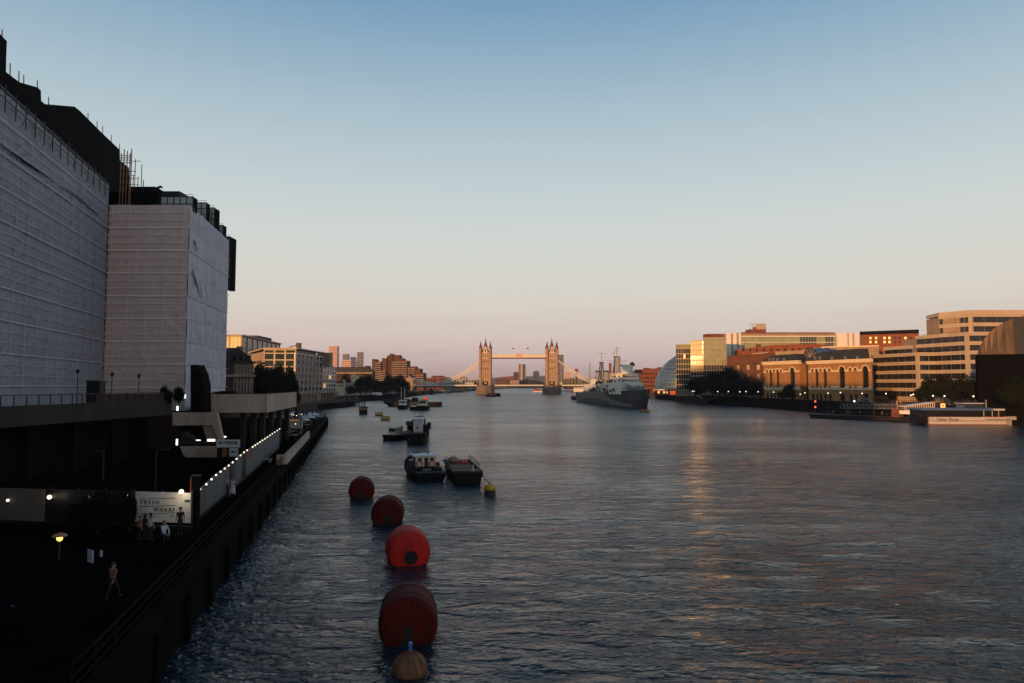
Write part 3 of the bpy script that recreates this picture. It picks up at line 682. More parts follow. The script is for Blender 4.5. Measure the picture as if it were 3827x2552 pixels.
_bulk = {}
def hoard_lamp(label, p, r=0.11, group='small lamps along the hoardings', mt='lamp_white', watt=0.0):
    t = thing('hoarding_lamp', label, 'lamp', tuple(p), 0, group)
    if r not in _bulk:
        _bulk[r] = (mesh_of('bulb', MB().ball((0.05, -0.08, 0), r, 10, 6), mt, smooth=True), mesh_of('bracket', MB().box(-0.03, 0.03, -0.03, 0.10, -0.22, 0.05), 'dark_metal'))
    inst('bulb', _bulk[r][0], t, (0, 0, 0), world=False); inst('bracket', _bulk[r][1], t, (0, 0, 0), world=False)
    if watt:
        ld = bpy.data.lights.new('lamp_light', 'POINT'); ld.energy = watt; ld.color = (1.0, 0.84, 0.62); ld.shadow_soft_size = 0.1
        lo_ = bpy.data.objects.new('lamp_light', ld); COL.objects.link(lo_); lo_.parent = t; lo_.location = (0.1, -0.75, -0.05)
for px, py, r, lb in ((35, 1868, 0.10, 'small round lamp at the far left end of the dark hoarding'), (190, 1856, 0.15, 'bright lamp over the dim left hoarding panel'),
                      (337, 1852, 0.075, 'tiny lamp on the hoarding just left of the dark tree'), (482, 1848, 0.055, 'faint lamp at the right edge of the dark tree'),
                      (681, 1836, 0.16, 'bright lamp on top of the pale lettered board')):
    u, z = on(px, py); hoard_lamp(lb, FH.p(u, 0.12, z), r, watt={190: 6.0, 681: 26.0}.get(px, 0.0))

# ---- hoarding along the riverside path
G0, G1 = (X(742, 51.0, 3.5), 51.0), (X(1046, 107, 3.5), 107.0)
FG = Frame(G0, G1)
rh = thing('hoarding', 'long line of printed hoarding panels along the riverside path under a string of lamps', 'hoarding', ((G0[0] + G1[0]) / 2, 78, QZ))
def gz(px):                                             # top line of the hoarding
    pts = [(742, 1832), (770, 1806), (800, 1778), (857, 1736), (905, 1694), (921, 1684), (1046, 1602)]
    for (a, ya), (b, yb) in zip(pts, pts[1:]):
        if a <= px <= b: return ya + (yb - ya) * (px - a) / (b - a)
    return pts[-1][1]
cuts = [(745, 768, 'hoarding_dim'), (769, 797, 'hoarding_grey'), (797.6, 826, 'hoarding_grey'), (826.6, 857, 'hoarding_grey'), (858, 872, 'black_paint'), (873, 882, 'hoarding_blue'), (882.5, 904, 'hoarding_grey'),
        (905, 921, 'black_paint'), (922, 942, 'hoarding_grey'), (942.5, 966, 'hoarding_grey'), (966.5, 993, 'hoarding_grey'), (993.5, 1020, 'hoarding_grey'), (1020.5, 1045, 'hoarding_grey')]
for a, b, m in cuts:
    ua, za = FG.hit(a, gz(a)); ub, zb2 = FG.hit(b, gz(b))
    obj('panel', MB().fprism(FG, [(ua, QZ + 0.25), (ub, QZ + 0.25), (ub, zb2), (ua, za)], 0, -0.08), m, rh)
    if m == 'hoarding_grey' and b < 910:
        rnd = random.Random(int(a))
        for k in range(7):                              # blurred printed lines of small type
            z0 = QZ + 0.55 + k * 0.22
            if z0 > min(za, zb2) - 0.3: break
            wdt = (ub - ua) * rnd.uniform(0.45, 0.85)
            obj('printed_line', MB().fbox(FG, ua + 0.15 * (ub - ua), ua + 0.15 * (ub - ua) + wdt * 0.9, 0.008, 0.002, z0, z0 + rnd.uniform(0.04, 0.09)), 'hoarding_dim', rh)
obj('plinth', MB().fbox(FG, 0, FG.L, 0.04, -0.12, QZ + 0.002, QZ + 0.24), 'black_paint', rh)
ua, za = FG.hit(930, 1685); ub, _ = FG.hit(940, 1690)
obj('red_panel', MB().fbox(FG, ua, ub, 0.02, 0.002, za - 1.1, za + 0.1), 'sign_red', rh)
k = 0
for px in (738, 762, 782, 799, 816, 832, 847, 862, 877, 892, 905, 917):
    u, z = FG.hit(px, gz(max(px, 742)) - 4); k += 1
    hoard_lamp('round lamp on the near half of the riverside hoarding string, number %d from the gate post' % k if False else
               ['lamp at the gate post end of the riverside hoarding', 'second lamp from the gate post on the riverside hoarding', 'third lamp from the gate post on the riverside hoarding', 'fourth lamp from the gate post on the riverside hoarding',
                'fifth lamp from the gate post on the riverside hoarding', 'sixth lamp from the gate post on the riverside hoarding', 'seventh lamp from the gate post on the riverside hoarding', 'lamp over the black gap in the riverside hoarding',
                'lamp over the blue panel of the riverside hoarding', 'lamp just beyond the blue panel of the riverside hoarding', 'lamp above the white panel end beside the small green sign', 'lamp at the gap before the far grey hoarding run'][k - 1],
               FG.p(u, 0.15, z), 0.075, watt=1.2)
ORD = ['first', 'second', 'third', 'fourth', 'fifth', 'sixth', 'seventh', 'eighth', 'ninth', 'tenth', 'eleventh', 'twelfth']
for li, px in enumerate([938 + 9.3 * i for i in range(12)]):
    u, z = FG.hit(px, gz(px) - 3); hoard_lamp('%s of the close-set lamps along the far grey hoarding, counted from the gate sign' % ORD[li], FG.p(u, 0.15, z), 0.08, 'close-set lamps on the far hoarding run')
# ---- gate sign
FM = Frame((X(809, 92, 4.5), 92.0), (X(896, 92, 4.5), 92.0))
sg = thing('gate_sign', 'white sign board with bold dark lettering over the site gate', 'sign', (X(852, 92, 4), 92.2, QZ))
zs1, zs0 = Z(1643, 92), Z(1672, 92)
obj('board', MB().fbox(FM, 0, FM.L, 0, -0.1, zs0, zs1), 'white_cladding', sg)
lettering(sg, FM, FM.L * 0.34, zs0 + (zs1 - zs0) * 0.42, 0.004, 'mace', 0.80, bold=0.018)
for k, (c, w) in enumerate((('sign_red', 0.12), ('sign_red', 0.10), ('text_black', 0.10), ('text_black', 0.06))):
    u = FM.L * (0.10 + 0.058 * k); obj('logo_bar', MB().fbox(FM, u, u + w, 0.014, 0.002, zs0 + (zs1 - zs0) * 0.42, zs0 + (zs1 - zs0) * (0.80 if k < 3 else 0.86)), c, sg)
for q in (0.04, 0.96): obj('leg', MB().fbox(FM, FM.L * q - 0.08, FM.L * q + 0.08, -0.1, -0.25, QZ + 0.002, zs1 - 0.05), 'black_paint', sg)
obj('gate_leaf', MB().fbox(FM, 0.2, 0.72, -0.12, -0.2, QZ + 0.15, zs0 - 0.05), 'black_paint', sg)
obj('orange_panel', MB().fbox(FM, FM.hit(830, 1690)[0], FM.hit(847, 1690)[0], -0.1, -0.16, Z(1707, 92), zs0 - 0.15), 'sign_orange', sg)
ns = thing('notice_board', 'small white notice board with a dark green mark under the gate sign', 'sign', (X(873, 91.5, 4), 91.5, QZ))
FN = Frame((X(857, 91.5, 4), 91.5), (X(890, 91.5, 4), 91.5))
obj('board', MB().fbox(FN, 0, FN.L, 0, -0.06, Z(1706, 91.5), Z(1675, 91.5)), 'white_cladding', ns)
obj('green_mark', MB().fbox(FN, FN.L * 0.25, FN.L * 0.62, 0.014, 0.002, Z(1693, 91.5), Z(1684, 91.5)), 'sign_green', ns)
obj('red_mark', MB().fbox(FN, FN.L * 0.66, FN.L * 0.92, 0.014, 0.002, Z(1684, 91.5), Z(1682, 91.5)), 'sign_red', ns)
obj('post', MB().fbox(FN, FN.L * 0.5 - 0.05, FN.L * 0.5 + 0.05, -0.06, -0.15, QZ + 0.002, Z(1680, 91.5)), 'dark_metal', ns)

# ---- dark yard: tall unlit street lamps, tree by the board, boards, amber lamp
def yard_lamp(label, px, py_top, arm, Y):
    t = thing('street_lamp', label, 'lamp', (X(px, Y, 5), Y, QZ)); h = Z(py_top, Y) - QZ
    obj('pole', MB().tube([(0, 0, 0), (0, 0, h)], [0.09, 0.05], 8), 'dark_metal', t, local=True)
    obj('arm', MB().tube([(0, 0, h), (arm, 0, h + 0.06)], 0.04, 6), 'dark_metal', t, local=True)
    obj('head', MB().box(arm - 0.1 if arm > 0 else arm - 0.45, arm + 0.45 if arm > 0 else arm + 0.1, -0.12, 0.12, h, h + 0.10), 'dark_metal', t, local=True)
yard_lamp('thin unlit street lamp with left-turned arm in the dark yard', 388, 1686, -0.5, 72)
yard_lamp('thin unlit street lamp with right-turned arm behind the pale lettered board', 583, 1682, 0.7, 64)
tree('dark bushy tree hiding the middle of the yard hoarding', X(376, 46.5, 4), 46.3, QZ, 2.0, Z(1836, 46.3))
bush('dark leafy shrub at the left edge of the pale lettered board', 458, 510, 1848, 46.8, QZ)
def a_board(label, px, py, Y, w, h, mt='white_cladding'):
    zc = Z(py, Y); t = thing('notice_board', label, 'sign', (X(px, Y, zc), Y, QZ), R(-38))
    obj('board', MB().box(-w / 2, w / 2, -0.03, 0.03, zc - QZ - h / 2, zc - QZ + h / 2), mt, t, local=True)
    for s in (-1, 1): obj('leg', MB().box(s * w * 0.42 - 0.03, s * w * 0.42 + 0.03, -0.02, 0.05, 0, zc - QZ - h / 2), 'black_roof', t, local=True)
mat('board_pale', (0.34, 0.36, 0.46), 0.7, 0.2, 4)
a_board('pale notice board in the dark at the foot of the quay', 338, 2078, 35.0, 0.55, 0.58, 'board_pale')
a_board('small pale notice board right of the larger one in the dark', 378, 2068, 35.4, 0.20, 0.30, 'board_pale')
mat('cloth_blue', (0.08, 0.13, 0.25), 0.9, 0.3, 5)
a_board('dim blue board at the bottom left corner of the quay', 46, 2275, 31.5, 0.3, 0.25, 'cloth_blue')
al = thing('amber_lamp', 'amber lantern glowing alone in the dark yard', 'lamp', (X(224, 39.5, 4), 39.5, QZ))
hz_ = Z(2012, 39.5) - QZ
obj('post', MB().tube([(0, 0, 0), (0, 0, hz_ - 0.12)], 0.05, 8), 'dark_metal', al, local=True)
obj('globe', MB().ball((0, 0, hz_), 0.15, 12, 8), 'lamp_amber', al, smooth=True, local=True)
obj('hood', MB().lathe([(0.38, hz_ + 0.12), (0.30, hz_ + 0.22), (0.05, hz_ + 0.32)], 12), 'wood_and_sunlit_pole', al, local=True)

# ---- river railing and parapets
rl = thing('quay_railing', 'black railing along the edge of the near quay above the river', 'railing', (QX(60), 60, QZ))
def rail(root, y0, y1, step, z0, h, inset=0.15, mt='black_roof'):
    n = int((y1 - y0) / step)
    for k in range(n + 1):
        yy = y0 + (y1 - y0) * k / n; obj('post', MB().box(QX(yy) - inset - 0.03, QX(yy) - inset + 0.03, yy - 0.03, yy + 0.03, z0, z0 + h), mt, root)
    for q in (1.0, 0.66, 0.33):
        obj('rail', MB().bar((QX(y0) - inset, y0, z0 + h * q), (QX(y1) - inset, y1, z0 + h * q), 0.05 if q < 1 else 0.07), mt, root)
rail(rl, 22, 84, 2.0, QZ + 0.08, 1.05)
rl2 = thing('quay_railing', 'far black railing along the restaurant end of the quay', 'railing', (QX(170), 170, QZ))
rail(rl2, 130, 207.5, 2.6, QZ + 0.08, 1.05)
FP = Frame((QX(86) + 0.25, 86), (QX(128) + 0.25, 128))
pw = thing('parapet_wall', 'pale concrete parapet standing on the quay edge beyond the gate sign', 'wall', (QX(107), 107, QZ))
for k in range(7):
    obj('panel', MB().fbox(FP, FP.L * k / 7 + 0.015, FP.L * (k + 1) / 7 - 0.015, 0.01 * (k % 2), -0.3, QZ - 0.9, QZ + 1.15), 'concrete', pw)
obj('coping', MB().fbox(FP, -0.05, FP.L + 0.05, 0.06, -0.36, QZ + 1.15, QZ + 1.25), 'concrete', pw)
obj('return_wall', MB().box(QX(86) - 0.9, QX(86) + 0.2, 85.6, 85.98, QZ + 0.002, QZ + 1.2), 'concrete', pw)
bn = thing('bench', 'stone bench by the near end of the concrete parapet', 'bench', (X(985, 88, 3), 88, QZ))
obj('seat', MB().box(-1.0, 1.0, -0.25, 0.25, 0.40, 0.5), 'concrete', bn, local=True)
for s in (-0.8, 0.8): obj('leg', MB().box(s - 0.1, s + 0.1, -0.2, 0.2, 0, 0.4), 'concrete', bn, local=True)

def quay_lamp(label, px, py_top, Y, group=None):
    t = thing('quay_lamp', label, 'lamp', (X(px, Y, 4), Y, QZ), 0, group); h = max(3.2, Z(py_top, Y) - QZ)
    obj('post', MB().lathe([(0.16, 0), (0.16, 0.4), (0.09, 0.6), (0.06, h - 0.6)], 8), 'black_paint', t, local=True)
    obj('lantern', MB().lathe([(0.06, h - 0.6), (0.2, h - 0.5), (0.26, h - 0.12), (0.08, h)], 8), 'black_paint', t, local=True)
for i, (px, py, Y) in enumerate(((1019, 1615, 108), (1146, 1540, 150), (1167, 1535, 163), (1184, 1531, 175), (1198, 1527, 186), (1208, 1524, 196))):
    quay_lamp(['black lamp post in front of the far grey hoarding run', 'nearest of the black lamp posts at the restaurant terrace', 'second nearest black lamp post at the restaurant terrace', 'middle black lamp post at the restaurant terrace', 'last black lamp post but one on the restaurant terrace', 'black lamp post at the far corner of the quay'][i], px, py, Y)

# ================================================================== PEOPLE
SKIN = (0.36, 0.20, 0.14)
mat('skin', SKIN, 0.6, 0.1, 8); mat('hair_dark', (0.012, 0.009, 0.008), 0.8, 0.2, 20); mat('hair_brown', (0.06, 0.03, 0.018), 0.8, 0.2, 20)
for nm, c in (('cloth_black', (0.012, 0.014, 0.016)), ('cloth_pink', (0.42, 0.24, 0.26)), ('cloth_white', (0.50, 0.50, 0.52)), ('cloth_red', (0.32, 0.03, 0.02)), ('cloth_brown', (0.17, 0.075, 0.045)),
              ('cloth_navy', (0.02, 0.025, 0.05)), ('cloth_grey', (0.16, 0.16, 0.17)), ('cloth_jeans', (0.04, 0.05, 0.08)), ('shoe', (0.05, 0.05, 0.05))):
    mat(nm, c, 0.9, 0.15, 6)
def person_mesh(pose, shirt, legs, dress=False, arms='skin'):
    J = {'pelvis': (0, 0, .94), 'waist': (0, .0, 1.10), 'chest': (0, -.01, 1.32), 'neck': (0, .0, 1.47), 'chin': (0, -.02, 1.55), 'head': (0, -.015, 1.645), 'crown': (0, -.005, 1.70), 'nose': (0, -.105, 1.60)}
    def side(s, n):
        J['sho' + n] = (s * .175, 0, 1.42); J['hip' + n] = (s * .085, 0, .90)
        if pose == 'stand':
            J['elb' + n] = (s * .235, .03, 1.14); J['wri' + n] = (s * .25, -.04, .90); J['kne' + n] = (s * .10, -.02, .50); J['ank' + n] = (s * .11, .03, .08); J['toe' + n] = (s * .13, -.14, .04)
        elif pose == 'walk':
            f = s
            J['elb' + n] = (s * .24, -.10 * f + .05, 1.14); J['wri' + n] = (s * .25, -.24 * f, .94); J['kne' + n] = (s * .09, .16 * f - .08, .50)
            J['ank' + n] = (s * .09, .34 * f - (.0 if f > 0 else 0.02), .10 if f > 0 else .08); J['toe' + n] = (s * .10, .34 * f - .17, .04)
        elif pose == 'sit':
            J['elb' + n] = (s * .24, -.08, 1.14); J['wri' + n] = (s * .16, -.30, 1.02); J['kne' + n] = (s * .12, -.44, .92); J['ank' + n] = (s * .12, -.42, .50); J['toe' + n] = (s * .13, -.58, .46)
        elif pose == 'crouch':
            J['elb' + n] = (s * .22, -.22, 1.10); J['wri' + n] = (s * .10, -.40, .92); J['kne' + n] = (s * .15, -.40, .95); J['ank' + n] = (s * .14, -.16, .56); J['toe' + n] = (s * .15, -.32, .52)
        w = Vector(J['wri' + n]); e = Vector(J['elb' + n]); d = (w - e).normalized(); q = Vector((0, -1, 0)) if abs(d.y) < 0.7 else Vector((-s, 0, 0))
        J['pal' + n] = tuple(w + d * .055)
        for i, (off, ln) in enumerate(((-.030, .075), (-.010, .085), (.012, .080), (.032, .062))):
            b = w + d * .085 + q * off; J['fa%d%s' % (i, n)] = tuple(b); J['fb%d%s' % (i, n)] = tuple(b + d * ln * .8 + Vector((-s * .025, 0, 0)))
        J['tha' + n] = tuple(w + d * .04 + q * .045); J['thb' + n] = tuple(w + d * .085 + q * .06)
    side(-1, 'L'); side(1, 'R')
    E = [('pelvis', 'waist'), ('waist', 'chest'), ('chest', 'neck'), ('neck', 'chin'), ('chin', 'head'), ('head', 'crown')]
    for n in 'LR':
        E += [('chest', 'sho' + n), ('sho' + n, 'elb' + n), ('elb' + n, 'wri' + n), ('wri' + n, 'pal' + n), ('pelvis', 'hip' + n), ('hip' + n, 'kne' + n), ('kne' + n, 'ank' + n), ('ank' + n, 'toe' + n), ('wri' + n, 'tha' + n), ('tha' + n, 'thb' + n)]
        for i in range(4): E += [('pal' + n, 'fa%d%s' % (i, n)), ('fa%d%s' % (i, n), 'fb%d%s' % (i, n))]
    E.append(('chin', 'nose'))
    rad = {'pelvis': (.165, .115), 'waist': (.145, .10), 'chest': (.175, .115), 'neck': (.058, .058), 'chin': (.068, .08), 'head': (.078, .098), 'crown': (.06, .075), 'nose': (.014, .014), 'sho': (.075, .075), 'elb': (.045, .045), 'wri': (.03, .026), 'pal': (.036, .02), 'hip': (.10, .105), 'kne': (.062, .065), 'ank': (.042, .05), 'toe': (.035, .03), 'fa': (.010, .010), 'fb': (.008, .008), 'tha': (.011, .011), 'thb': (.009, .009)}
    names = list(J); me = bpy.data.meshes.new('body_tmp'); me.from_pydata([J[k] for k in names], [(names.index(a), names.index(b)) for a, b in E], [])
    o = bpy.data.objects.new('body_tmp', me); COL.objects.link(o)
    sk = o.modifiers.new('skin', 'SKIN'); sk.use_smooth_shade = True
    sub = o.modifiers.new('sub', 'SUBSURF'); sub.levels = 1; sub.render_levels = 1
    for i, k in enumerate(names):
        r = rad.get(k) or rad.get(k[:3]) or rad[k[:2]]
        me.skin_vertices[0].data[i].radius = r; me.skin_vertices[0].data[i].use_root = (k == 'pelvis')
    dg = bpy.context.evaluated_depsgraph_get(); dg.update()
    out = bpy.data.meshes.new_from_object(o.evaluated_get(dg)); out.name = 'body'
    bpy.data.objects.remove(o); bpy.data.meshes.remove(me)
    out.materials.clear()
    for m in ('skin', shirt, legs, 'shoe'): out.materials.append(MATS[m])
    segs = [(Vector(J[a]), Vector(J[b]), a, b) for a, b in E]
    for p in out.polygons:
        c = p.center; best = None
        for a, b, na, nb in segs:
            ab = b - a; t = max(0, min(1, (c - a).dot(ab) / max(1e-9, ab.length_squared))); dd = (c - (a + ab * t)).length
            if best is None or dd < best[0]: best = (dd, na, nb, t)
        _, na, nb, t = best
        k = 0
        if nb[:3] == 'sho' or nb in ('waist', 'chest') or (nb == 'neck' and t < 0.6): k = 1
        elif nb[:3] == 'elb': k = 1 if t < 0.6 or arms != 'skin' else 0
        elif nb[:3] == 'wri': k = 0 if arms == 'skin' else 1
        elif nb[:3] in ('hip', 'kne'): k = 2
        elif nb[:3] == 'ank': k = 2 if not dress else 0
        elif nb[:3] == 'toe': k = 3
        p.material_index = k
    return out
def hair_mesh(mt, bun=False, long=False):
    mb = MB().lathe([(0.02, 0.115), (0.07, 0.10), (0.098, 0.055), (0.105, 0.0), (0.098, -0.04)], 14, (0, 0.012, 1.665))
    for i in range(len(mb.v)):
        x, y_, z_ = mb.v[i]
        if y_ < -0.03 and z_ < 1.70: mb.v[i] = (x, y_ + 0.03, z_ + 0.05)
    if bun: mb.ball((0, 0.05, 1.80), 0.075, 10, 6)
    if long: mb.lathe([(0.09, 0.0), (0.105, -0.12), (0.08, -0.26)], 12, (0, 0.05, 1.66))
    return mesh_of('hair', mb, mt, smooth=True)
FACE = mesh_of('face', MB().ball((-.032, -.098, 1.64), .011, 8, 5).ball((.032, -.098, 1.64), .011, 8, 5).box(-.024, .024, -.103, -.09, 1.566, 1.573), 'hair_dark')
EARS = mesh_of('ear', MB().ball((-.085, 0.0, 1.625), .026, 8, 5).ball((.085, 0.0, 1.625), .026, 8, 5), 'skin', smooth=True)
_bodies = {}
def person(label, x, y, z, h, rz, pose, shirt, legs, hair='hair_dark', bun=False, long=False, skirt=None, group=None, arms='skin'):
    key = (pose, shirt, legs, bool(skirt), arms)
    if key not in _bodies: _bodies[key] = person_mesh(pose, shirt, legs, bool(skirt), arms)
    hk = ('h', hair, bun, long)
    if hk not in _bodies: _bodies[hk] = hair_mesh(hair, bun, long)
    drop = {'sit': 0.46, 'crouch': 0.49}.get(pose, 0.0)
    s = h / 1.75
    t = thing('person', label, 'person', (x, y, z - drop * s), rz, group); t.scale = (s, s, s)
    inst('body', _bodies[key], t, (0, 0, 0), world=False); inst('hair', _bodies[hk], t, (0, 0, 0), world=False)
    inst('face', FACE, t, (0, 0, 0), world=False); inst('ears', EARS, t, (0, 0, 0), world=False)
    if skirt:
        sk = ('s', skirt)
        if sk not in _bodies: _bodies[sk] = mesh_of('skirt', MB().lathe([(0.15, 1.08), (0.20, 0.92), (0.235, 0.6), (0.27, 0.28)], 16), skirt, smooth=True)
        inst('skirt', _bodies[sk], t, (0, 0, 0), world=False)
    return t
def person_px(label, px, py_feet, h, rz, pose, shirt, legs, **k):
    Y = YW(py_feet, QZ); return person(label, X(px, Y, QZ), Y, QZ + 0.01, h, rz, pose, shirt, legs, **k)
person_px('person in a black T-shirt standing against the pale lettered board', 672, 1998, 1.72, R(10), 'stand', 'cloth_black', 'cloth_black')
person_px('person with hair tied up and pale top before the pale lettered board', 562, 2022, 1.62, R(160), 'stand', 'cloth_white', 'cloth_black', bun=True)
person_px('dark-haired person in black beside the one with tied-up hair', 541, 2018, 1.55, R(170), 'stand', 'cloth_black', 'cloth_black', long=True)
person_px('person in a red top at the left edge of the group by the board', 520, 2020, 1.45, R(150), 'stand', 'cloth_red', 'cloth_black', hair='hair_brown')
pc = person_px('person in white crouching on the quay near the pale lettered board', 612, 2020, 1.65, R(60), 'crouch', 'cloth_white', 'cloth_jeans', hair='hair_dark', arms='cloth')
person_px('person in a pink shirt walking by the riverside hoarding', 845, 1852, 1.66, R(15), 'walk', 'cloth_pink', 'cloth_black', hair='hair_brown')
person_px('person in a long white dress walking by the riverside hoarding', 869, 1856, 1.62, R(-12), 'walk', 'cloth_white', 'cloth_white', hair='hair_brown', skirt='cloth_white')
person_px('person in a tan shirt striding alone along the dark quay', 420, 2238, 1.60, R(165), 'walk', 'cloth_brown', 'cloth_black', hair='hair_brown', arms='cloth')

# ================================================================== restaurant terrace at the far end of the quay
mat('canvas', (0.62, 0.58, 0.54), 0.8, 0.08, 1.0)
def parasol(label, x, y, w, group='white parasols on the quay terrace'):
    t = thing('parasol', label, 'parasol', (x, y, QZ), 0, group)
    obj('pole', MB().tube([(0, 0, 0), (0, 0, 2.9)], 0.04, 6), 'dark_metal', t, local=True)
    obj('canopy', MB().lathe([(w, 2.15), (w * 0.98, 2.3), (w * 0.5, 2.65), (0.05, 2.95)], 8), 'canvas', t, local=True)
    obj('base', MB().lathe([(0.35, 0), (0.3, 0.1)], 10), 'dark_metal', t, local=True)
def table(label, x, y, group='tables on the quay terrace'):
    t = thing('cafe_table', label, 'table', (x, y, QZ), 0, group)
    obj('table_top', MB().lathe([(0.6, 0.72), (0.6, 0.76)], 12), 'cream_paint', t, local=True)
    obj('leg', MB().tube([(0, 0, 0.04), (0, 0, 0.72)], 0.05, 6), 'dark_metal', t, local=True)
    obj('foot', MB().lathe([(0.3, 0), (0.28, 0.04)], 10), 'dark_metal', t, local=True)
def chair(label, x, y, rz):
    t = thing('cafe_chair', label, 'chair', (x, y, QZ), rz, 'chairs on the quay terrace')
    obj('seat', MB().box(-.22, .22, -.22, .22, .43, .47), 'dark_metal', t, local=True); obj('backrest', MB().box(-.22, .22, .19, .23, .47, .9), 'dark_metal', t, local=True)
    for sx in (-.19, .19):
        for sy in (-.19, .19): obj('leg', MB().box(sx - .02, sx + .02, sy - .02, sy + .02, 0, .43), 'dark_metal', t, local=True)
for i, (px, py, w) in enumerate(((1152, 1575, 1.5), (1166, 1562, 1.9), (1098, 1560, 1.7), (1136, 1588, 1.3))):
    Y = YW(py + 22, QZ); parasol(['white parasol leaning over the middle tables of the terrace', 'largest white parasol by the terrace lamp posts', 'white parasol at the inner side of the terrace', 'small white parasol nearest the bridge on the terrace'][i], X(px, Y, 4), Y, w)
rnd = random.Random(11)
cols = ['cloth_white', 'cloth_black', 'cloth_red', 'cloth_navy', 'cloth_grey', 'cloth_pink']
cn = ['white', 'black', 'red', 'navy', 'grey', 'pink']
tpos = []
for i in range(7):
    Y = 126 + i * 10.5; x = QX(Y) - 2.2 - (i % 3) * 1.3
    table('%s round cafe table on the quay terrace, counted from the concrete parapet' % ORD[i], x, Y); tpos.append((x, Y))
    for s in (-1, 1):
        chair('dark chair on the %s side of the %s terrace table from the parapet' % ('river' if s > 0 else 'inner', ORD[i]), x + s * 1.0, Y, R(90 * s) if s > 0 else R(-90))
        c = rnd.randrange(6)
        person('person in %s seated on the %s side of the %s terrace table' % (cn[c], 'river' if s > 0 else 'inner', ORD[i]), x + s * 0.95, Y, QZ + 0.47 - 0.0, 1.7, R(-90 * s) if s > 0 else R(90), 'sit', cols[c], 'cloth_black', group='diners on the quay terrace')
for i in range(9):
    c = (i * 5 + 1) % 6; Y = 122 + i * 9.3; x = QX(Y) - 0.9 - rnd.uniform(0, 5)
    person('person in %s on foot, %s along the quay terrace from the parapet' % (cn[c], ORD[i]), x, Y, QZ + 0.01, 1.7, rnd.uniform(0, 6), 'stand' if i % 2 else 'walk', cols[c], 'cloth_jeans', hair='hair_brown' if i % 3 else 'hair_dark', group='people standing on the quay terrace')
for i, (px, py) in enumerate(((1090, 1549), (1108, 1553), (1098, 1551), (1127, 1548), (1080, 1581), (1104, 1584))):
    Y = YW(py + 40, QZ); hoard_lamp('%s warm little lamp among the terrace tables' % ['leftmost upper', 'right-hand upper', 'middle upper', 'far right', 'lower left', 'lower right'][i], (X(px, Y, Z(py, Y)), Y, Z(py, Y)), 0.10, 'warm lamps on the quay terrace')
sb = thing('serving_kiosk', 'white lit serving counter under the concrete deck', 'kiosk', (X(1096, 138, 4), 138, QZ))
obj('counter', MB().box(-1.6, 1.6, -0.5, 0.5, 0, 1.1), 'black_paint', sb, local=True)
obj('back_board', MB().box(-1.6, 1.6, 0.6, 0.7, 1.1, 2.9), 'canvas', sb, local=True)
obj('roof', MB().box(-1.8, 1.8, -0.8, 0.9, 2.9, 3.05), 'dark_metal', sb, local=True)
for s in (-1.5, 1.5): obj('post', MB().box(s - .05, s + .05, -.6, -.5, 1.1, 2.9), 'dark_metal', sb, local=True)
obj('strip_light', MB().box(-1.0, 1.0, 0.5, 0.55, 2.66, 2.7), 'lit_window', sb, local=True)
bush('bright green planter bush at the back of the terrace', 1096, 1118, 1531, 165, QZ)
# ================================================================== NORTH BANK, farther
NZ = 3.4
# ---- old market hall in shade
Y0 = 222.0
FB = Frame((X(780, Y0), Y0), (X(948, Y0 + 8), Y0 + 8))
om = thing('market_hall', 'shaded old stone market hall with mansard roof behind the concrete deck', 'building', (X(880, Y0 + 14), Y0 + 14, NZ))
H = lambda pts, d=0.0: [FB.hit(a, b, d) for a, b in pts]
zc = FB.hit(880, 1408)[1]; zr = FB.hit(880, 1356)[1]
obj('wall', MB().fbox(FB, 0, FB.L, -0.5, -26, NZ + 0.01, zr), 'tan_stone', om)
obj('dark_wing', MB().fbox(FB, 0, FB.hit(873, 1400)[0], 0.5, -0.49, NZ + 0.01, zr - 0.2), 'dark_brick', om)
obj('cornice', MB().fbox(FB, 0, FB.L + 0.3, 0.9, -0.6, zc, zc + 0.7), 'tan_stone', om)
obj('cornice', MB().fbox(FB, 0, FB.L + 0.3, 0.8, -0.6, zr, zr + 0.6), 'dark_concrete', om)
ua = FB.hit(876, 1400)[0]
for k in range(6):
    u = ua + (FB.L - ua) * (k + 0.2) / 6
    window(om, FB, u, u + (FB.L - ua) / 10, zc + 1.0, zr - 1.0, -0.42, 'glass_dark')
    window(om, FB, u, u + (FB.L - ua) / 10, NZ + 2.5, zc - 2.0, -0.42, 'glass_dark')
    obj('pilaster', MB().fbox(FB, u - 0.55, u - 0.15, 0.1, -0.5, NZ + 0.01, zc), 'tan_stone', om)
obj('roof', MB().fprism(FB, H([(780, 1356), (780, 1335), (835, 1325), (845, 1300), (893, 1300), (930, 1330), (948, 1357)], -4), -4, -22), 'slate', om)
for px in (860, 885, 908, 927):
    u, z = FB.hit(px, 1345, -1.5); obj('dormer', MB().fbox(FB, u - 0.6, u + 0.6, -0.4, -5, zr + 0.6, zr + 2.6), 'dark_concrete', om)
for px in (893, 902): 
    u, z = FB.hit(px, 1305, -6); obj('chimney', MB().fbox(FB, u - 0.5, u + 0.5, -6, -7.2, z - 4, z + 1.0), 'tan_stone', om)

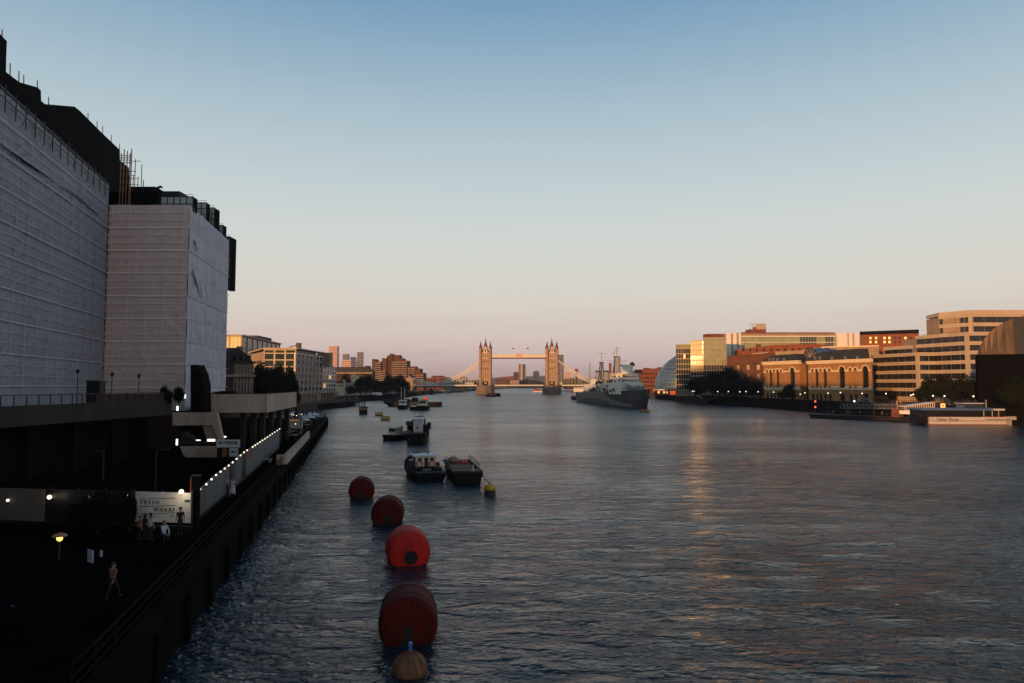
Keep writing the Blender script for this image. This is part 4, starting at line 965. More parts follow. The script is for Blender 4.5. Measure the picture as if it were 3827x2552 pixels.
# ---- office block with tall windows, its west face in the sun
Y1, Y2 = 430.0, 524.0
E0 = (X(760, Y1, 26), Y1); E1 = (X(902, Y1, 26), Y1); E2 = (X(1046, Y2, 26), Y2)
ofb = thing('office_block', 'stone office block with tall windows and sunlit west end above the market hall', 'building', (E1[0] - 8, 460, NZ))
zt = Z(1252, Y1)
obj('wall', MB().prism([(E0[0], E0[1] + .6), (E1[0] - .6, E1[1] + .6), (E2[0] - .6, E2[1]), (E2[0] - 45, E2[1])], NZ + 0.01, zt - 1.2), 'tan_stone', ofb)
FE1, FE2 = Frame(E0, E1), Frame(E1, E2)
zl = [NZ + 0.02, 9, 14, Z(1380, Y1), Z(1345, Y1), Z(1303, Y1), zt - 1.0]
facade(ofb, FE1, 0, FE1.L, zl, 0.7, 3, 'pale_cladding', 'glass_painted_sunset', 0.7, 0.6, mull=3)  # paler cladding and gold panes carry the west sun in their colour
facade(ofb, FE2, 0, FE2.L, zl, 0.7, 8, 'tan_stone', 'glass_dark', 0.9, 0.6, mull=2)
obj('roof_slab', MB().prism([(E0[0], E0[1] - 1.2), (E1[0] + 1.0, E1[1] - 1.2), (E2[0] + 1.2, E2[1] + .5), (E2[0] - 45, E2[1] + .5)], zt - 0.3, zt + 0.35), 'pale_cladding', ofb)
obj('roof_plant', MB().prism([(E1[0] - 3, 465), (E1[0] - 4, 495), (E1[0] - 28, 495), (E1[0] - 26, 465)][::-1], zt + 0.35, zt + 2.2), 'slate', ofb)

# ---- gridded riverside apartments
Y1, Y2 = 330.0, 376.0
C0 = (X(985, Y1, 20), Y1); C1 = (X(1105, Y1, 20), Y1); C2 = (X(1207, Y2, 20), Y2)
ap = thing('apartment_block', 'pale gridded riverside apartment block with sunlit west side', 'building', (C1[0] - 8, 350, NZ))
zt = Z(1304, Y1)
obj('wall', MB().prism([(C0[0], C0[1] + .6), (C1[0] - .6, C1[1] + .6), (C2[0] - .6, C2[1]), (C2[0] - 40, C2[1])], NZ + 0.01, zt - 1.0), 'tan_stone', ap)
FC1, FC2 = Frame(C0, C1), Frame(C1, C2)
z_t2 = Z(1322, Y1)
zlev = [NZ + 0.02] + [NZ + 4.2 + i * (z_t2 - NZ - 4.2) / 6 for i in range(7)] + [zt - 0.6]
facade(ap, FC1, 0, FC1.L, zlev, 0.55, 3, 'pale_cladding', 'glass_green', 0.8, 0.6, mull=4)
facade(ap, FC2, 0, FC2.L, zlev[1:-1], 0.4, 7, 'white_cladding', 'glass_dark', 0.45, 0.8, mull=2, gm=lambda i, k, j: 'glass_green' if (i * 7 + k * 3 + j) % 4 == 0 else 'glass_dark')
for k in range(7):                                                       # slim brown fins between the bays
    u = FC2.L * (k + 0.5) / 7; obj('fin', MB().fbox(FC2, u - 0.12, u + 0.12, 0.35, 0.07, zlev[1], zlev[-2]), 'rust_red', ap)
for i in range(1, 7):
    for k in range(0, 7, 1):
        u0 = FC2.L * k / 7 + 0.3; obj('balcony_rail', MB().fbox(FC2, u0, u0 + FC2.L / 7 - 0.6, 0.55, 0.48, zlev[i] + 0.4, zlev[i] + 1.3), 'grey_metal', ap)
obj('roof_slab', MB().prism([(C0[0], C0[1] - 1.0), (C1[0] + 1.0, C1[1] - 1.0), (C2[0] + 1.0, C2[1] + .4), (C2[0] - 40, C2[1] + .4)], zt, zt + 0.5), 'pale_cladding', ap)
obj('penthouse_wall', MB().fbox(FC2, 1.5, FC2.L - 8, -1.6, -2.0, zlev[-2] + 0.5, zt), 'glass_dark', ap)
for k in range(9):
    u = 1.5 + k * (FC2.L - 4) / 8; obj('penthouse_post', MB().fbox(FC2, u, u + 0.3, -0.3, -0.6, zlev[-2] + 0.5, zt), 'pale_cladding', ap)
gu = obj('roof_gear', MB().bar((X(1080, 340, 29), 340, zt + 1.4), (X(1122, 340, 30), 340, zt + 2.6), 0.4), 'dark_metal', ap)
obj('roof_gear', MB().box(X(1108, 340, 29), X(1124, 340, 29), 339, 341, zt + 0.5, zt + 3.4), 'dark_metal', ap)

Y3 = 420.0
L0 = (X(1208, Y2 + 1, 20), Y2 + 1); L1 = (X(1257, Y3, 20), Y3)
la = thing('apartment_block', 'lower dark apartment block with pale frame beside the gridded one', 'building', (L0[0] - 8, 400, NZ))
FL = Frame(L0, L1); zt3 = Z(1367, Y2 + 1)
obj('wall', MB().prism([(L0[0] - .6, L0[1]), (L1[0] - .6, L1[1]), (L1[0] - 35, L1[1]), (L0[0] - 35, L0[1])], NZ + 0.01, zt3 - 0.5), 'dark_brick', la)
zl3 = [NZ + 4.2 + i * (zt3 - NZ - 4.2) / 6 for i in range(7)]
facade(la, FL, 0, FL.L, zl3, 0.4, 5, 'white_cladding', 'glass_dark', 0.4, 0.8, gm=lambda i, k, j: 'lit_window' if (i, k) in ((1, 0), (3, 2)) else ('glass_green' if (i + k) % 3 == 0 else 'glass_dark'))
obj('roof_hut', MB().box(L0[0] - 14, L0[0] - 3, 385, 398, zt3 - 0.5, Z(1335, 390)), 'brown_brick', la)
obj('roof_hut', MB().box(X(1175, 372, 25), X(1222, 372, 25), 377.5, 384, zt3 - 0.5, Z(1318, 380)), 'tan_stone', la)
# ---- arcade and jetty terrace below
FJ = Frame((-91.6, 338), (X(1346, 408, 2), 408))
jt = thing('river_jetty', 'crowded riverside jetty terrace below the gridded apartments', 'jetty', (-95, 370, 0))
obj('deck', MB().prism([(-91.6, 338), (X(1346, 408, 2), 408), (-112, 410), (-110, 338)], 2.6, 3.3), 'dark_concrete', jt)
for k in range(18):
    u = FJ.L * k / 17; obj('pile', MB().tube([FJ.p(u, -0.5, -1.0), FJ.p(u, -0.5, 2.6)], 0.35, 8), 'bark', jt)
obj('river_wall', MB().fbox(FJ, 0, FJ.L, -3.0, -3.6, -1, 2.6), 'river_stone', jt)
obj('rail', MB().fbox(FJ, 0, FJ.L, 0.0, -0.06, 4.25, 4.35), 'dark_metal', jt)
for k in range(30):
    u = FJ.L * k / 29; obj('rail_post', MB().fbox(FJ, u - 0.05, u + 0.05, 0, -0.06, 3.3, 4.25), 'dark_metal', jt)
FAa = Frame((X(1112, 333, 6), 331.5), (X(1255, 415, 6), 415))
ar = thing('arcade', 'row of pale columns along the ground floor of the riverside apartments', 'arcade', (FAa.o.x, 340, NZ))
for k in range(13):
    u = FAa.L * k / 12; obj('column', MB().fbox(FAa, u - 0.35, u + 0.35, 1.2, 0.5, NZ + 0.01, 7.4), 'tan_stone', ar)
obj('beam', MB().fbox(FAa, -0.5, FAa.L + 0.5, 1.3, -0.2, 7.4, 8.0), 'tan_stone', ar)
for k, px in enumerate((1146, 1180, 1228, 1260)):
    Y = 352 + k * 12; t = thing('parasol', ['red parasol on the jetty terrace nearest the deck block', 'second red parasol along the jetty terrace', 'third red parasol along the jetty terrace', 'red parasol at the far end of the jetty terrace'][k], 'parasol', (X(px, Y, 4), Y, 3.3), 0, 'red parasols on the jetty terrace')
    obj('pole', MB().tube([(0, 0, 0), (0, 0, 2.8)], 0.05, 6), 'dark_metal', t, local=True); obj('canopy', MB().lathe([(1.5, 2.1), (0.05, 2.9)], 8), 'sign_red', t, local=True)
rnd = random.Random(5)
for i in range(34):
    u = FJ.L * (0.06 + 0.92 * rnd.random()); d = -0.6 - rnd.random() * 3.5; q = FJ.p(u, d, 0); c = rnd.randrange(6)
    person('person in %s standing on the jetty terrace' % cn[c], q.x, q.y, 3.31, 1.72, rnd.uniform(0, 6.2), 'stand', cols[c], 'cloth_jeans' if i % 2 else 'cloth_brown', hair='hair_brown', group='crowd on the jetty terrace')

# ---- trees by the apartments
for lb, a, b, t_, Y in (('black tree at the left of the clump before the apartments', 935, 1018, 1344, 262), ('black tree in the middle of the clump before the apartments', 975, 1068, 1358, 270), ('black tree at the right of the clump before the apartments', 1035, 1108, 1372, 280), ('low black tree right above the concrete deck end', 1075, 1122, 1410, 255), ('low black tree left above the concrete deck', 945, 1015, 1395, 245)):
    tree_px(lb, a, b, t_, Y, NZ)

# ---- fortress and embankment towards the bridge
ft = thing('barrack_building', 'long dark barrack building with stone band behind the riverside trees', 'building', (X(1320, 760), 760, NZ))
FT = Frame((X(1246, 745), 745), (X(1392, 745), 745))
obj('wall', MB().fbox(FT, 0, FT.L, 0, -14, NZ, FT.hit(1300, 1388)[1]), 'dark_brick', ft)
obj('stone_band', MB().fbox(FT, 0, FT.L, 0.3, 0.01, FT.hit(1300, 1396)[1], FT.hit(1300, 1391)[1]), 'tan_stone', ft)
obj('roof', MB().fprism(FT, [FT.hit(a, b, -2) for a, b in ((1244, 1391), (1252, 1372), (1366, 1370), (1366, 1367), (1377, 1367), (1377, 1375), (1394, 1391))], 1, -15), 'slate', ft)
for k in range(14): window(ft, FT, FT.L * (k + .25) / 14, FT.L * (k + .75) / 14, FT.hit(1300, 1398)[1] - 2, FT.hit(1300, 1393)[1], 0.02, 'glass_dark')
def stone_turret(label, px0, px1, pyt, pyb, Y, side=None, mt='cream_stone'):
    F = Frame((X(px0, Y), Y), (X(px1, Y), Y)); t = thing('stone_turret', label, 'tower', (F.p(F.L / 2, -2, 0).x, Y + 2, NZ))
    zt = Z(pyt, Y); obj('shaft', MB().fbox(F, 0, F.L, 0, -F.L, NZ, zt - 1), mt, t)
    n = 3
    for k in range(n): obj('merlon', MB().fbox(F, F.L * (k + .1) / n, F.L * (k + .75) / n, 0.1, -F.L, zt - 1, zt), mt, t)
    window(t, F, F.L * .4, F.L * .6, zt - 5, zt - 3, 0.02)
    if side:
        obj('curtain_wall', MB().fbox(F, F.L, F.L + (side - px1) / F_PX * Y, -0.3, -2.5, NZ, Z(1405, Y)), mt, t)
        for k in range(4): obj('merlon', MB().fbox(F, F.L + 0.4 + k * 1.5, F.L + 1.4 + k * 1.5, -0.2, -2.4, Z(1405, Y), Z(1402, Y)), mt, t)
    return t
stone_turret('tall pale stone turret above the riverside trees', 1313, 1325, 1395, 1440, 640, 1341)
hs = thing('gatehouse', 'small pale gatehouse with red roof on the embankment', 'building', (X(1272, 560), 560, NZ))
FG2 = Frame((X(1256, 558), 558), (X(1289, 562), 562))
obj('wall', MB().fbox(FG2, 0, FG2.L, 0, -7, NZ, FG2.hit(1272, 1431)[1]), 'cream_stone', hs)
obj('roof', MB().fprism(FG2, [FG2.hit(a, b) for a, b in ((1254, 1432), (1262, 1424), (1284, 1424), (1291, 1432))], 0.4, -7.4), 'rust_red', hs)
obj('turret', MB().fbox(FG2, FG2.hit(1283, 1430)[0], FG2.hit(1290, 1430)[0], 0.4, -2, NZ, FG2.hit(1286, 1420)[1]), 'cream_stone', hs)
for k in range(3): window(hs, FG2, FG2.L * (.15 + .28 * k), FG2.L * (.27 + .28 * k), FG2.hit(1272, 1444)[1], FG2.hit(1272, 1437)[1], 0.02)
tw = thing('stone_wall', 'rough stone curtain wall beside the pale gatehouse', 'wall', (X(1306, 590), 590, NZ))
FT2 = Frame((X(1291, 585), 585), (X(1324, 595), 595))
obj('wall', MB().fbox(FT2, 0, FT2.L, 0, -4, NZ, FT2.hit(1305, 1432)[1]), 'tan_stone', tw)
for k in range(5): obj('merlon', MB().fbox(FT2, FT2.L * (k + .1) / 5, FT2.L * (k + .7) / 5, 0.1, -1, FT2.hit(1305, 1432)[1], FT2.hit(1305, 1429)[1]), 'tan_stone', tw)
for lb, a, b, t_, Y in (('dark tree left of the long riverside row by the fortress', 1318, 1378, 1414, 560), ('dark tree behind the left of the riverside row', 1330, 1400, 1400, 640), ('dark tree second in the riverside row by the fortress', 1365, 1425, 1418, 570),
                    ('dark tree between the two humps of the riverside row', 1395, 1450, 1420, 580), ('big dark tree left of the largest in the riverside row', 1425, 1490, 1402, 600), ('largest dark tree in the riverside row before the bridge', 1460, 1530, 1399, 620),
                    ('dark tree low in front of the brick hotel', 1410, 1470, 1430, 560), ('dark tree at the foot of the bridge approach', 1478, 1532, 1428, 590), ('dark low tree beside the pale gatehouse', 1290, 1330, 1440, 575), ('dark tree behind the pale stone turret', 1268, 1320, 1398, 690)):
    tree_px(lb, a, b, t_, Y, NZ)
emb = thing('embankment_wall', 'long dark embankment wall under the riverside trees', 'wall', (-100, 600, 0))
for (xa, ya), (xb, yb) in (((-109.5, 413), (-107.6, 502)), ((-107.6, 502), (-97.6, 585)), ((-97.6, 585), (-104.6, 850))):
    F = Frame((xa, ya), (xb, yb)); obj('wall', MB().fbox(F, 0, F.L, 0.3, -0.6, -1, 4.3), 'river_stone', emb)
    obj('rail', MB().fbox(F, 0, F.L, 0.2, 0.1, 5.25, 5.4), 'grey_metal', emb)
    for k in range(int(F.L / 6) + 1): obj('rail_post', MB().fbox(F, k * 6, k * 6 + 0.15, 0.2, 0.1, 4.3, 5.25), 'grey_metal', emb)
vn = thing('parked_van', 'small white van on the embankment under the trees', 'van', (X(1410, 540, 5), 540, NZ))
obj('body', MB().box(-3.4, 2.2, -1, 1, 0.5, 2.6), 'white_paint', vn, local=True); obj('cab', MB().hexa([(2.2, -1, .5), (3.6, -1, .5), (3.6, 1, .5), (2.2, 1, .5), (2.2, -1, 2.5), (2.8, -1, 2.3), (2.8, 1, 2.3), (2.2, 1, 2.5)]), 'white_paint', vn, local=True)
for sx in (-2.2, 2.4): obj('wheel', MB().lathe([(0.4, -1.05), (0.4, -0.75)], 12, (sx, 0, 0.4), 'y'), 'black_paint', vn, local=True)

# ---- brick hotel in stepped terraces
YT = 985.0
FTH = Frame((X(1386, YT), YT), (X(1590, YT), YT))
th_ = thing('stepped_hotel', 'large stepped brown brick hotel with pale window bands left of the bridge', 'building', (X(1480, YT), YT + 20, NZ))
steps = [(1388, 1400, 1341, 6), (1400, 1425, 1351, 2), (1425, 1443, 1338, 4), (1443, 1452, 1328, 8), (1452, 1462, 1321, 9), (1462, 1466, 1330, 7), (1466, 1490, 1326, 10), (1490, 1504, 1338, 5), (1504, 1522, 1347, 3), (1522, 1552, 1369, 1), (1552, 1570, 1377, 0), (1570, 1584, 1393, -1)]
for a, b, t_, dd in steps:
    u0, u1 = FTH.hit(a, 1400)[0], FTH.hit(b, 1400)[0]; obj('block', MB().fbox(FTH, u0, u1, -dd * 0.6, -30, NZ, FTH.hit(a, t_)[1]), 'brown_brick', th_)
for a, b, t_ in ((1400, 1424, 1356), (1464, 1522, 1352), (1420, 1442, 1386), (1524, 1552, 1376), (1553, 1583, 1400)):
    for k in range(10):
        py = t_ + k * 8
        if py > 1420: break
        u0, z0 = FTH.hit(a + 1, py + 3.4); u1, z1 = FTH.hit(b - 1, py)
        obj('window_band', MB().fbox(FTH, u0, u1, 0.9, -1.2, z0, z1), 'tan_stone', th_)
        n = max(2, int((u1 - u0) / 5))
        for j in range(n): window(th_, FTH, u0 + (u1 - u0) * (j + .1) / n, u0 + (u1 - u0) * (j + .8) / n, z0 - 1.6, z0 - 0.1, 0.8, 'glass_dark')
# ---- far towers
def far_tower(label, px0, px1, pyt, Y, mt, floors=14, roofs=()):
    F = Frame((X(px0, Y), Y), (X(px1, Y), Y)); t = thing('tower_block', label, 'building', (X((px0 + px1) / 2, Y), Y + F.L / 2, 3))
    zt = Z(pyt, Y); obj('wall', MB().fbox(F, 0, F.L, 0, -F.L, 3, zt), mt, t)
    for k in range(floors):
        z = zt - (zt - 10) * (k + 1) / floors * 0.98; obj('window_band', MB().fbox(F, F.L * .04, F.L * .96, 0.6, 0.01, z, z + (zt - 10) / floors * 0.42), 'glass_dark' if mt != 'pink_tower' else 'tan_stone', t)
    for a, b, p in roofs:
        u0, u1 = F.hit(a, HZ)[0], F.hit(b, HZ)[0]; obj('roof_house', MB().fbox(F, u0, u1, -2, -F.L + 2, zt, Z(p, Y)), mt, t)
    return t
far_tower('tall pale pink tower on the left skyline', 1226, 1258, 1293, 3100, 'pink_tower', 22)
far_tower('grey tower behind the left skyline cluster', 1279, 1300, 1322, 3300, 'grey_tower', 14)
far_tower('pale pink slab in the left skyline cluster', 1275, 1310, 1345, 3000, 'pink_tower', 12)
far_tower('pale pink tower at the right of the left skyline cluster', 1308, 1327, 1334, 3200, 'pink_tower', 14)
far_tower('slim dark grey tower on the left skyline', 1333, 1353, 1315, 2900, 'grey_tower', 18)
far_tower('low grey block at the foot of the slim dark tower', 1326, 1336, 1348, 2850, 'grey_tower', 10)
far_tower('dark tower block with pale centre strip seen between the bridge towers', 1938, 1965, 1360, 2600, 'grey_tower', 16)
far_tower('lower dark slab left of the tower block seen through the bridge', 1919, 1942, 1390, 2620, 'brown_brick', 10)
ct = far_tower('pale pink strip of the tower block seen between the bridge towers', 1946, 1954, 1363, 2590, 'pink_tower', 16)
far_tower('round pale pink tower block right of the dark one behind the bridge', 1993, 2016, 1389, 2700, 'pink_tower', 10, ((1999, 2010, 1385),))
far_tower('tall ribbed grey tower behind the right bridge tower', 2085, 2107, 1325, 1500, 'grey_tower', 24)
far_tower('pale block beside the tall ribbed grey tower', 2110, 2132, 1390, 1700, 'pink_tower', 8)
ch = thing('brick_chimney', 'tall red brick chimney behind the right bridge span', 'chimney', (X(2155, 1300), 1300, 3.9))
zt = Z(1378, 1300); obj('shaft', MB().lathe([(3.6, 0), (2.6, zt - 9), (2.4, zt - 8)], 12), 'red_brick', ch, local=True); obj('cap', MB().lathe([(3.0, zt - 8), (3.1, zt - 4), (2.6, zt - 3.9)], 12), 'sign_red', ch, local=True)
# ---- low buildings and trees beyond the bridge
rnd = random.Random(21)
k = 0
for a, b, t_, Y, m in ((1590, 1626, 1412, 1150, 'brown_brick'), (1612, 1660, 1404, 1300, 'red_brick'), (1640, 1690, 1410, 1250, 'brown_brick'), (1660, 1700, 1418, 1200, 'tan_stone'), (1700, 1745, 1408, 1500, 'grey_tower'), (1850, 1900, 1416, 2300, 'brown_brick'), (1870, 1918, 1408, 2320, 'red_brick'), (1905, 1940, 1418, 2200, 'tan_stone'), (1960, 2035, 1424, 2350, 'brown_brick'), (2110, 2150, 1415, 1400, 'brown_brick'), (2150, 2200, 1422, 1350, 'tan_stone')):
    F = Frame((X(a, Y), Y), (X(b, Y), Y)); k += 1
    t = thing('riverside_house', ['brick riverside building just right of the stepped hotel', 'red brick warehouse behind the left bridge chain', 'brown warehouse under the left bridge chain', 'tan riverside house low under the left chain', 'grey block behind the left bridge tower', 'brown far-bank block right of the left bridge tower', 'red far-bank block seen through the bridge', 'tan far-bank house beside the dark tower block', 'long brown far-bank terrace under the right bridge walkway', 'brown block behind the right bridge chain', 'tan block behind the right bridge chain'][k - 1], 'building', (X((a + b) / 2, Y), Y + 8, 3))
    zt = Z(t_, Y); obj('wall', MB().fbox(F, 0, F.L, 0, -18, 2.9, zt - 2), m, t)
    obj('roof', MB().fprism(F, [(-.6, zt - 2), (F.L * .12, zt), (F.L * .88, zt), (F.L + .6, zt - 2)], 0.5, -18.5), 'rust_red' if k % 2 else 'slate', t)
    n = max(4, int(F.L / 4.5))
    for j in range(n):
        for q in range(2): window(t, F, F.L * (j + .25) / n, F.L * (j + .75) / n, 6 + q * 5, 8.6 + q * 5, 0.02)
kk = 0
for a, b, t_, Y in ((1722, 1760, 1420, 1150), (1748, 1785, 1418, 1180), (1765, 1800, 1426, 1120), (1690, 1730, 1426, 1100), (1900, 1950, 1420, 2250), (1935, 1985, 1416, 2280), (1970, 2020, 1420, 2240), (2000, 2040, 1424, 2260), (2095, 2140, 1420, 1250), (2120, 2170, 1414, 1240), (2165, 2215, 1412, 1200), (2205, 2260, 1416, 1150)):
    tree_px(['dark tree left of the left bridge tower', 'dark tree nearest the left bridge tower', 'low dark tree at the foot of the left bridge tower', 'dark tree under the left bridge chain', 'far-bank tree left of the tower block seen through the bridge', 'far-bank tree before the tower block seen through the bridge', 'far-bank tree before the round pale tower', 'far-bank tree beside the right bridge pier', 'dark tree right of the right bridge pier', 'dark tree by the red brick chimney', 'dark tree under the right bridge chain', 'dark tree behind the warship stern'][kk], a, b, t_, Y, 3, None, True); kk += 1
# ================================================================== TOWER BRIDGE
YT = 880.0
br = thing('bascule_bridge', 'great stone bascule bridge with twin spired towers across the river', 'bridge', (X(1938, YT), YT, 0))
s_ = YT / F_PX
zP = Z(1438, YT)
def bridge_tower(cx):
    w, dp = 6.0, 7.0
    pr = obj('pier', MB().prism([(cx - 10.8, YT - 9), (cx - 7, YT - 14), (cx, YT - 17), (cx + 7, YT - 14), (cx + 10.8, YT - 9), (cx + 10.8, YT + 20), (cx - 10.8, YT + 20)], -2, zP - 0.6), 'pier_stone', br)
    for k in range(5):
        z = 0.6 + k * 2.1; obj('stone_course', MB().prism([(cx - 10.95, YT - 9.1), (cx - 7.05, YT - 14.15), (cx, YT - 17.15), (cx + 7.05, YT - 14.15), (cx + 10.95, YT - 9.1), (cx + 10.95, YT + 20), (cx - 10.95, YT + 20)], z, z + 1.75), 'pier_stone', pr)
    obj('pier_cap', MB().prism([(cx - 11.3, YT - 9.3), (cx - 7.2, YT - 14.5), (cx, YT - 17.5), (cx + 7.2, YT - 14.5), (cx + 11.3, YT - 9.3), (cx + 11.3, YT + 20.3), (cx - 11.3, YT + 20.3)], zP - 0.6, zP), 'pier_stone', pr)
    zc = Z(1319, YT)
    tb = obj('tower', MB().box(cx - w, cx + w, YT - dp, YT + dp, zP + 4.2, zc), 'tower_stone', br)
    for sx in (-1, 1):
        obj('gate_leg', MB().box(cx + sx * (w - 1.3) - 1.3, cx + sx * (w - 1.3) + 1.3, YT - dp, YT + dp, zP, zP + 4.2), 'tower_stone', tb)
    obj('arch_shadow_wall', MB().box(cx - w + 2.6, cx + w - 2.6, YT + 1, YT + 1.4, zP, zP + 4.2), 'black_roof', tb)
    obj('lit_arch', MB().box(cx - 1.3, cx + 1.3, YT + 0.8, YT + 0.99, zP + 1.4, zP + 3.0), 'lit_window', tb)
    F = Frame((cx - w, YT - dp), (cx + w, YT - dp))
    for py in (1319, 1345, 1354, 1374, 1379, 1399, 1404):
        z = Z(py, YT); obj('string_course', MB().box(cx - w - 0.5, cx + w + 0.5, YT - dp - 0.5, YT + dp + 0.5, z - 0.35, z + 0.35), 'tower_trim' if py in (1319,) else 'brown_brick' if py in (1354, 1379) else 'tower_stone', tb)
    for py, n, hh in ((1331, 3, 4.6), (1363, 4, 3.6), (1388, 3, 3.8), (1412, 3, 5.0)):
        z = Z(py, YT)
        for k in range(n):
            u = w + (k - (n - 1) / 2) * (6.6 / n); ww = 0.75 if n == 4 else 0.9
            wi = window(tb, F, u - ww / 2, u + ww / 2, z - hh / 2, z + hh / 2, 0.10, 'glass_dark')
            for q in (-1, 1): obj('window_jamb', MB().fbox(F, u + q * (ww / 2 + 0.2) - 0.22, u + q * (ww / 2 + 0.2) + 0.22, 0.28, 0.01, z - hh / 2 - 0.3, z + hh / 2 + 0.4), 'tower_trim', tb)
            obj('lintel', MB().fbox(F, u - ww / 2 - 0.45, u + ww / 2 + 0.45, 0.3, 0.01, z + hh / 2, z + hh / 2 + 0.5), 'tower_trim', tb)
    obj('balcony', MB().fbox(F, w - 3.4, w + 3.4, 0.9, 0.01, Z(1340, YT) - 0.4, Z(1340, YT) + 0.5), 'tower_trim', tb)
    for sx in (-1, 1):
        for sy in (-1, 1):
            c = (cx + sx * w, YT + sy * dp, 0)
            tu = obj('turret', MB().lathe([(1.75, zP), (1.75, zc), (2.0, zc + 0.3), (1.85, zc + 0.6), (1.85, Z(1303, YT)), (2.1, Z(1302, YT))], 8, c), 'tower_stone', br)
            obj('spirelet', MB().lathe([(2.15, Z(1302, YT)), (0.95, Z(1291, YT)), (0.12, Z(1279, YT)), (0.06, Z(1273, YT))], 8, c), 'rust_red' if sy < 0 else 'slate', tu)
            for q in range(5):
                z = Z((1319, 1345, 1354, 1379, 1404)[q], YT); obj('band', MB().lathe([(2.0, z - 0.3), (2.0, z + 0.3)], 8, c), 'tower_stone', tu)
    # steep roof with gabled dormer facing the river
    zr = Z(1293, YT)
    obj('roof', MB().hexa([(cx - 4.6, YT - 5.6, zc + 0.4), (cx + 4.6, YT - 5.6, zc + 0.4), (cx + 4.6, YT + 5.6, zc + 0.4), (cx - 4.6, YT + 5.6, zc + 0.4), (cx - 1.5, YT - 1.6, zr), (cx + 1.5, YT - 1.6, zr), (cx + 1.5, YT + 1.6, zr), (cx - 1.5, YT + 1.6, zr)]), 'slate', br)
    obj('spire', MB().lathe([(2.6, Z(1295, YT)), (1.2, Z(1282, YT)), (0.55, Z(1272, YT)), (0.75, Z(1270, YT)), (0.15, Z(1267, YT)), (0.05, Z(1257, YT))], 8, (cx, YT, 0)), 'rust_red', br)
    obj('gable', MB().fprism(F, [(w - 2.6, zc + 0.35), (w + 2.6, zc + 0.35), (w + 2.3, Z(1306, YT)), (w, Z(1293, YT)), (w - 2.3, Z(1306, YT))], 0.2, -5), 'tower_trim', br)
    window(br, F, w - 0.8, w + 0.8, zc + 1.6, Z(1306, YT), 0.34, 'glass_dark')
CXL, CXR = X(1814.5, YT), X(2062.5, YT)
bridge_tower(CXL); bridge_tower(CXR)
# high walkways
for yy in (YT - 5.5, YT + 5.5):
    z0, z1 = Z(1339.5, YT), Z(1326, YT)
    wkb = obj('high_walkway', MB().box(CXL + 5.9, CXR - 5.9, yy - 1.2, yy + 1.2, z0 + 0.9, z1 - 0.5), 'cream_paint', br)
    obj('walkway_roof', MB().box(CXL + 5.9, CXR - 5.9, yy - 1.5, yy + 1.5, z1 - 0.5, z1 + 0.35), 'bridge_paint', wkb)
    obj('walkway_floor', MB().box(CXL + 5.9, CXR - 5.9, yy - 1.5, yy + 1.5, z0 - 0.2, z0 + 0.55), 'rust_red', wkb)
    nb = 26
    for k in range(nb):
        xa, xb = CXL + 6 + (CXR - CXL - 12) * k / nb, CXL + 6 + (CXR - CXL - 12) * (k + 1) / nb
        obj('brace', MB().bar((xa, yy - 1.35, z0 + 0.6), (xb, yy - 1.35, z1 - 0.5), 0.25).bar((xa, yy - 1.36, z1 - 0.5), (xb, yy - 1.36, z0 + 0.6), 0.25), 'bridge_paint', wkb)
        if k % 3 == 0: obj('finial', MB().box(xa - 0.25, xa + 0.25, yy - 1.5, yy - 1.0, z1 + 0.35, z1 + 1.2), 'rust_red', wkb)
    xm = (CXL + CXR) / 2
    obj('crest', MB().prism([(xm - 3.6, yy - 1.7), (xm + 3.6, yy - 1.7), (xm + 3.6, yy - 1.4), (xm - 3.6, yy - 1.4)], z0 + 0.4, z1 + 1.4), 'pink_tower', wkb)
# decks
zD = Z(1441, YT)
def deck(xa, xb, name='deck'):
    d = obj(name, MB().box(xa, xb, YT - 8, YT + 8, zD - 1.8, zD), 'dark_metal', br)
    for sy in (-8.15, 8.0):
        obj('parapet', MB().box(xa, xb, YT + sy, YT + sy + 0.15, zD - 0.4, zD + 1.1), 'bridge_paint', d)
    n = int((xb - xa) / 4)
    for k in range(n + 1): obj('parapet_post', MB().box(xa + (xb - xa) * k / n - 0.22, xa + (xb - xa) * k / n + 0.22, YT - 8.4, YT - 8.16, zD - 0.5, zD + 1.35), 'white_paint', d)
XA, XB = X(1528, YT), X(2330, YT)
deck(XA, CXL - 11.35); deck(CXR + 11.35, XB)
bx0, bx1 = CXL + 11.35, CXR - 11.35
deck(bx0, bx1, 'bascule')
nb = 14
for k in range(nb):
    xa, xb = bx0 + (bx1 - bx0) * k / nb, bx0 + (bx1 - bx0) * (k + 1) / nb
    d0, d1 = 4.2 * abs(2 * k / nb - 1) ** 1.5, 4.2 * abs(2 * (k + 1) / nb - 1) ** 1.5
    obj('lattice', MB().bar((xa, YT - 7.9, zD - 1.8 - d0), (xb, YT - 7.9, zD - 1.8 - d1), 0.4).bar((xa, YT - 7.95, zD - 1.8), (xb, YT - 7.95, zD - 1.8 - d1), 0.25).bar((xa, YT - 7.92, zD - 1.8 - d0), (xa, YT - 7.92, zD - 1.8), 0.25), 'grey_metal', br)
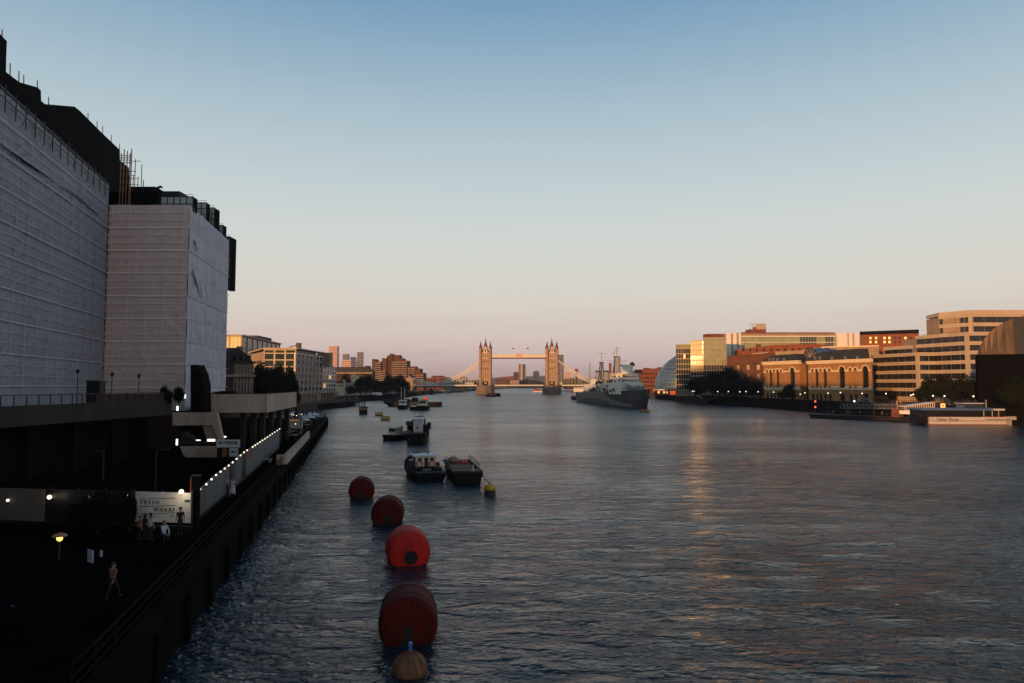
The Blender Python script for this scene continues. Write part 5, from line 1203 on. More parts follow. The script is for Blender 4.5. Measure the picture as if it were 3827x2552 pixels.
# suspension chains
def chain(xa, za, xl, zl, xe, ze):
    for yy in (YT - 8.6, YT + 8.6):
        for (x0, z0, x1, z1, n, th, pw) in ((xa, za, xl, zl, 16, 3.4, 1.75), (xe, ze, xl, zl, 9, 1.9, 1.7)):
            up, lo = [], []
            for k in range(n + 1):
                t = 1 - k / n; xx = x1 + (x0 - x1) * t; zz = z1 + (z0 - z1) * t ** pw
                b = math.sin(math.pi * (t ** 0.85)) * th / 2 + 0.25
                up.append((xx, yy, zz + b)); lo.append((xx, yy, zz - b))
            ch_ = obj('chain', MB().tube(up, 0.42, 6), 'bridge_paint', br); obj('lower_chord', MB().tube(lo, 0.42, 6), 'bridge_paint', ch_)
            for k in range(n):
                obj('chain_brace', MB().bar(up[k], lo[k + 1], 0.28).bar(lo[k], up[k + 1], 0.28), 'bridge_paint', ch_)
                if lo[k + 1][2] > zD + 2 and k % 1 == 0: obj('hanger', MB().bar(lo[k + 1], (lo[k + 1][0], yy, zD), 0.26), 'bridge_paint', ch_)
chain(X(1793, YT), Z(1350, YT), X(1622, YT), Z(1434, YT), X(1531, YT), Z(1408, YT))
chain(X(2085, YT), Z(1347, YT), X(2256, YT), Z(1432, YT), X(2345, YT), Z(1408, YT))
for px in (1535, 2345):
    cx = X(px, YT); F = Frame((cx - 4, YT - 10), (cx + 4, YT - 10))
    ab = obj('abutment_tower', MB().box(cx - 4, cx + 4, YT - 10, YT + 10, -1, Z(1412, YT)), 'tower_stone', br)
    obj('abutment_base', MB().box(cx - 6, cx + 6, YT - 12, YT + 12, -1, zD - 2), 'pier_stone', ab)
    obj('cap', MB().cone4(cx - 4.3, cx + 4.3, YT - 10.3, YT + 10.3, Z(1412, YT), Z(1400, YT), 1.0), 'slate', ab)
for i, px in enumerate((1913, 1968)):
    xx = X(px, YT); fp = thing('flag', ['flag flying over the left half of the high walkway', 'flag flying over the right half of the high walkway'][i], 'flag', (xx, YT - 5.5, Z(1326, YT) + 0.34))
    obj('pole', MB().tube([(0, 0, 0), (0, 0, Z(1300, YT) - Z(1326, YT))], 0.1, 6), 'white_paint', fp, local=True)
    zt = Z(1301, YT) - Z(1326, YT); obj('cloth', MB().grid(lambda a, b: (0.1 + 2.6 * a, 0.25 * math.sin(6 * a), zt - 1.7 + 1.6 * b - 0.3 * a), 8, 2), 'sign_red', fp, local=True)
# vehicles on the bridge
def bus(label, px, L, mt, Y=YT - 4):
    t = thing('bus', label, 'bus', (X(px, Y), Y, zD + 0.01))
    obj('body', MB().box(-L / 2, L / 2, -1.2, 1.2, 0.4, 4.2), mt, t, local=True); obj('windows', MB().box(-L / 2 + .4, L / 2 - .4, -1.25, -1.19, 1.5, 2.3).box(-L / 2 + .4, L / 2 - .4, -1.25, -1.19, 3.0, 3.7), 'glass_dark', t, local=True)
    for sx in (-L / 3, L / 3): obj('wheel', MB().lathe([(0.5, -1.25), (0.5, -0.95)], 12, (sx, 0, 0.5), 'y'), 'black_paint', t, local=True)
bus('red bus crossing the left side span of the bridge', 1640, 10, 'sign_red')
bus('white lorry near the left bridge tower on the roadway', 1754, 11, 'white_paint')
bus('yellow van just right of the right bridge tower on the roadway', 2094, 6, 'cream_paint')
# ================================================================== the moored cruiser
def hull_mb(L, B, zs_fn, wf, n=28, keel=-1.2, flare=0.82):
    """bow at +y. zs_fn(t): deck height, wf(t): half breadth 0..1 with t from 0 (stern) to 1 (bow)"""
    mb = MB(); rows = []
    for i in range(n + 1):
        t = i / n; y = -L / 2 + L * t; w = wf(t) * B / 2; zd = zs_fn(t)
        rake = 0.0
        if t > 0.93: rake = (t - 0.93) / 0.07
        ring = []
        for (fw, fz, fy) in ((1.0, zd, 0.0), (flare + (1 - flare) * 0.6, zd * 0.45, -0.35 * zd * rake), (flare, 0.0, -0.75 * zd * rake), (flare * 0.75, keel, -0.9 * zd * rake)):
            ring.append((w * fw, y + fy, fz))
        rows.append(ring)
    m = len(rows[0])
    for r in rows:
        for p in r: mb.v.append(p)
        for p in reversed(r): mb.v.append((-p[0], p[1], p[2]))
    k = 2 * m
    for i in range(n):
        for j in range(k - 1): mb.f.append((i * k + j, i * k + j + 1, (i + 1) * k + j + 1, (i + 1) * k + j))
        mb.f.append((i * k + k - 1, i * k, (i + 1) * k, (i + 1) * k + k - 1))          # deck strip
    mb.f.append(tuple(range(k))); mb.f.append(tuple(n * k + j for j in range(k - 1, -1, -1)))
    return mb
def camo_material():
    m = bpy.data.materials.new('camouflage'); m.use_nodes = True; MATS['camouflage'] = m
    n, l = m.node_tree.nodes, m.node_tree.links; b = n['Principled BSDF']; b.inputs['Roughness'].default_value = 0.65
    tc = n.new('ShaderNodeTexCoord'); sp = n.new('ShaderNodeSeparateXYZ'); l.new(tc.outputs['Object'], sp.inputs[0])
    def blob(cy, cz, ry, rz_):
        a = n.new('ShaderNodeMath'); a.operation = 'SUBTRACT'; l.new(sp.outputs['Y'], a.inputs[0]); a.inputs[1].default_value = cy
        a2 = n.new('ShaderNodeMath'); a2.operation = 'DIVIDE'; l.new(a.outputs[0], a2.inputs[0]); a2.inputs[1].default_value = ry
        c = n.new('ShaderNodeMath'); c.operation = 'SUBTRACT'; l.new(sp.outputs['Z'], c.inputs[0]); c.inputs[1].default_value = cz
        c2 = n.new('ShaderNodeMath'); c2.operation = 'DIVIDE'; l.new(c.outputs[0], c2.inputs[0]); c2.inputs[1].default_value = rz_
        p1 = n.new('ShaderNodeMath'); p1.operation = 'POWER'; l.new(a2.outputs[0], p1.inputs[0]); p1.inputs[1].default_value = 2
        p2 = n.new('ShaderNodeMath'); p2.operation = 'POWER'; l.new(c2.outputs[0], p2.inputs[0]); p2.inputs[1].default_value = 2
        ad = n.new('ShaderNodeMath'); ad.operation = 'ADD'; l.new(p1.outputs[0], ad.inputs[0]); l.new(p2.outputs[0], ad.inputs[1])
        lt = n.new('ShaderNodeMath'); lt.operation = 'LESS_THAN'; l.new(ad.outputs[0], lt.inputs[0]); lt.inputs[1].default_value = 1.0
        return lt.outputs[0]
    col = None
    base = (0.15, 0.13, 0.115, 1)
    prev = None
    for (cy, cz, ry, rz_, c) in ((-5, 1.2, 42, 2.6, (0.06, 0.063, 0.075, 1)), (-72, 6.5, 18, 2.6, (0.03, 0.024, 0.022, 1)), (84, 8.0, 58, 6.4, (0.007, 0.010, 0.014, 1)), (96, 1.0, 26, 6.0, (0.007, 0.010, 0.014, 1)), (0, -1.0, 140, 1.9, (0.012, 0.012, 0.013, 1))):
        mx = n.new('ShaderNodeMix'); mx.data_type = 'RGBA'; l.new(blob(cy, cz, ry, rz_), mx.inputs['Factor'])
        if prev is None: mx.inputs['A'].default_value = base
        else: l.new(prev, mx.inputs['A'])
        mx.inputs['B'].default_value = c; prev = mx.outputs['Result']
    l.new(prev, b.inputs['Base Color'])
camo_material()
mat('ship_pale', (0.74, 0.72, 0.60), 0.6, 0.12, 0.35, fine=0.06)
mat('ship_grey', (0.22, 0.225, 0.23), 0.6, 0.15, 0.4)
mat('ship_dark', (0.05, 0.055, 0.062), 0.6, 0.2, 0.4)
mat('timber_deck', (0.16, 0.12, 0.09), 0.8, 0.2, 0.5)
YB, YS = 341.0, 525.0
XBw = X(2430, YB, 1); XSt = X(2140, YS, 1) + 7.5
dv = Vector((XBw - XSt, YB - YS, 0)); LS = dv.length; dv.normalize()
rzS = math.atan2(-dv.x, dv.y)
ship = thing('warship', 'grey camouflaged museum warship moored with bow towards the camera', 'ship', ((XBw + XSt) / 2, (YB + YS) / 2, 0), rzS)
def ob(name, mb, mt, parent=None, smooth=False): return obj(name, mb, mt, parent or ship, smooth, local=True)
sheer = lambda t: 6.5 + (1.0 if t > 0.36 else 0.0) + 2.2 * max(0, (t - 0.45) / 0.55) ** 1.6
half = lambda t: min(1.0, 0.55 + 3.2 * t) if t < 0.14 else (1.0 if t < 0.55 else max(0.02, 1 - ((t - 0.55) / 0.45) ** 1.7))
ob('hull', hull_mb(LS, 19.0, sheer, half, 44, -1.5, 0.88), 'camouflage')
ly = lambda Y: (LS / 2) - (Y - YB) / abs(dv.y)
def sx_off(px, Y, z):                      # sideways place on the ship (+x = the side we see)
    xw = X(px, Y, z); axis_x = XBw + (Y - YB) * (XSt - XBw) / (YS - YB)
    return -(xw - axis_x)
def blk(name, y0, y1, x0, x1, z0, z1, mt='ship_pale', parent=None): return ob(name, MB().box(x0, x1, y0, y1, z0, z1), mt, parent)
yb = ly(388)                               # bridge
dk = lambda y: sheer((y + LS / 2) / LS)
s1 = ob('superstructure', MB().prism([(-8, yb - 26), (8, yb - 26), (8, yb + 6), (5.5, yb + 12), (-5.5, yb + 12), (-8, yb + 6)], 6.8, Z(1430, 388)), 'ship_pale')
s2 = ob('bridge_house', MB().prism([(-6.6, yb - 12), (6.6, yb - 12), (6.6, yb + 4), (4.4, yb + 8), (-4.4, yb + 8), (-6.6, yb + 4)], Z(1430, 388), Z(1396, 388)), 'ship_pale')
for py in (1407, 1423):
    z = Z(py, 388)
    for k in range(11):
        a = -5.6 + k * 1.12
        ob('window', MB().box(a - 0.36, a + 0.36, yb + 8.01 if abs(a) < 4.2 else yb + 6.0, yb + 8.06 if abs(a) < 4.2 else yb + 6.4, z - 0.45, z + 0.45), 'glass_dark', s2)
    for k in range(7):
        ob('window', MB().box(6.6, 6.66, yb - 10 + k * 1.9, yb - 9 + k * 1.9, z - 0.45, z + 0.45), 'glass_dark', s2)
    for dx in (0,): ob('walkway_edge', MB().prism([(-7, yb - 12.5), (7, yb - 12.5), (7, yb + 4.2), (4.8, yb + 8.5), (-4.8, yb + 8.5), (-7, yb + 4.2)], z + 0.95, z + 1.1), 'ship_grey', s2)
s3 = ob('director_tower', MB().lathe([(3.1, Z(1396, 388)), (3.0, Z(1372, 388)), (3.4, Z(1370, 388)), (3.4, Z(1365, 388)), (1.6, Z(1362, 388))], 12, (-1.0, yb - 2, 0)), 'ship_pale')
ob('rangefinder', MB().box(-5.2, 3.2, yb - 2.6, yb - 1.4, Z(1366, 388), Z(1362.5, 388)), 'ship_dark', s3)
ob('director_dome', MB().ball((-3.4, yb - 1.0, Z(1361, 388)), 1.3, 12, 8), 'rust_red', s3, smooth=True)
ob('gun_director', MB().box(-6.5, -3.8, yb + 2, yb + 5, Z(1396, 388), Z(1382, 388)).box(-7.6, -6.5, yb + 2.5, yb + 4.5, Z(1396, 388), Z(1386, 388)), 'rust_red', s2)
# foremast: tripod with lattice head
ym = ly(402)
mz = lambda py: Z(py, 402)
xm_ = sx_off(2305, 402, 25)
fm = ob('foremast', MB().tube([(xm_ - 0.9, ym, mz(1400)), (xm_ - 0.9, ym, mz(1331))], 1.15, 10), 'ship_grey')
for dx, dy in ((2.2, -1.5), (2.0, 2.4)): ob('mast_leg', MB().tube([(xm_ + dx, ym + dy, mz(1412)), (xm_ + 1.0, ym, mz(1331))], 0.35, 6), 'ship_dark', fm)
for k in range(7): ob('lattice', MB().bar((xm_ + 1.6, ym, mz(1400 - k * 10)), (xm_ - 1.0, ym, mz(1395 - k * 10)), 0.22), 'ship_dark', fm)
ob('crosstree', MB().box(xm_ - 1.8, xm_ + 1.8, ym - 1, ym + 1, mz(1334), mz(1331)), 'ship_dark', fm)
ob('topmast', MB().tube([(xm_, ym, mz(1331)), (xm_, ym, mz(1296))], 0.16, 6), 'tan_stone', fm)
for py, w in ((1301, 1.6), (1307, 0.9), (1313, 1.2), (1320, 0.8)): ob('aerial', MB().bar((xm_ - w, ym, mz(py)), (xm_ + w, ym, mz(py)), 0.2), 'tan_stone', fm)
ob('aerial', MB().bar((xm_ + 1.0, ym, mz(1320)), (xm_ + 2.6, ym, mz(1320)), 0.35), 'rust_red', fm)
ob('yard_arm', MB().bar((xm_ + 5.5, ym, mz(1349)), (xm_ - 6.0, ym, mz(1349)), 0.16), 'ship_dark', fm)
ob('signal_post', MB().tube([(xm_ + 3.4, ym - 2, mz(1400)), (xm_ + 3.4, ym - 2, mz(1357))], 0.75, 8), 'red_brick', fm)
# funnels
for Y, px in ((424, 2268), (446, 2236)):
    yy = ly(Y); xx = sx_off(px, Y, 18)
    fu = ob('funnel', MB().lathe([(1.75, Z(1432, Y)), (1.65, Z(1390, Y))], 14, (xx, yy, 0)), 'ship_grey')
    ob('funnel_cap', MB().lathe([(1.65, Z(1390, Y)), (2.05, Z(1389, Y)), (1.9, Z(1385.5, Y)), (0.8, Z(1384.5, Y))], 14, (xx, yy, 0)), 'black_paint', fu)
# aft mast
Y = 438; yy = ly(Y); xx = sx_off(2248, Y, 20)
am = ob('mainmast', MB().tube([(xx, yy, Z(1420, Y)), (xx, yy, Z(1354, Y))], 0.5, 8), 'ship_dark')
for dx in (1.3, -1.3): ob('mast_leg', MB().tube([(xx + dx * 1.4, yy - 1, Z(1420, Y)), (xx + dx * 0.6, yy, Z(1354, Y))], 0.3, 6), 'ship_dark', am)
for k in range(5): ob('lattice', MB().bar((xx - 1.3, yy, Z(1400 - k * 9, Y)), (xx + 1.3, yy, Z(1400 - k * 9, Y)), 0.25), 'ship_dark', am)
ob('crosstree', MB().box(xx - 1.6, xx + 1.6, yy - .8, yy + .8, Z(1356, Y), Z(1353, Y)), 'ship_dark', am)
ob('topmast', MB().tube([(xx, yy, Z(1354, Y)), (xx, yy, Z(1318, Y))], 0.14, 6), 'ship_grey', am)
ob('aerial', MB().bar((xx - 2.4, yy, Z(1320, Y)), (xx + 2.4, yy, Z(1320, Y)), 0.16), 'ship_dark', am)
# aft superstructure, boats, hangar arches
ya = ly(462)
a1 = ob('aft_house', MB().box(-7.5, 7.5, ya - 14, yb - 27, 6.8, Z(1436, 455)), 'ship_pale')
ob('aft_house_top', MB().box(-5, 5, ya - 6, ya + 8, Z(1436, 455), Z(1415, 455)), 'ship_pale', a1)
ob('aft_director', MB().lathe([(1.8, Z(1415, 458)), (2.2, Z(1411, 458)), (1.2, Z(1408, 458))], 10, (1.5, ya, 0)), 'ship_dark', a1)
for px, Y, r in ((2226, 440, 1.35), (2246, 432, 1.45)):
    zz = Z(1437, Y); yy = ly(Y)
    ob('hangar_arch', MB().lathe([(r, 7.6), (r, 7.9)], 14, (0, 0, 0), 'x') if False else MB().fprism(Frame((0, 0), (1, 0)), [(-r * 2 + 2 * r * 2 * i / 12, 0) for i in range(0)] or [(r * 1.9 * math.cos(math.pi * i / 10), zz + r * 1.7 * math.sin(math.pi * i / 10)) for i in range(11)], 0, -0.1), 'black_paint', a1)
for o_, (px, Y) in zip([c for c in a1.children if c.name.startswith('hangar_arch')], ((2226, 440), (2246, 432))):
    o_.location = (sx_off(px, Y, 12), ly(Y) + 10.0, 0); o_.rotation_euler = (0, 0, R(180))
ob('awning', MB().hexa([(-6, ya - 26, 10.6), (6, ya - 26, 10.6), (6, ya - 10, 10.6), (-6, ya - 10, 10.6), (-1, ya - 24, 12.2), (1, ya - 24, 12.2), (1, ya - 12, 12.2), (-1, ya - 12, 12.2)]), 'white_cladding', a1)
for k in range(4): ob('awning_post', MB().box(5.6, 5.9, ya - 25 + k * 4.6, ya - 24.7 + k * 4.6, 6.8, 10.6), 'ship_grey', a1)
ob('deck_crane', MB().tube([(sx_off(2204, 470, 20), ly(470), 8), (sx_off(2204, 470, 20), ly(470), Z(1354, 470))], [0.8, 0.25], 8), 'ship_grey')
def boat(y, x, z):
    ob('ship_boat', MB().add([(x + p[0], y + p[1], z + p[2]) for p in hull_mb(8.5, 2.6, lambda t: 1.3, lambda t: math.sin(math.pi * min(.98, max(.04, t))) ** .6, 10, 0, .6).v], hull_mb(8.5, 2.6, lambda t: 1.3, lambda t: .5, 10).f), 'white_cladding')
boat(ly(420), 7.2, 11.0); boat(ly(434), 7.2, 11.0)
# gun turrets
def turret(y, z, train, elev, n=3, mt='ship_grey', bl=8.0):
    t_ = ob('gun_turret', MB().prism([(-3.2, -3.4), (3.2, -3.4), (3.4, 1.0), (2.3, 3.6), (-2.3, 3.6), (-3.4, 1.0)], 0, 2.7), mt)
    t_.location = (0, y, z); t_.rotation_euler = (0, 0, R(train)); t_.scale = (.72, .72, .72)
    obj('barbette', MB().lathe([(3.2, -2.6), (3.2, 0)], 14), mt, t_, local=True)
    for k in range(n):
        x = (k - (n - 1) / 2) * 1.9
        obj('gun_barrel', MB().tube([(x, 3.0, 1.5), (x, 3.0 + bl * math.cos(R(elev)), 1.5 + bl * math.sin(R(elev)))], [0.36, 0.22], 8), 'ship_pale', t_, local=True)
turret(LS / 2 - 33, dk(LS / 2 - 33) + 0.8, -65, 26); turret(LS / 2 - 22, dk(LS / 2 - 22) + 0.3, -70, 24)
turret(-LS / 2 + 46, 9.3, 180, 4); turret(-LS / 2 + 32, 7.2, 180, 4)
for (yy, zz) in ((ly(420), 10.0), (ly(408), 10.6)):
    t_ = ob('secondary_gun', MB().box(-1.3, 1.3, -1.5, 1.5, 0, 2.2), 'ship_pale'); t_.location = (7.4, yy, zz); t_.rotation_euler = (0, 0, R(-80))
    for s in (-.5, .5): obj('gun_barrel', MB().tube([(s, 1.2, 1.3), (s, 5.0, 2.0)], 0.16, 6), 'ship_pale', t_, local=True)
# doors, lockers and openings along the deckhouse side
rnd = random.Random(3)
for k in range(9):
    y0 = yb - 24 + k * 3.7; ob('door', MB().box(8.0, 8.06, y0, y0 + 0.9, 7.8, 9.8), 'ship_dark' if k % 2 else 'rust_red', s1)
for k in range(14):
    y0 = yb + 10 - k * 7.5; ob('deck_locker', MB().box(7.2 if y0 < yb + 6 else 4.2, 8.6 if y0 < yb + 6 else 5.2, y0, y0 + rnd.uniform(1, 2.4), dk(y0) - .05, dk(y0) + rnd.uniform(.8, 1.8)), rnd.choice(['ship_grey', 'ship_pale', 'ship_dark', 'rust_red', 'tan_stone']))
for k in range(40):
    t = 0.02 + 0.95 * k / 39; y0 = -LS / 2 + LS * t; ob('stanchion', MB().box(half(t) * 9.4 - .06, half(t) * 9.4 + .06, y0 - .06, y0 + .06, dk(y0), dk(y0) + 1.2), 'ship_grey')
ob('guard_wire', MB().tube([(half(0.02 + .96 * k / 40) * 9.4, -LS / 2 + LS * (0.02 + .96 * k / 40), dk(-LS / 2 + LS * (0.02 + .96 * k / 40)) + 1.2) for k in range(41)], 0.06, 4), 'ship_grey')
ob('stern_gallery', MB().box(3.0, 8.4, -LS / 2 - 2.5, -LS / 2 + 1.5, 0.4, 3.6), 'ship_dark'); ob('stern_ensign_staff', MB().tube([(0, -LS / 2 + 1, 6.4), (0, -LS / 2 - 1, 12)], 0.12, 6), 'white_paint')
ob('jackstaff', MB().tube([(0, LS / 2 - 1, 9.6), (0, LS / 2 - 0.5, 16)], 0.12, 6), 'ship_grey')
rnd = random.Random(17)
for k in range(46):                                                      # lockers, rafts, vents and platforms breaking up the deckhouses
    y0 = yb + 11 - k * 1.5; lvl = rnd.choice([(6.8, Z(1430, 388)), (Z(1430, 388), Z(1396, 388))]); zz = lvl[0] + rnd.random() * (lvl[1] - lvl[0]) * .7
    xo = 8.0 if lvl[0] < 8 else 6.6
    if lvl[0] > 8 and y0 < yb - 12: zz = Z(1430, 388); xo = rnd.uniform(2, 7)
    if y0 > yb + 5: xo -= (y0 - yb - 5) * .45
    ob('deck_fitting', MB().box(xo - .3, xo + rnd.uniform(.3, .9), y0, y0 + rnd.uniform(.5, 1.5), zz, zz + rnd.uniform(.5, 1.5)), rnd.choice(['ship_dark', 'ship_dark', 'ship_grey', 'rust_red', 'ship_pale', 'black_paint', 'sign_orange']))
# mooring chains and the yellow pontoon at the bow
mc = thing('mooring_chain', 'pair of mooring chains running from the warship bow into the water', 'chain', (XBw, YB, 0))
for dx, dy in ((2.6, -4.0), (6.5, -3.0)):
    mb = MB(); p0 = Vector((XBw - 1.0, YB + 2, 8.6)); p1 = Vector((XBw + dx, YB + dy, 0.0))
    pts = [p0.lerp(p1, k / 10) - Vector((0, 0, 0.9 * math.sin(math.pi * k / 10))) for k in range(11)]
    obj('chain', mb.tube(pts, 0.09, 6), 'tan_stone', mc)
mat('pontoon_yellow', (0.50, 0.20, 0.03), 0.7, 0.2, 1.5)
def pontoon(label, px0, px1, py, h, mt='pontoon_yellow', group=None):
    Y = YW(py); xa, xb = X(px0, Y, 0), X(px1, Y, 0); w = xb - xa; t = thing('mooring_pontoon', label, 'pontoon', ((xa + xb) / 2, Y, 0), 0, group)
    b = obj('float', MB().box(-w / 2, w / 2, -0.8, 1.2, -0.4, h * 0.45), mt, t, local=True); obj('deck', MB().box(-w / 2 + .1, w / 2 - .1, -0.7, 1.1, h * 0.6, h * 0.85), mt, t, local=True)
    n = max(3, int(w / 1.2))
    for k in range(n + 1): obj('upright', MB().box(-w / 2 + w * k / n - .1, -w / 2 + w * k / n + .1, -0.85, -0.6, h * 0.3, h), 'rust_red', t, local=True)
    obj('waterline_band', MB().box(-w / 2 - .04, w / 2 + .04, -0.84, 1.24, -0.4, h * 0.12), 'black_paint', t, local=True)
pontoon('orange mooring pontoon lying off the warship bow', 2390, 2425, 1541, 1.4)
mat('float_yellow', (0.62, 0.36, 0.03), 0.65, 0.15, 1.5)
pontoon('yellow mooring float farther out left of the moored barges', 1404, 1430, 1552.5, 1.4, 'float_yellow')
pontoon('nearer ribbed yellow mooring float left of the moored barges', 1425, 1456, 1569, 1.5, 'float_yellow')
mat('edge_shade', (0.003, 0.003, 0.003), 1.0, 0.3, 0.5, spec=0.0)  # near-black wall colour stands in for shade that nothing here casts
# ================================================================== SOUTH BANK
SZ = 4.0
# ---- egg-shaped glass hall
eg = thing('glass_hall', 'leaning blue egg-shaped glass hall behind the warship', 'building', (145, 602, SZ))
prof = [(4, 19.5, 141), (8, 21, 142), (13, 22, 143.2), (18, 21.8, 144.3), (23, 20.6, 145.4), (27, 18.6, 146.4), (31, 15.8, 147.2), (34, 12.4, 147.8), (36.6, 8.6, 148.2), (38.6, 3.5, 148.4)]
def prof_at(z):
    for (a, ra, ca), (b, rb, cb) in zip(prof, prof[1:]):
        if a <= z <= b: t = (z - a) / (b - a); return ra + (rb - ra) * t, ca + (cb - ca) * t
    return prof[-1][1:]
nfl = 11
for k in range(nfl):
    z0 = 4 + 34.6 * k / nfl; z1 = 4 + 34.6 * (k + 1) / nfl
    r0, c0 = prof_at(z0); r1, c1 = prof_at(z1 - 0.001); mb = MB(); n = 40
    for (r, c, z) in ((r0, c0, z0), (r1, c1, z1)):
        for j in range(n): mb.v.append((c + r * math.cos(6.28318 * j / n), 602 + r * math.sin(6.28318 * j / n), z))
    for j in range(n): mb.f.append((j, (j + 1) % n, n + (j + 1) % n, n + j))
    mb.f.append(tuple(n + j for j in range(n)))
    obj('glass_storey', mb, 'glass_blue', eg)
    mb = MB().lathe([(r0 + 0.25, z0 - 0.2), (r0 + 0.25, z0 + 0.35)], 40, (c0 + 0.15, 602 + (-0.2), 0)); obj('floor_band', mb, 'grey_metal', eg)
    for j in range(20, 40, 2):
        a = 6.28318 * (j + 0.5 * (k % 2)) / n
        obj('mullion', MB().bar((c0 + (r0 + .08) * math.cos(a), 602 + (r0 + .08) * math.sin(a), z0), (c1 + (r1 + .08) * math.cos(a), 602 + (r1 + .08) * math.sin(a), z1), 0.22), 'glass_blue', eg)
# ---- brick buildings behind the warship
def brick_row(label, px0, px1, py, Y, mt, floors, bays, roof=None, rmt='slate', top=None):
    F = Frame((X(px0, Y), Y), (X(px1, Y), Y)); t = thing('brick_building', label, 'building', (X((px0 + px1) / 2, Y), Y + 8, SZ)); zt = Z(py, Y)
    obj('wall', MB().fbox(F, 0, F.L, -0.5, -20, SZ, zt - 0.2), mt, t)
    zs = [SZ + 0.02 + (zt - SZ - 1.2) * i / floors for i in range(floors + 1)]
    facade(t, F, 0, F.L, zs, (zs[1] - zs[0]) * 0.42, bays, mt, 'glass_dark', F.L / bays * 0.5, 0.5)
    if roof: obj('roof', MB().fprism(F, [F.hit(a, b, -3) for a, b in roof], -3, -17), rmt, t)
    return t
brick_row('orange brick building with rooftop plant behind the warship bow', 2395, 2475, 1388, 690, 'red_brick', 5, 9, [(2396, 1390), (2396, 1380), (2412, 1380), (2414, 1374), (2450, 1378), (2472, 1371), (2474, 1390)], 'rust_red')
brick_row('low red brick building right behind the warship bridge', 2362, 2398, 1389, 720, 'red_brick', 5, 4)
# ---- stepped glass offices by the hall
def glass_block(label, px0, px1, py, Y, zs_px, glass, rot=0.0, gmf=None, cols=5, name='glass_office'):
    xa, xb = X(px0, Y, 25), X(px1, Y, 25); w = (xb - xa); F = Frame((xa, Y), (xa + w, Y - w * math.tan(R(rot))))
    t = thing(name, label, 'building', ((xa + xb) / 2, Y + 8, SZ)); zt = Z(py, Y)
    obj('wall', MB().prism([F.p(0.3, -0.6, 0).to_2d(), F.p(F.L - 0.3, -0.6, 0).to_2d(), (xb - 0.3, Y + 24), (X(px0, Y + 24, 25) + 0.3, Y + 24)], SZ, zt - 0.5), 'tan_stone', t)
    zs = sorted(Z(p, Y) for p in zs_px) + [zt - 0.6]
    facade(t, F, 0, F.L, zs, 0.55, cols, 'pale_cladding', glass, 0.25, 0.5, gm=gmf, win_inset=0.12)
    return t, F
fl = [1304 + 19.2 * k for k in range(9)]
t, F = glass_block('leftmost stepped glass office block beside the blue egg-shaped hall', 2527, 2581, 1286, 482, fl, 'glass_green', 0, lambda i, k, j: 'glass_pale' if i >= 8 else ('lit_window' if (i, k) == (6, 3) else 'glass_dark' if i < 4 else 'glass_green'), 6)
gb, FGb = glass_block('middle glass office block flashing gold in the sunset', 2581, 2630, 1272, 476, [1291 + 19.2 * k for k in range(9)], 'glass_dark', 22.0, lambda i, k, j: 'glass_painted_sunset' if (i >= 6 and k < 4) else ('glass_green' if i > 3 else 'glass_dark'), 5)  # upper gold panes are the painted sunset reflection
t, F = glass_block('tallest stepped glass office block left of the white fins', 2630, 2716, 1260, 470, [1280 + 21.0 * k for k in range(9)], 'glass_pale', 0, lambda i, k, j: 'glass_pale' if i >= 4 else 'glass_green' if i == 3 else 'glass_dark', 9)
obj('roof_plant', MB().fbox(F, 3, F.L - 1, -3, -12, Z(1260, 470) - 0.2, Z(1246, 470)), 'rust_red', t)
obj('roof_frame', MB().bar(F.p(2, -2, Z(1251, 470)), F.p(F.L * .45, -2, Z(1250, 470)), 0.4).bar(F.p(2, -2, Z(1260, 470)), F.p(2, -2, Z(1251, 470)), 0.4), 'rust_red', t)
# ---- long office behind the galleria
YL = 525.0
lo = thing('long_office', 'long pale glass office with white end blocks behind the brick wharves', 'building', (X(2965, YL), YL + 10, SZ))
FL_ = Frame((X(2716, YL), YL), (X(3214, YL), YL))
z = lambda py: Z(py, YL)
u_ = lambda px: FL_.uof(px)
obj('wall', MB().fbox(FL_, 0, FL_.L, -0.8, -30, SZ, z(1246)), 'tan_stone', lo)
for a, b in ((2716, 2734), (2742, 2755), (2764, 2772), (3131, 3170), (3176, 3189), (3196, 3213)):
    obj('white_fin', MB().fbox(FL_, u_(a), u_(b), 0.9, -0.8, SZ, z(1243)), 'white_cladding', lo)
obj('roof_plant', MB().fbox(FL_, u_(2772), u_(3130), -2.0, -20, z(1257), z(1241)), 'rust_red', lo)
obj('cornice', MB().fbox(FL_, u_(2772), u_(3131), 0.4, -0.8, z(1258.5), z(1255)), 'white_cladding', lo)
obj('floor_band', MB().fbox(FL_, u_(2772), u_(3131), 0.3, -0.6, z(1280), z(1278)), 'white_cladding', lo)
for k in range(34):
    ua, ub = u_(2773) + (u_(3130) - u_(2773)) * k / 34, u_(2773) + (u_(3130) - u_(2773)) * (k + 1) / 34
    gm_ = 'glass_green' if k in (21, 22, 23, 24, 25, 26, 30, 31, 32) else 'glass_pale'
    for p0, p1 in ((1277.8, 1258.7), (1302, 1280.2)): window(lo, FL_, ua + .12, ub - .12, z(p0), z(p1), -0.3, gm_)
    obj('mullion', MB().fbox(FL_, ub - .1, ub + .1, 0.1, -0.4, z(1302), z(1259)), 'pale_cladding', lo)
for a, b in ((2735, 2741), (2756, 2763), (3171, 3175), (3190, 3195)): window(lo, FL_, u_(a), u_(b), SZ + 8, z(1246), -0.3, 'glass_pale')
rb = obj('rooftop_box', MB().fbox(FL_, u_(2812), u_(2873), -3, -14, z(1241), z(1229)), 'rust_red', lo)
for k in range(7):
    ua = u_(2813) + (u_(2872) - u_(2813)) * k / 6; obj('screen_post', MB().fbox(FL_, ua - .2, ua + .2, -3, -3.4, z(1229), z(1209)), 'pale_cladding', rb)
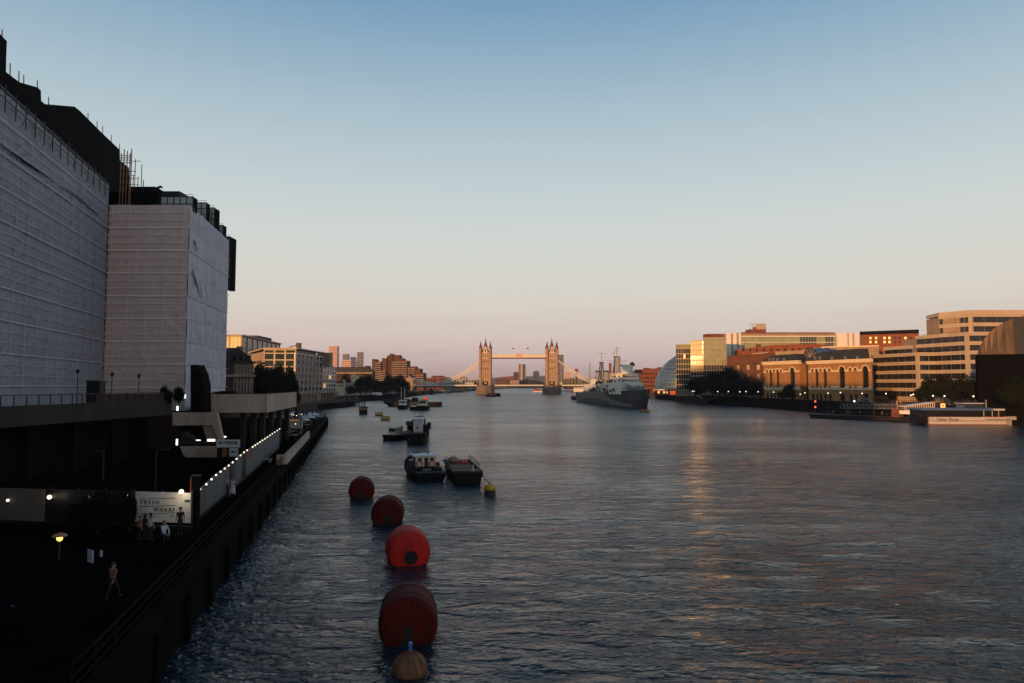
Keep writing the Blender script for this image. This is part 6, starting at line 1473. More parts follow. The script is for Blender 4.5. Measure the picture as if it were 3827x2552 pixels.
obj('screen', MB().fbox(FL_, u_(2838), u_(2872), -3.5, -3.7, z(1229), z(1210)), 'pale_cladding', rb)
obj('screen_rail', MB().fbox(FL_, u_(2812), u_(2873), -3, -3.4, z(1210), z(1208)), 'pale_cladding', rb)
obj('tank', MB().fbox(FL_, u_(2832), u_(2848), -5, -9, z(1229), z(1219)), 'rust_red', rb)
# ---- dark brick warehouse in shade
YB_ = 445.0
wb = thing('warehouse', 'big plain dark brown brick warehouse left of the arched wharf', 'building', (X(2830, YB_), YB_ + 12, SZ))
FWb = Frame((X(2718, YB_ + 4), YB_ + 4), (X(2985, YB_ - 14), YB_ - 14))
obj('wall', MB().fprism(FWb, [(0, SZ), (FWb.L, SZ), FWb.hit(2985, 1312), FWb.hit(2870, 1320), FWb.hit(2718, 1332)], 0, -30), 'brown_brick', wb)
obj('coping', MB().fprism(FWb, [FWb.hit(2718, 1333), FWb.hit(2870, 1321), FWb.hit(2870, 1318.5), FWb.hit(2718, 1330.5)], 0.3, -1), 'brown_brick', wb)
for k in range(4):
    for q in range(3): window(wb, FWb, 6 + k * 6, 7.6 + k * 6, 10 + q * 5.5, 13 + q * 5.5, 0.02)
w2 = thing('warehouse', 'long red brown brick range rising behind the dark warehouse', 'building', (X(2930, 485), 490, SZ))
FW2 = Frame((X(2758, 488), 488), (X(3085, 478), 478))
obj('wall', MB().fprism(FW2, [(0, SZ), (FW2.L, SZ), FW2.hit(3085, 1287), FW2.hit(3000, 1285), FW2.hit(2880, 1290), FW2.hit(2830, 1297), FW2.hit(2758, 1305)], 0, -20), 'red_brick', w2)
obj('roof_hut', MB().fbox(FW2, FW2.uof(2832), FW2.uof(2848), -1, -5, Z(1300, 485), Z(1286, 485)), 'brown_brick', w2)
obj('skylight', MB().fprism(FW2, [FW2.hit(2812, 1323), FW2.hit(2870, 1319), FW2.hit(2870, 1316), FW2.hit(2812, 1320)], 0.2, 0.01), 'pale_cladding', w2)
for k in range(12): window(w2, FW2, 3 + k * 4.6, 4.6 + k * 4.6, Z(1312, 485), Z(1303, 485), 0.02)
# ---- tan ranges behind the arched wharf
tn = thing('roof_range', 'sunlit tan attic range behind the arched brick wharf', 'building', (X(3170, 420), 420, SZ))
FTn = Frame((X(2898, 432), 432), (X(3285, 408), 408))
obj('wall', MB().fprism(FTn, [(0, SZ), (FTn.L, SZ), FTn.hit(3285, 1291), FTn.hit(3070, 1296), FTn.hit(3000, 1308), FTn.hit(2898, 1314)], 0, -14), 'tan_stone', tn)
obj('parapet', MB().fprism(FTn, [FTn.hit(3070, 1299), FTn.hit(3285, 1294), FTn.hit(3285, 1290), FTn.hit(3070, 1295)], 0.3, -0.8), 'cream_stone', tn)
# ---- arched brick wharf with glazed vault
P0, P1 = (X(2855, 394), 394.0), (X(3258, 325), 325.0)
FY = Frame(P0, P1)
hg = thing('arched_wharf', 'golden brick wharf with tall cream arches and a glazed barrel vault', 'building', (FY.p(FY.L / 2, -10, 0).x, FY.p(FY.L / 2, -10, 0).y, SZ))
HY = lambda px, py, d=0.0: FY.hit(px, py, d)
def arch_wall(root, F, ua, ub, z0, zs, zt, ops, mt, th=0.7):
    """solid wall from ua to ub pierced by round-headed openings (uc, w); springing at zs, wall top at zt"""
    ops = sorted(ops); cur = ua
    for uc, w in ops:
        a, b = uc - w / 2, uc + w / 2
        if a - cur > 0.05: obj('brick_pier', MB().fbox(F, cur, a, 0, -th, z0, zt), mt, root)
        pts = [(a, zt), (a, zs)] + [(uc - w / 2 * math.cos(math.pi * i / 8), zs + w / 2 * math.sin(math.pi * i / 8)) for i in range(1, 8)] + [(b, zs), (b, zt)]
        obj('arch_spandrel', MB().fprism(F, pts[::-1], 0, -th), mt, root); cur = b
    if ub - cur > 0.05: obj('brick_pier', MB().fbox(F, cur, ub, 0, -th, z0, zt), mt, root)
def arch_ring(root, F, uc, w, zs, t, mt):
    n = 8; pts = [(uc - (w / 2 + t) * math.cos(math.pi * i / n), zs + (w / 2 + t) * math.sin(math.pi * i / n)) for i in range(n + 1)] + [(uc + w / 2 * math.cos(math.pi * i / n), zs + w / 2 * math.sin(math.pi * i / n)) for i in range(n + 1)]
    obj('arch_trim', MB().fprism(F, pts, 0.22, -0.3), mt, root)
def wharf_block(pa, pb, bays, mt):
    pm = (pa + pb) / 2
    ua, ub = FY.uof(pa), FY.uof(pb)
    zc0, zc1 = HY(pm, 1362 - 5 * (pm > 3000))[1], HY(pm, 1350 - 5 * (pm > 3000))[1]
    zsp = HY(pm, 1386 - 3 * (pm > 3000))[1]; zat = zc0; zb0 = HY(pm, 1455)[1]; zb1 = HY(pm, 1447)[1]
    obj('core', MB().fprism_back(FY, [(ua, SZ), (ub, SZ), (ub, zc0), (ua, zc0)], -0.7, -20, 1.0 if pa > 3000 else 0.0), mt, hg)
    ops = []
    for px, k in bays:
        uc = FY.uof(px); w = {'b': 2.1, 's': 2.1, 'B': 3.6}[k]; ops.append((uc, w))
    arch_wall(hg, FY, ua, ub, zb1, zsp, zat, ops, mt)
    obj('cornice', MB().fbox(FY, ua - .4, ub + .4, 0.7, -0.8, zc0, zc1), 'cream_stone', hg)
    obj('cornice_lip', MB().fbox(FY, ua - .6, ub + .6, 1.0, 0.69, zc1 - 0.55, zc1 + 0.1), 'cream_stone', hg)
    # broken cream bands between the arches
    cuts = [ua] + sum([[o[0] - o[1] / 2, o[0] + o[1] / 2] for o in sorted(ops)], []) + [ub]
    for i in range(0, len(cuts), 2):
        if cuts[i + 1] - cuts[i] > 0.15:
            obj('impost_band', MB().fbox(FY, cuts[i], cuts[i + 1], 0.16, 0.001, zsp - 0.7, zsp), 'cream_stone', hg)
            obj('base_band', MB().fbox(FY, cuts[i], cuts[i + 1], 0.2, 0.001, zb1 - 0.3, zb1 + 0.55), 'cream_stone', hg)
    obj('plinth_band', MB().fbox(FY, ua, ub, 0.14, -0.5, zb0 - 0.2, zb1 - 0.31), 'cream_stone', hg)
    for (uc, w), (px, k) in zip(ops, bays):
        arch_ring(hg, FY, uc, w, zsp, 0.45, 'cream_stone')
        if k == 'b':
            obj('brick_infill', MB().fbox(FY, uc - w / 2, uc + w / 2, -0.3, -0.69, zb1, zsp), mt, hg)
            for q in range(3):
                zz = zb1 + (zsp - zb1) * (0.12 + 0.31 * q); window(hg, FY, uc - 0.5, uc + 0.5, zz, zz + 1.7, -0.38, 'glass_dark')
            window(hg, FY, uc - 0.75, uc + 0.75, zsp - 0.2, zsp + 0.9, -0.5, 'glass_dark')
        else:
            window(hg, FY, uc - w / 2, uc + w / 2, zb1, zsp + w / 2, -0.62, 'glass_dark', 'loading_bay')
    # ground storey arches
    g = [(o[0], o[1] * 0.8) for o in ops]
    arch_wall(hg, FY, ua, ub, SZ, SZ + 2.6, zb0 - 0.2, g, mt)
    for uc, w in g: window(hg, FY, uc - w / 2, uc + w / 2, SZ, SZ + 2.6 + w / 2, -0.6, 'glass_dark', 'shop_window')
wharf_block(2855, 2990, [(2868, 'b'), (2881, 's'), (2894, 'b'), (2907, 's'), (2920, 'b'), (2962, 'B')], 'gold_brick')
wharf_block(3022, 3257, [(3038, 'b'), (3053, 's'), (3068, 'b'), (3084, 's'), (3101, 'b'), (3147.5, 'B'), (3179, 'b'), (3198, 'b'), (3235, 'B')], 'gold_brick')
obj('roof', MB().fprism(FY, [HY(a, b, -3) for a, b in ((2862, 1354), (2872, 1340), (2900, 1328), (2990, 1322), (2996, 1352))], -1.2, -24), 'slate', hg)
obj('roof', MB().fprism_back(FY, [HY(a, b, -3) for a, b in ((3020, 1347), (3045, 1330), (3075, 1318), (3130, 1309), (3215, 1303), (3255, 1302), (3262, 1338))], -1.2, -20, 1.05), 'slate', hg)
for px in (2872, 2887, 2902, 2926, 3042, 3060, 3105, 3155, 3200):
    u0, z0 = HY(px, 1347 - 6 * (px > 3000)); obj('dormer', MB().fbox(FY, u0 - 0.6, u0 + 0.6, -0.4, -3, z0 - 0.4, z0 + 1.3), 'grey_metal', hg)
# glazed vault between the blocks
uc = (FY.uof(2990) + FY.uof(3022)) / 2 + 0.4; rV = (FY.uof(3046) - FY.uof(2994)) / 2
zV = HY(3015, 1335)[1]
n = 14
for k in range(3):
    d0, d1 = -4 - k * 5.0, -4 - (k + 1) * 5.0 + 0.15
    def fn(a, b): return FY.p(uc - rV * math.cos(math.pi * a), d0 + (d1 - d0) * b, zV + rV * 1.0 * math.sin(math.pi * a))
    obj('vault_bay', MB().grid(fn, n, 1), 'glass_blue', hg)
    obj('vault_rib', MB().tube([FY.p(uc - rV * 1.02 * math.cos(math.pi * i / n), d0, zV + rV * 1.02 * math.sin(math.pi * i / n)) for i in range(n + 1)], 0.22, 5), 'dark_metal', hg)
obj('vault_front', MB().fprism(FY, [(uc - rV * 0.99 * math.cos(math.pi * i / n), zV + rV * 0.99 * math.sin(math.pi * i / n)) for i in range(n + 1)], -4.0, -4.2), 'glass_dark', hg)
for i in range(1, 6):
    a = math.pi * i / 6; obj('glazing_bar', MB().bar(FY.p(uc, -3.9, zV), FY.p(uc - rV * .97 * math.cos(a), -3.9, zV + rV * .97 * math.sin(a)), 0.18), 'pale_cladding', hg)
for q in (0.4, 0.72): obj('glazing_bar', MB().tube([FY.p(uc - rV * q * math.cos(math.pi * i / n), -3.9, zV + rV * q * math.sin(math.pi * i / n)) for i in range(n + 1)], 0.1, 5), 'grey_metal', hg)
obj('vault_screen', MB().fbox(FY, FY.uof(2991), FY.uof(3021), -4.0, -4.3, SZ, zV), 'glass_dark', hg)
for i in range(6): obj('glazing_bar', MB().fbox(FY, FY.uof(2992) + i * 1.0, FY.uof(2992) + i * 1.0 + .12, -3.85, -3.99, SZ, zV), 'grey_metal', hg)
# ---- dark red brick block with a few bright windows
dr = thing('brick_block', 'dark red brick block with small bright windows behind the banded offices', 'building', (X(3320, 440), 446, SZ))
FDr = Frame((X(3213, 442), 442), (X(3434, 428), 428))
obj('wall', MB().fprism(FDr, [(0, SZ), (FDr.L, SZ), FDr.hit(3434, 1245), FDr.hit(3213, 1251)], 0, -25), 'red_brick', dr)
obj('attic', MB().fprism(FDr, [FDr.hit(3213, 1251), FDr.hit(3434, 1245), FDr.hit(3434, 1231), FDr.hit(3213, 1239)], 0.5, -24), 'black_roof', dr)
for px in (3253, 3274, 3306, 3324, 3384):
    for py in (1263, 1278):
        u0, z0 = FDr.hit(px, py); window(dr, FDr, u0 - 0.6, u0 + 0.6, z0 - 0.7, z0 + 0.7, 0.02, 'lit_window' if (px + py) % 3 else 'glass_pale')
for px in (3228, 3345, 3362, 3404, 3420):
    for py in (1263, 1278): u0, z0 = FDr.hit(px, py); window(dr, FDr, u0 - 0.6, u0 + 0.6, z0 - 0.7, z0 + 0.7, 0.02, 'glass_dark')
# ---- banded offices stepping back from the river
bo = thing('banded_offices', 'stepped cream banded office building with dark ribbon windows at right', 'building', (195, 325, SZ))
lv = [4.9 + 4 * i for i in range(6)]
def banded(fa, fb, zs, bays, mull, pier=True):
    F = Frame(fa, fb); facade(bo, F, 0, F.L, zs, 1.55, bays, 'pale_cladding', 'glass_dark', 0.5, 0.9, piers=False, mull=mull, win_inset=0.5)
    for i in range(len(zs)): obj('band_groove', MB().fbox(F, 0.02, F.L - 0.02, 0.02 if i < len(zs) - 1 else 0.14, 0.0, zs[i] + 0.75, zs[i] + 0.82), 'dark_brick', bo)
    if pier: obj('corner_pier', MB().fbox(F, F.L - 1.3, F.L + 0.15, 0.35, -0.8, zs[0], zs[-1] + 1.5), 'pale_cladding', bo)
    for k in range(1, bays * mull):                                     # window mullions
        u0 = F.L * k / (bays * mull)
        for i in range(len(zs) - 1): obj('mullion', MB().fbox(F, u0 - .07, u0 + .07, -0.36, -0.5, zs[i] + 1.56, zs[i + 1] - .01), 'dark_metal', bo)
a0, a1, a2 = (176.9, 349.4), (182.8, 320.0), (193.2, 319.9)
obj('wall', MB().prism([(177.9, 349.4), (183.6, 320.8), (193.2, 320.8), (193.2, 352)], SZ, 25.2), 'tan_stone', bo)
banded(a0, a1, lv, 7, 3); banded(a1, a2, lv, 2, 3, False)
b0, b1, b2 = (184.3, 352.0), (193.2, 319.2), (205.0, 319.0)
obj('wall', MB().prism([(185.2, 352), (194.0, 320.2), (208, 320.2), (208, 352)], SZ, 29.2), 'tan_stone', bo)
banded(b0, b1, [24.9, 28.9], 8, 2); banded(b1, b2, lv + [28.9], 2, 3, False)
c0, c1, c2 = (187.6, 330.0), (195.0, 303.6), (224.0, 303.2)
obj('wall', MB().prism([(188.6, 330.0), (195.9, 304.6), (224, 304.6), (224, 345), (190, 345)], SZ, 33.2), 'tan_stone', bo)
banded(c0, c1, lv + [28.9, 32.9], 6, 2); banded(c1, c2, lv + [28.9, 32.9], 5, 3, False)
d0, d1, d2 = (190.4, 314.0), (197.2, 299.6 + 4.6), (226.0, 303.9)
obj('wall', MB().prism([(191.4, 314.4), (198.0, 305.2), (226, 305.2), (226, 330), (193, 330)], 33.2, 42.0), 'tan_stone', bo)
banded((190.4, 316.0), (197.6, 304.3), [33.0, 37.0, 41.0], 4, 2); banded((197.6, 304.3), (226.0, 304.0), [33.0, 37.0, 41.0], 5, 3, False)
obj('parapet', MB().prism([(190.6, 316.0), (197.6, 304.5), (226, 304.3), (226, 330), (193, 330)], 42.4, 44.0), 'pale_cladding', bo)
for i in range(6):
    F = Frame(a0, a1); obj('column', MB().fbox(F, i * 5.6 + .3, i * 5.6 + 1.2, 0.0, -0.9, SZ, 4.9), 'tan_stone', bo)
obj('roof_rail', MB().bar((188, 326, 34.7), (194.4, 305.5, 34.7), 0.12), 'rust_red', bo)
# ---- shaded building with a sloping glazed roof at the frame edge
YR = 232.0
se = thing('sloped_building', 'dark building with steep sloping glass roof at the right edge', 'building', (X(3800, YR), YR + 10, SZ))
FR = Frame((X(3655, YR), YR), (X(3990, YR - 8), YR - 8))
bkx = X(3648, YR + 22)
obj('wall', MB().prism([FR.p(0, 0, 0).to_2d(), FR.p(FR.L, 0, 0).to_2d(), (FR.p(FR.L, 0, 0).x + 10, YR + 22), (bkx, YR + 22)], SZ, FR.hit(3700, 1324)[1]), 'edge_shade', se)
mat('sloped_glass', (0.085, 0.05, 0.028), 0.4, 0.6, 0.35, metal=0.2, streak=True)
zE = FR.hit(3640, 1326)[1]
crv = [(3655, 1322), (3664, 1296), (3680, 1268), (3700, 1244), (3725, 1222), (3755, 1204), (3790, 1190), (3830, 1180), (3880, 1173), (3935, 1170), (3990, 1169)]
for (pa, ya), (pb, yb_) in zip(crv, crv[1:]):                            # curved glazed roof built of narrow upright strips
    (ua, za), (ub, zb_) = FR.hit(pa, ya), FR.hit(pb, yb_)
    obj('roof_strip', MB().hexa([FR.p(ua, -0.1, zE), FR.p(ub - .08, -0.1, zE), FR.p(ub + 2.4, -8, zE), FR.p(ua + 2.4, -8, zE), FR.p(ua, -0.9, za), FR.p(ub - .08, -0.9, zb_), FR.p(ub + 2.4, -8, zb_), FR.p(ua + 2.4, -8, za)]), 'sloped_glass' if pa < 3780 else 'slate', se)  # slate strips stand in for blue sky reflected in the roof glass
    obj('roof_rib', MB().bar(FR.p(ub, 0, zE), FR.p(ub, -0.85, zb_), 0.14), 'dark_metal', se)

# ---- trees along the south bank
kk = 0
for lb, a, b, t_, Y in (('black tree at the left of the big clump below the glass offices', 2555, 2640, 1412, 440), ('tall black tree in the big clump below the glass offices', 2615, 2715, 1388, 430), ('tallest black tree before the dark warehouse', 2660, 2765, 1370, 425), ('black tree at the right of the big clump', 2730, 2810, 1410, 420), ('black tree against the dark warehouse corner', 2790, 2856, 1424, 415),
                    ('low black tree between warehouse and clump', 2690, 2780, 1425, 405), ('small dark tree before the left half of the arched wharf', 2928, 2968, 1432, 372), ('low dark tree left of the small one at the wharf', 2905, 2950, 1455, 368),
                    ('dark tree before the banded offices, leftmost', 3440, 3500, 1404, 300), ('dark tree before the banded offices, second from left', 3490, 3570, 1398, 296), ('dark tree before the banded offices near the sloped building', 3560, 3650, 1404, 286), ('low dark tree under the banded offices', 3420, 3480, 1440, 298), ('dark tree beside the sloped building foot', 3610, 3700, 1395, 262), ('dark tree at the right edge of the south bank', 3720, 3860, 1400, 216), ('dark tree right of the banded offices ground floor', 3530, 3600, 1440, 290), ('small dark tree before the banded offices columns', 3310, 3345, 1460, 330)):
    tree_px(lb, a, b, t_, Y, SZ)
# ---- promenade: river wall, lamps, people
pr = thing('river_wall', 'long dark river wall along the south promenade', 'wall', (130, 350, 0))
bk = [(158, 150), (149, 220), (134, 300), (128, 394), (123, 526), (121, 600)]
for (xa, ya), (xb, yb_) in zip(bk, bk[1:]):
    F = Frame((xb, yb_), (xa, ya)); obj('wall', MB().fbox(F, 0, F.L, 0.35, -0.5, -1, SZ + 0.2), 'river_stone', pr)
    obj('parapet', MB().fbox(F, 0, F.L, 0.2, -0.2, SZ + 0.2, SZ + 1.1), 'river_stone', pr)
rnd = random.Random(9)
lampn = ['leftmost lit globe lamp on the south promenade', 'second lit globe lamp from the left on the south promenade', 'third lit globe lamp from the left on the south promenade', 'fourth lit globe lamp from the left, close to the fifth', 'fifth lit globe lamp from the left on the promenade', 'lit globe lamp before the left end of the arched wharf', 'lit globe lamp below the glazed vault', 'lit globe lamp right of the glazed vault', 'lit globe lamp at the middle of the arched wharf', 'lit globe lamp left of the wide dark arch', 'lit globe lamp at the right end of the arched wharf', 'lit globe lamp before the banded offices columns', 'left of the twin globe lamps before the banded offices', 'right of the twin globe lamps before the banded offices', 'globe lamp over the white gangway', 'globe lamp above the small kiosk', 'lit globe lamp above the catamaran', 'rightmost lit globe lamp on the south bank', 'lit globe lamp left of the trees by the egg-shaped hall', 'globe lamp close beside the leftmost by the egg-shaped hall']
LP = [(2682, 1463, 400), (2722, 1463, 396), (2765, 1464, 390), (2788, 1463, 388), (2833, 1464, 382), (2891, 1465, 372), (2991, 1473, 350), (3008, 1468, 345), (3095, 1469, 330), (3141, 1467, 322), (3222, 1470, 312), (3311, 1471, 302), (3404, 1477, 290), (3413, 1474, 288), (3487, 1479, 272), (3530, 1480, 262), (3638, 1481, 248), (3805, 1480, 236), (2588, 1462, 430), (2594, 1462, 428)]
GL = mesh_of('globe', MB().ball((0, 0, 0), 0.27, 12, 8), 'lamp_white', smooth=True)
for i, (px, py, Y) in enumerate(LP):
    zz = Z(py, Y); t = thing('globe_lamp', lampn[i], 'lamp', (X(px, Y, zz), Y, SZ), 0, 'globe lamps on the south promenade')
    inst('globe', GL, t, (0, 0, zz - SZ), world=False); obj('post', MB().tube([(0, 0, 0), (0, 0, zz - SZ - 0.38)], [0.14, 0.08], 6), 'dark_metal', t, local=True)
for i in range(46):
    t = rnd.random(); Y = 230 + 190 * t
    for (xa, ya), (xb, yb_) in zip(bk, bk[1:]):
        if ya <= Y <= yb_: xx = xa + (xb - xa) * (Y - ya) / (yb_ - ya)
    c = rnd.randrange(6)
    person('person in %s walking on the south promenade' % cn[c], xx + 1.5 + rnd.random() * 5, Y, SZ + 0.01, 1.74, rnd.uniform(0, 6), 'walk', cols[c], 'cloth_jeans', hair='hair_brown', group='people on the south promenade')
# ---- pier buildings by the warship
ck = thing('pier_cafe', 'low lit pier cafe between warship bow and egg-shaped hall', 'kiosk', (X(2490, 520, 5), 522, SZ))
FCk = Frame((X(2445, 522, 5), 522), (X(2532, 512, 5), 512))
obj('wall', MB().fbox(FCk, 0, FCk.L, 0, -6, SZ, Z(1458, 520)), 'rust_red', ck)
obj('roof', MB().fbox(FCk, -.6, FCk.L * 0.6, .8, -7, Z(1458, 520), Z(1455, 520)), 'white_cladding', ck); obj('roof', MB().fbox(FCk, FCk.L * 0.6 + .02, FCk.L + .6, .8, -7, Z(1458, 520), Z(1454, 520)), 'black_roof', ck)
for k in range(8): window(ck, FCk, .6 + k * FCk.L / 8.2, .6 + k * FCk.L / 8.2 + 1.4, Z(1470, 520), Z(1462, 520), 0.02, 'lit_window' if k in (1, 3, 4) else 'glass_dark', 'shop_window')
obj('lit_front', MB().fbox(FCk, FCk.L * 0.70, FCk.L * 0.92, 0.3, 0.02, Z(1474, 520), Z(1461, 520)), 'sign_orange', ck)
jt2 = thing('river_jetty', 'dark timber jetty below the pier cafe', 'jetty', (X(2570, 470, 2), 470, 0))
FJ2 = Frame((X(2525, 500, 2), 500), (X(2640, 440, 2), 440))
obj('deck', MB().fbox(FJ2, 0, FJ2.L, 0, -7, 2.2, 3.0), 'bark', jt2); obj('face', MB().fbox(FJ2, 0, FJ2.L, -0.4, -0.8, -0.8, 2.2), 'bark', jt2)
for k in range(12): obj('pile', MB().tube([FJ2.p(FJ2.L * k / 11, 0.2, -1), FJ2.p(FJ2.L * k / 11, 0.2, 3.6)], 0.28, 6), 'bark', jt2)
obj('gangway', MB().bar(FJ2.p(FJ2.L * .5, -3, 6.2), FJ2.p(FJ2.L * .85, -1, 3.2), 0.6), 'tan_stone', jt2)
# ================================================================== PASSENGER PIER, right
pp = thing('passenger_pier', 'dark floating passenger pier with lattice gangways on the right', 'pier', (118, 236, 0))
FP_ = Frame((X(3040, 256, 1), 256), (X(3500, 221, 1), 221))
hits = lambda px, py, d=0.0: FP_.hit(px, py, d)
obj('pontoon', MB().fbox(FP_, 0, FP_.L, 0, -7, -0.8, 1.3), 'hull_black', pp)
obj('pontoon_bow', MB().fprism(FP_, [(0, -0.8), (0, 1.3), (-2.0, 1.3), (-0.6, -0.8)], 0, -7), 'hull_black', pp)
obj('fender_rail', MB().fbox(FP_, -1, FP_.L, 0.25, 0.01, 0.5, 0.9), 'bark', pp)
for k in range(20):
    u0 = FP_.L * k / 19; obj('rail_post', MB().fbox(FP_, u0 - .05, u0 + .05, -0.2, -0.3, 1.3, 2.4), 'dark_metal', pp)
obj('rail', MB().fbox(FP_, 0, FP_.L, -0.18, -0.32, 2.4, 2.5), 'dark_metal', pp)
def truss(name, p0, p1, h, n, mt, w=0.12):
    t = obj(name, MB().bar(p0, p1, w * 1.6).bar(p0 + Vector((0, 0, h)), p1 + Vector((0, 0, h)), w * 1.6), mt, pp)
    for k in range(n):
        a, b = p0.lerp(p1, k / n), p0.lerp(p1, (k + 1) / n)
        obj('truss_brace', MB().bar(a, b + Vector((0, 0, h)), w).bar(a + Vector((0, 0, h)), a, w), mt, t)
u0, _ = hits(3085, 1510); u1, _ = hits(3330, 1515)
truss('gangway_truss', FP_.p(u0, -9, 3.4), FP_.p(u1, -9, 3.9), 1.5, 16, 'grey_metal')
truss('gangway_truss', FP_.p(u0, -11, 3.4), FP_.p(u1, -11, 3.9), 1.5, 16, 'grey_metal')
for i, (px, py) in enumerate(((3195, 1516), (3208, 1484), (3230, 1484), (3262, 1512))):     # lifting frame
    pass
pk = [hits(a, b, -8) for a, b in ((3180, 1518), (3206, 1486), (3232, 1488), (3250, 1497), (3268, 1515))]
for (a, b), (c, d) in zip(pk, pk[1:]): obj('lifting_frame', MB().bar(FP_.p(a, -8, b), FP_.p(c, -8, d), 0.2).bar(FP_.p(a, -10, b), FP_.p(c, -10, d), 0.2), 'grey_metal', pp)
for k in range(6):
    a, b = hits(3192 + k * 12, 1516, -8)[0], hits(3205 + k * 8, 1490, -8); obj('lifting_brace', MB().bar(FP_.p(a, -8, 3.5), FP_.p(b[0], -8, b[1]), 0.12), 'grey_metal', pp)
ku, _ = hits(3352, 1540); obj('ticket_hut', MB().fbox(FP_, ku - 2.6, ku, -1.5, -4, 1.3, 3.9), 'rust_red', pp)
ku2, _ = hits(3390, 1540); obj('hut_sign', MB().fbox(FP_, ku, ku2, -1.5, -1.9, 2.4, 3.6), 'white_paint', pp)
for px in (3050, 3131, 3220, 3308, 3357, 3400):
    u0, _ = hits(px, 1540); obj('mooring_pile', MB().tube([FP_.p(u0, -7.6, -1), FP_.p(u0, -7.6, 6.6 if px in (3131, 3308) else 4.2)], 0.24, 8), 'tan_stone' if px == 3308 else 'dark_metal', pp)
for px, py in ((3047, 1500), (3047, 1521)):
    u0, z0 = hits(px, py, -7.2); obj('red_light', MB().ball(tuple(FP_.p(u0, -7.2, z0)), 0.32, 10, 6), 'lamp_red', pp, smooth=True)
u0, z0 = hits(3193, 1499, -8); obj('white_light', MB().ball(tuple(FP_.p(u0, -8, z0)), 0.35, 10, 6), 'lamp_cool', pp, smooth=True)
rnd = random.Random(4)
for i in range(9):
    u0 = FP_.L * (0.1 + 0.75 * rnd.random()); q = FP_.p(u0, -1 - 3 * rnd.random(), 0); c = rnd.randrange(6)
    person('person in %s waiting on the floating passenger pier' % cn[c], q.x, q.y, 1.31, 1.74, rnd.uniform(0, 6), 'stand', cols[c], 'cloth_jeans', group='people on the passenger pier')
# covered white gangway
gw = thing('covered_gangway', 'white covered gangway rising to the south bank behind the catamaran', 'gangway', (135, 236, 1.3))
g0, g1 = FP_.p(hits(3325, 1520)[0], -9, 0), Vector((X(3494, 243, 5), 243, 0))
FGw = Frame((g0.x, g0.y), (g1.x, g1.y))
za, zb_ = 2.6, Z(1526, 243)
def tilt(u): return za + (zb_ - za) * u / FGw.L
def tbox(name, u0, u1, d0, d1, h0, h1, mt): obj(name, MB().hexa([FGw.p(u0, d0, tilt(u0) + h0), FGw.p(u1, d0, tilt(u1) + h0), FGw.p(u1, d1, tilt(u1) + h0), FGw.p(u0, d1, tilt(u0) + h0), FGw.p(u0, d0, tilt(u0) + h1), FGw.p(u1, d0, tilt(u1) + h1), FGw.p(u1, d1, tilt(u1) + h1), FGw.p(u0, d1, tilt(u0) + h1)]), mt, gw)
tbox('floor', 0, FGw.L, 0, -2.4, -0.2, 0.5, 'white_paint'); tbox('roof', 0, FGw.L, 0.1, -2.5, 1.9, 2.2, 'white_paint')
for k in range(15): u0 = FGw.L * k / 14; tbox('frame_post', max(0, u0 - .12), min(FGw.L, u0 + .12), 0.02, -0.15, 0.5, 1.9, 'cream_paint')
tbox('back_panel', 0.1, FGw.L - .1, -2.2, -2.3, 0.5, 1.9, 'dark_brick')
rk = thing('pier_kiosk', 'small kiosk with lit red and white sign at the gangway head', 'kiosk', (X(3517, 238, 4), 238, SZ))
obj('body', MB().box(-1.3, 1.3, -1, 1, 0, 2.0), 'dark_metal', rk, local=True); obj('sign', MB().box(-0.75, 0.75, -1.1, -1.01, 0.2, 1.7), 'lit_window', rk, local=True); obj('red_square', MB().box(-0.25, 0.25, -1.14, -1.11, 0.7, 1.2), 'sign_red', rk, local=True)
for i, (a, b, m) in enumerate(((3656, 3688, 'sign_red'), (3697, 3750, 'sign_red'), (3752, 3805, 'sign_orange'))):
    Y = 236.0; xa, xb = X(a, Y, 4), X(b, Y, 4); t = thing('awning_stall', ['leftmost red awning stall on the bank behind the catamaran', 'middle long red awning stall behind the catamaran', 'bright orange awning stall at the far right bank'][i], 'stall', ((xa + xb) / 2, Y, SZ))
    w = xb - xa; obj('awning', MB().hexa([(-w / 2, -1.2, 0.25), (w / 2, -1.2, 0.25), (w / 2, 1.0, 0.25), (-w / 2, 1.0, 0.25), (-w / 2, -1.0, 2.0), (w / 2, -1.0, 2.0), (w / 2, 1.0, 2.2), (-w / 2, 1.0, 2.2)]), m, t, local=True)
    for s in (-1, 1): obj('post', MB().box(s * w * .47 - .05, s * w * .47 + .05, -1.1, -1.0, 0, 0.3), 'dark_metal', t, local=True)
mat('boat_white', (0.40, 0.38, 0.39), 0.6, 0.1, 1.0)
# ================================================================== catamaran
Yc = 216.0
xa, xb = X(3452, Yc, 1), X(3790, Yc, 1); Lc = xb - xa
ct = thing('catamaran', 'white and blue river bus catamaran berthed at the passenger pier', 'boat', ((xa + xb) / 2, Yc, 0), R(-4))
def cobj(n, mb, m, sm=False): return obj(n, mb, m, ct, sm, local=True)
for sy in (-1, 1):
    y0 = sy * 3.2
    cobj('hull', MB().prism([(-Lc / 2, y0 - 1.1), (Lc / 2 - 5.5, y0 - 1.1), (Lc / 2 - 3.2, y0), (Lc / 2 - 5.5, y0 + 1.1), (-Lc / 2, y0 + 1.1)], -0.6, 1.35), 'boat_white')
    cobj('boot_line', MB().prism([(-Lc / 2 - .03, y0 - 1.14), (Lc / 2 - 5.5, y0 - 1.14), (Lc / 2 - 3.4, y0), (Lc / 2 - 5.5, y0 + 1.14), (-Lc / 2 - .03, y0 + 1.14)], -0.6, 0.22), 'rust_red')
cobj('side', MB().box(-Lc / 2, Lc / 2 - 5.2, -4.5, 4.5, 1.35, 2.35), 'boat_white')
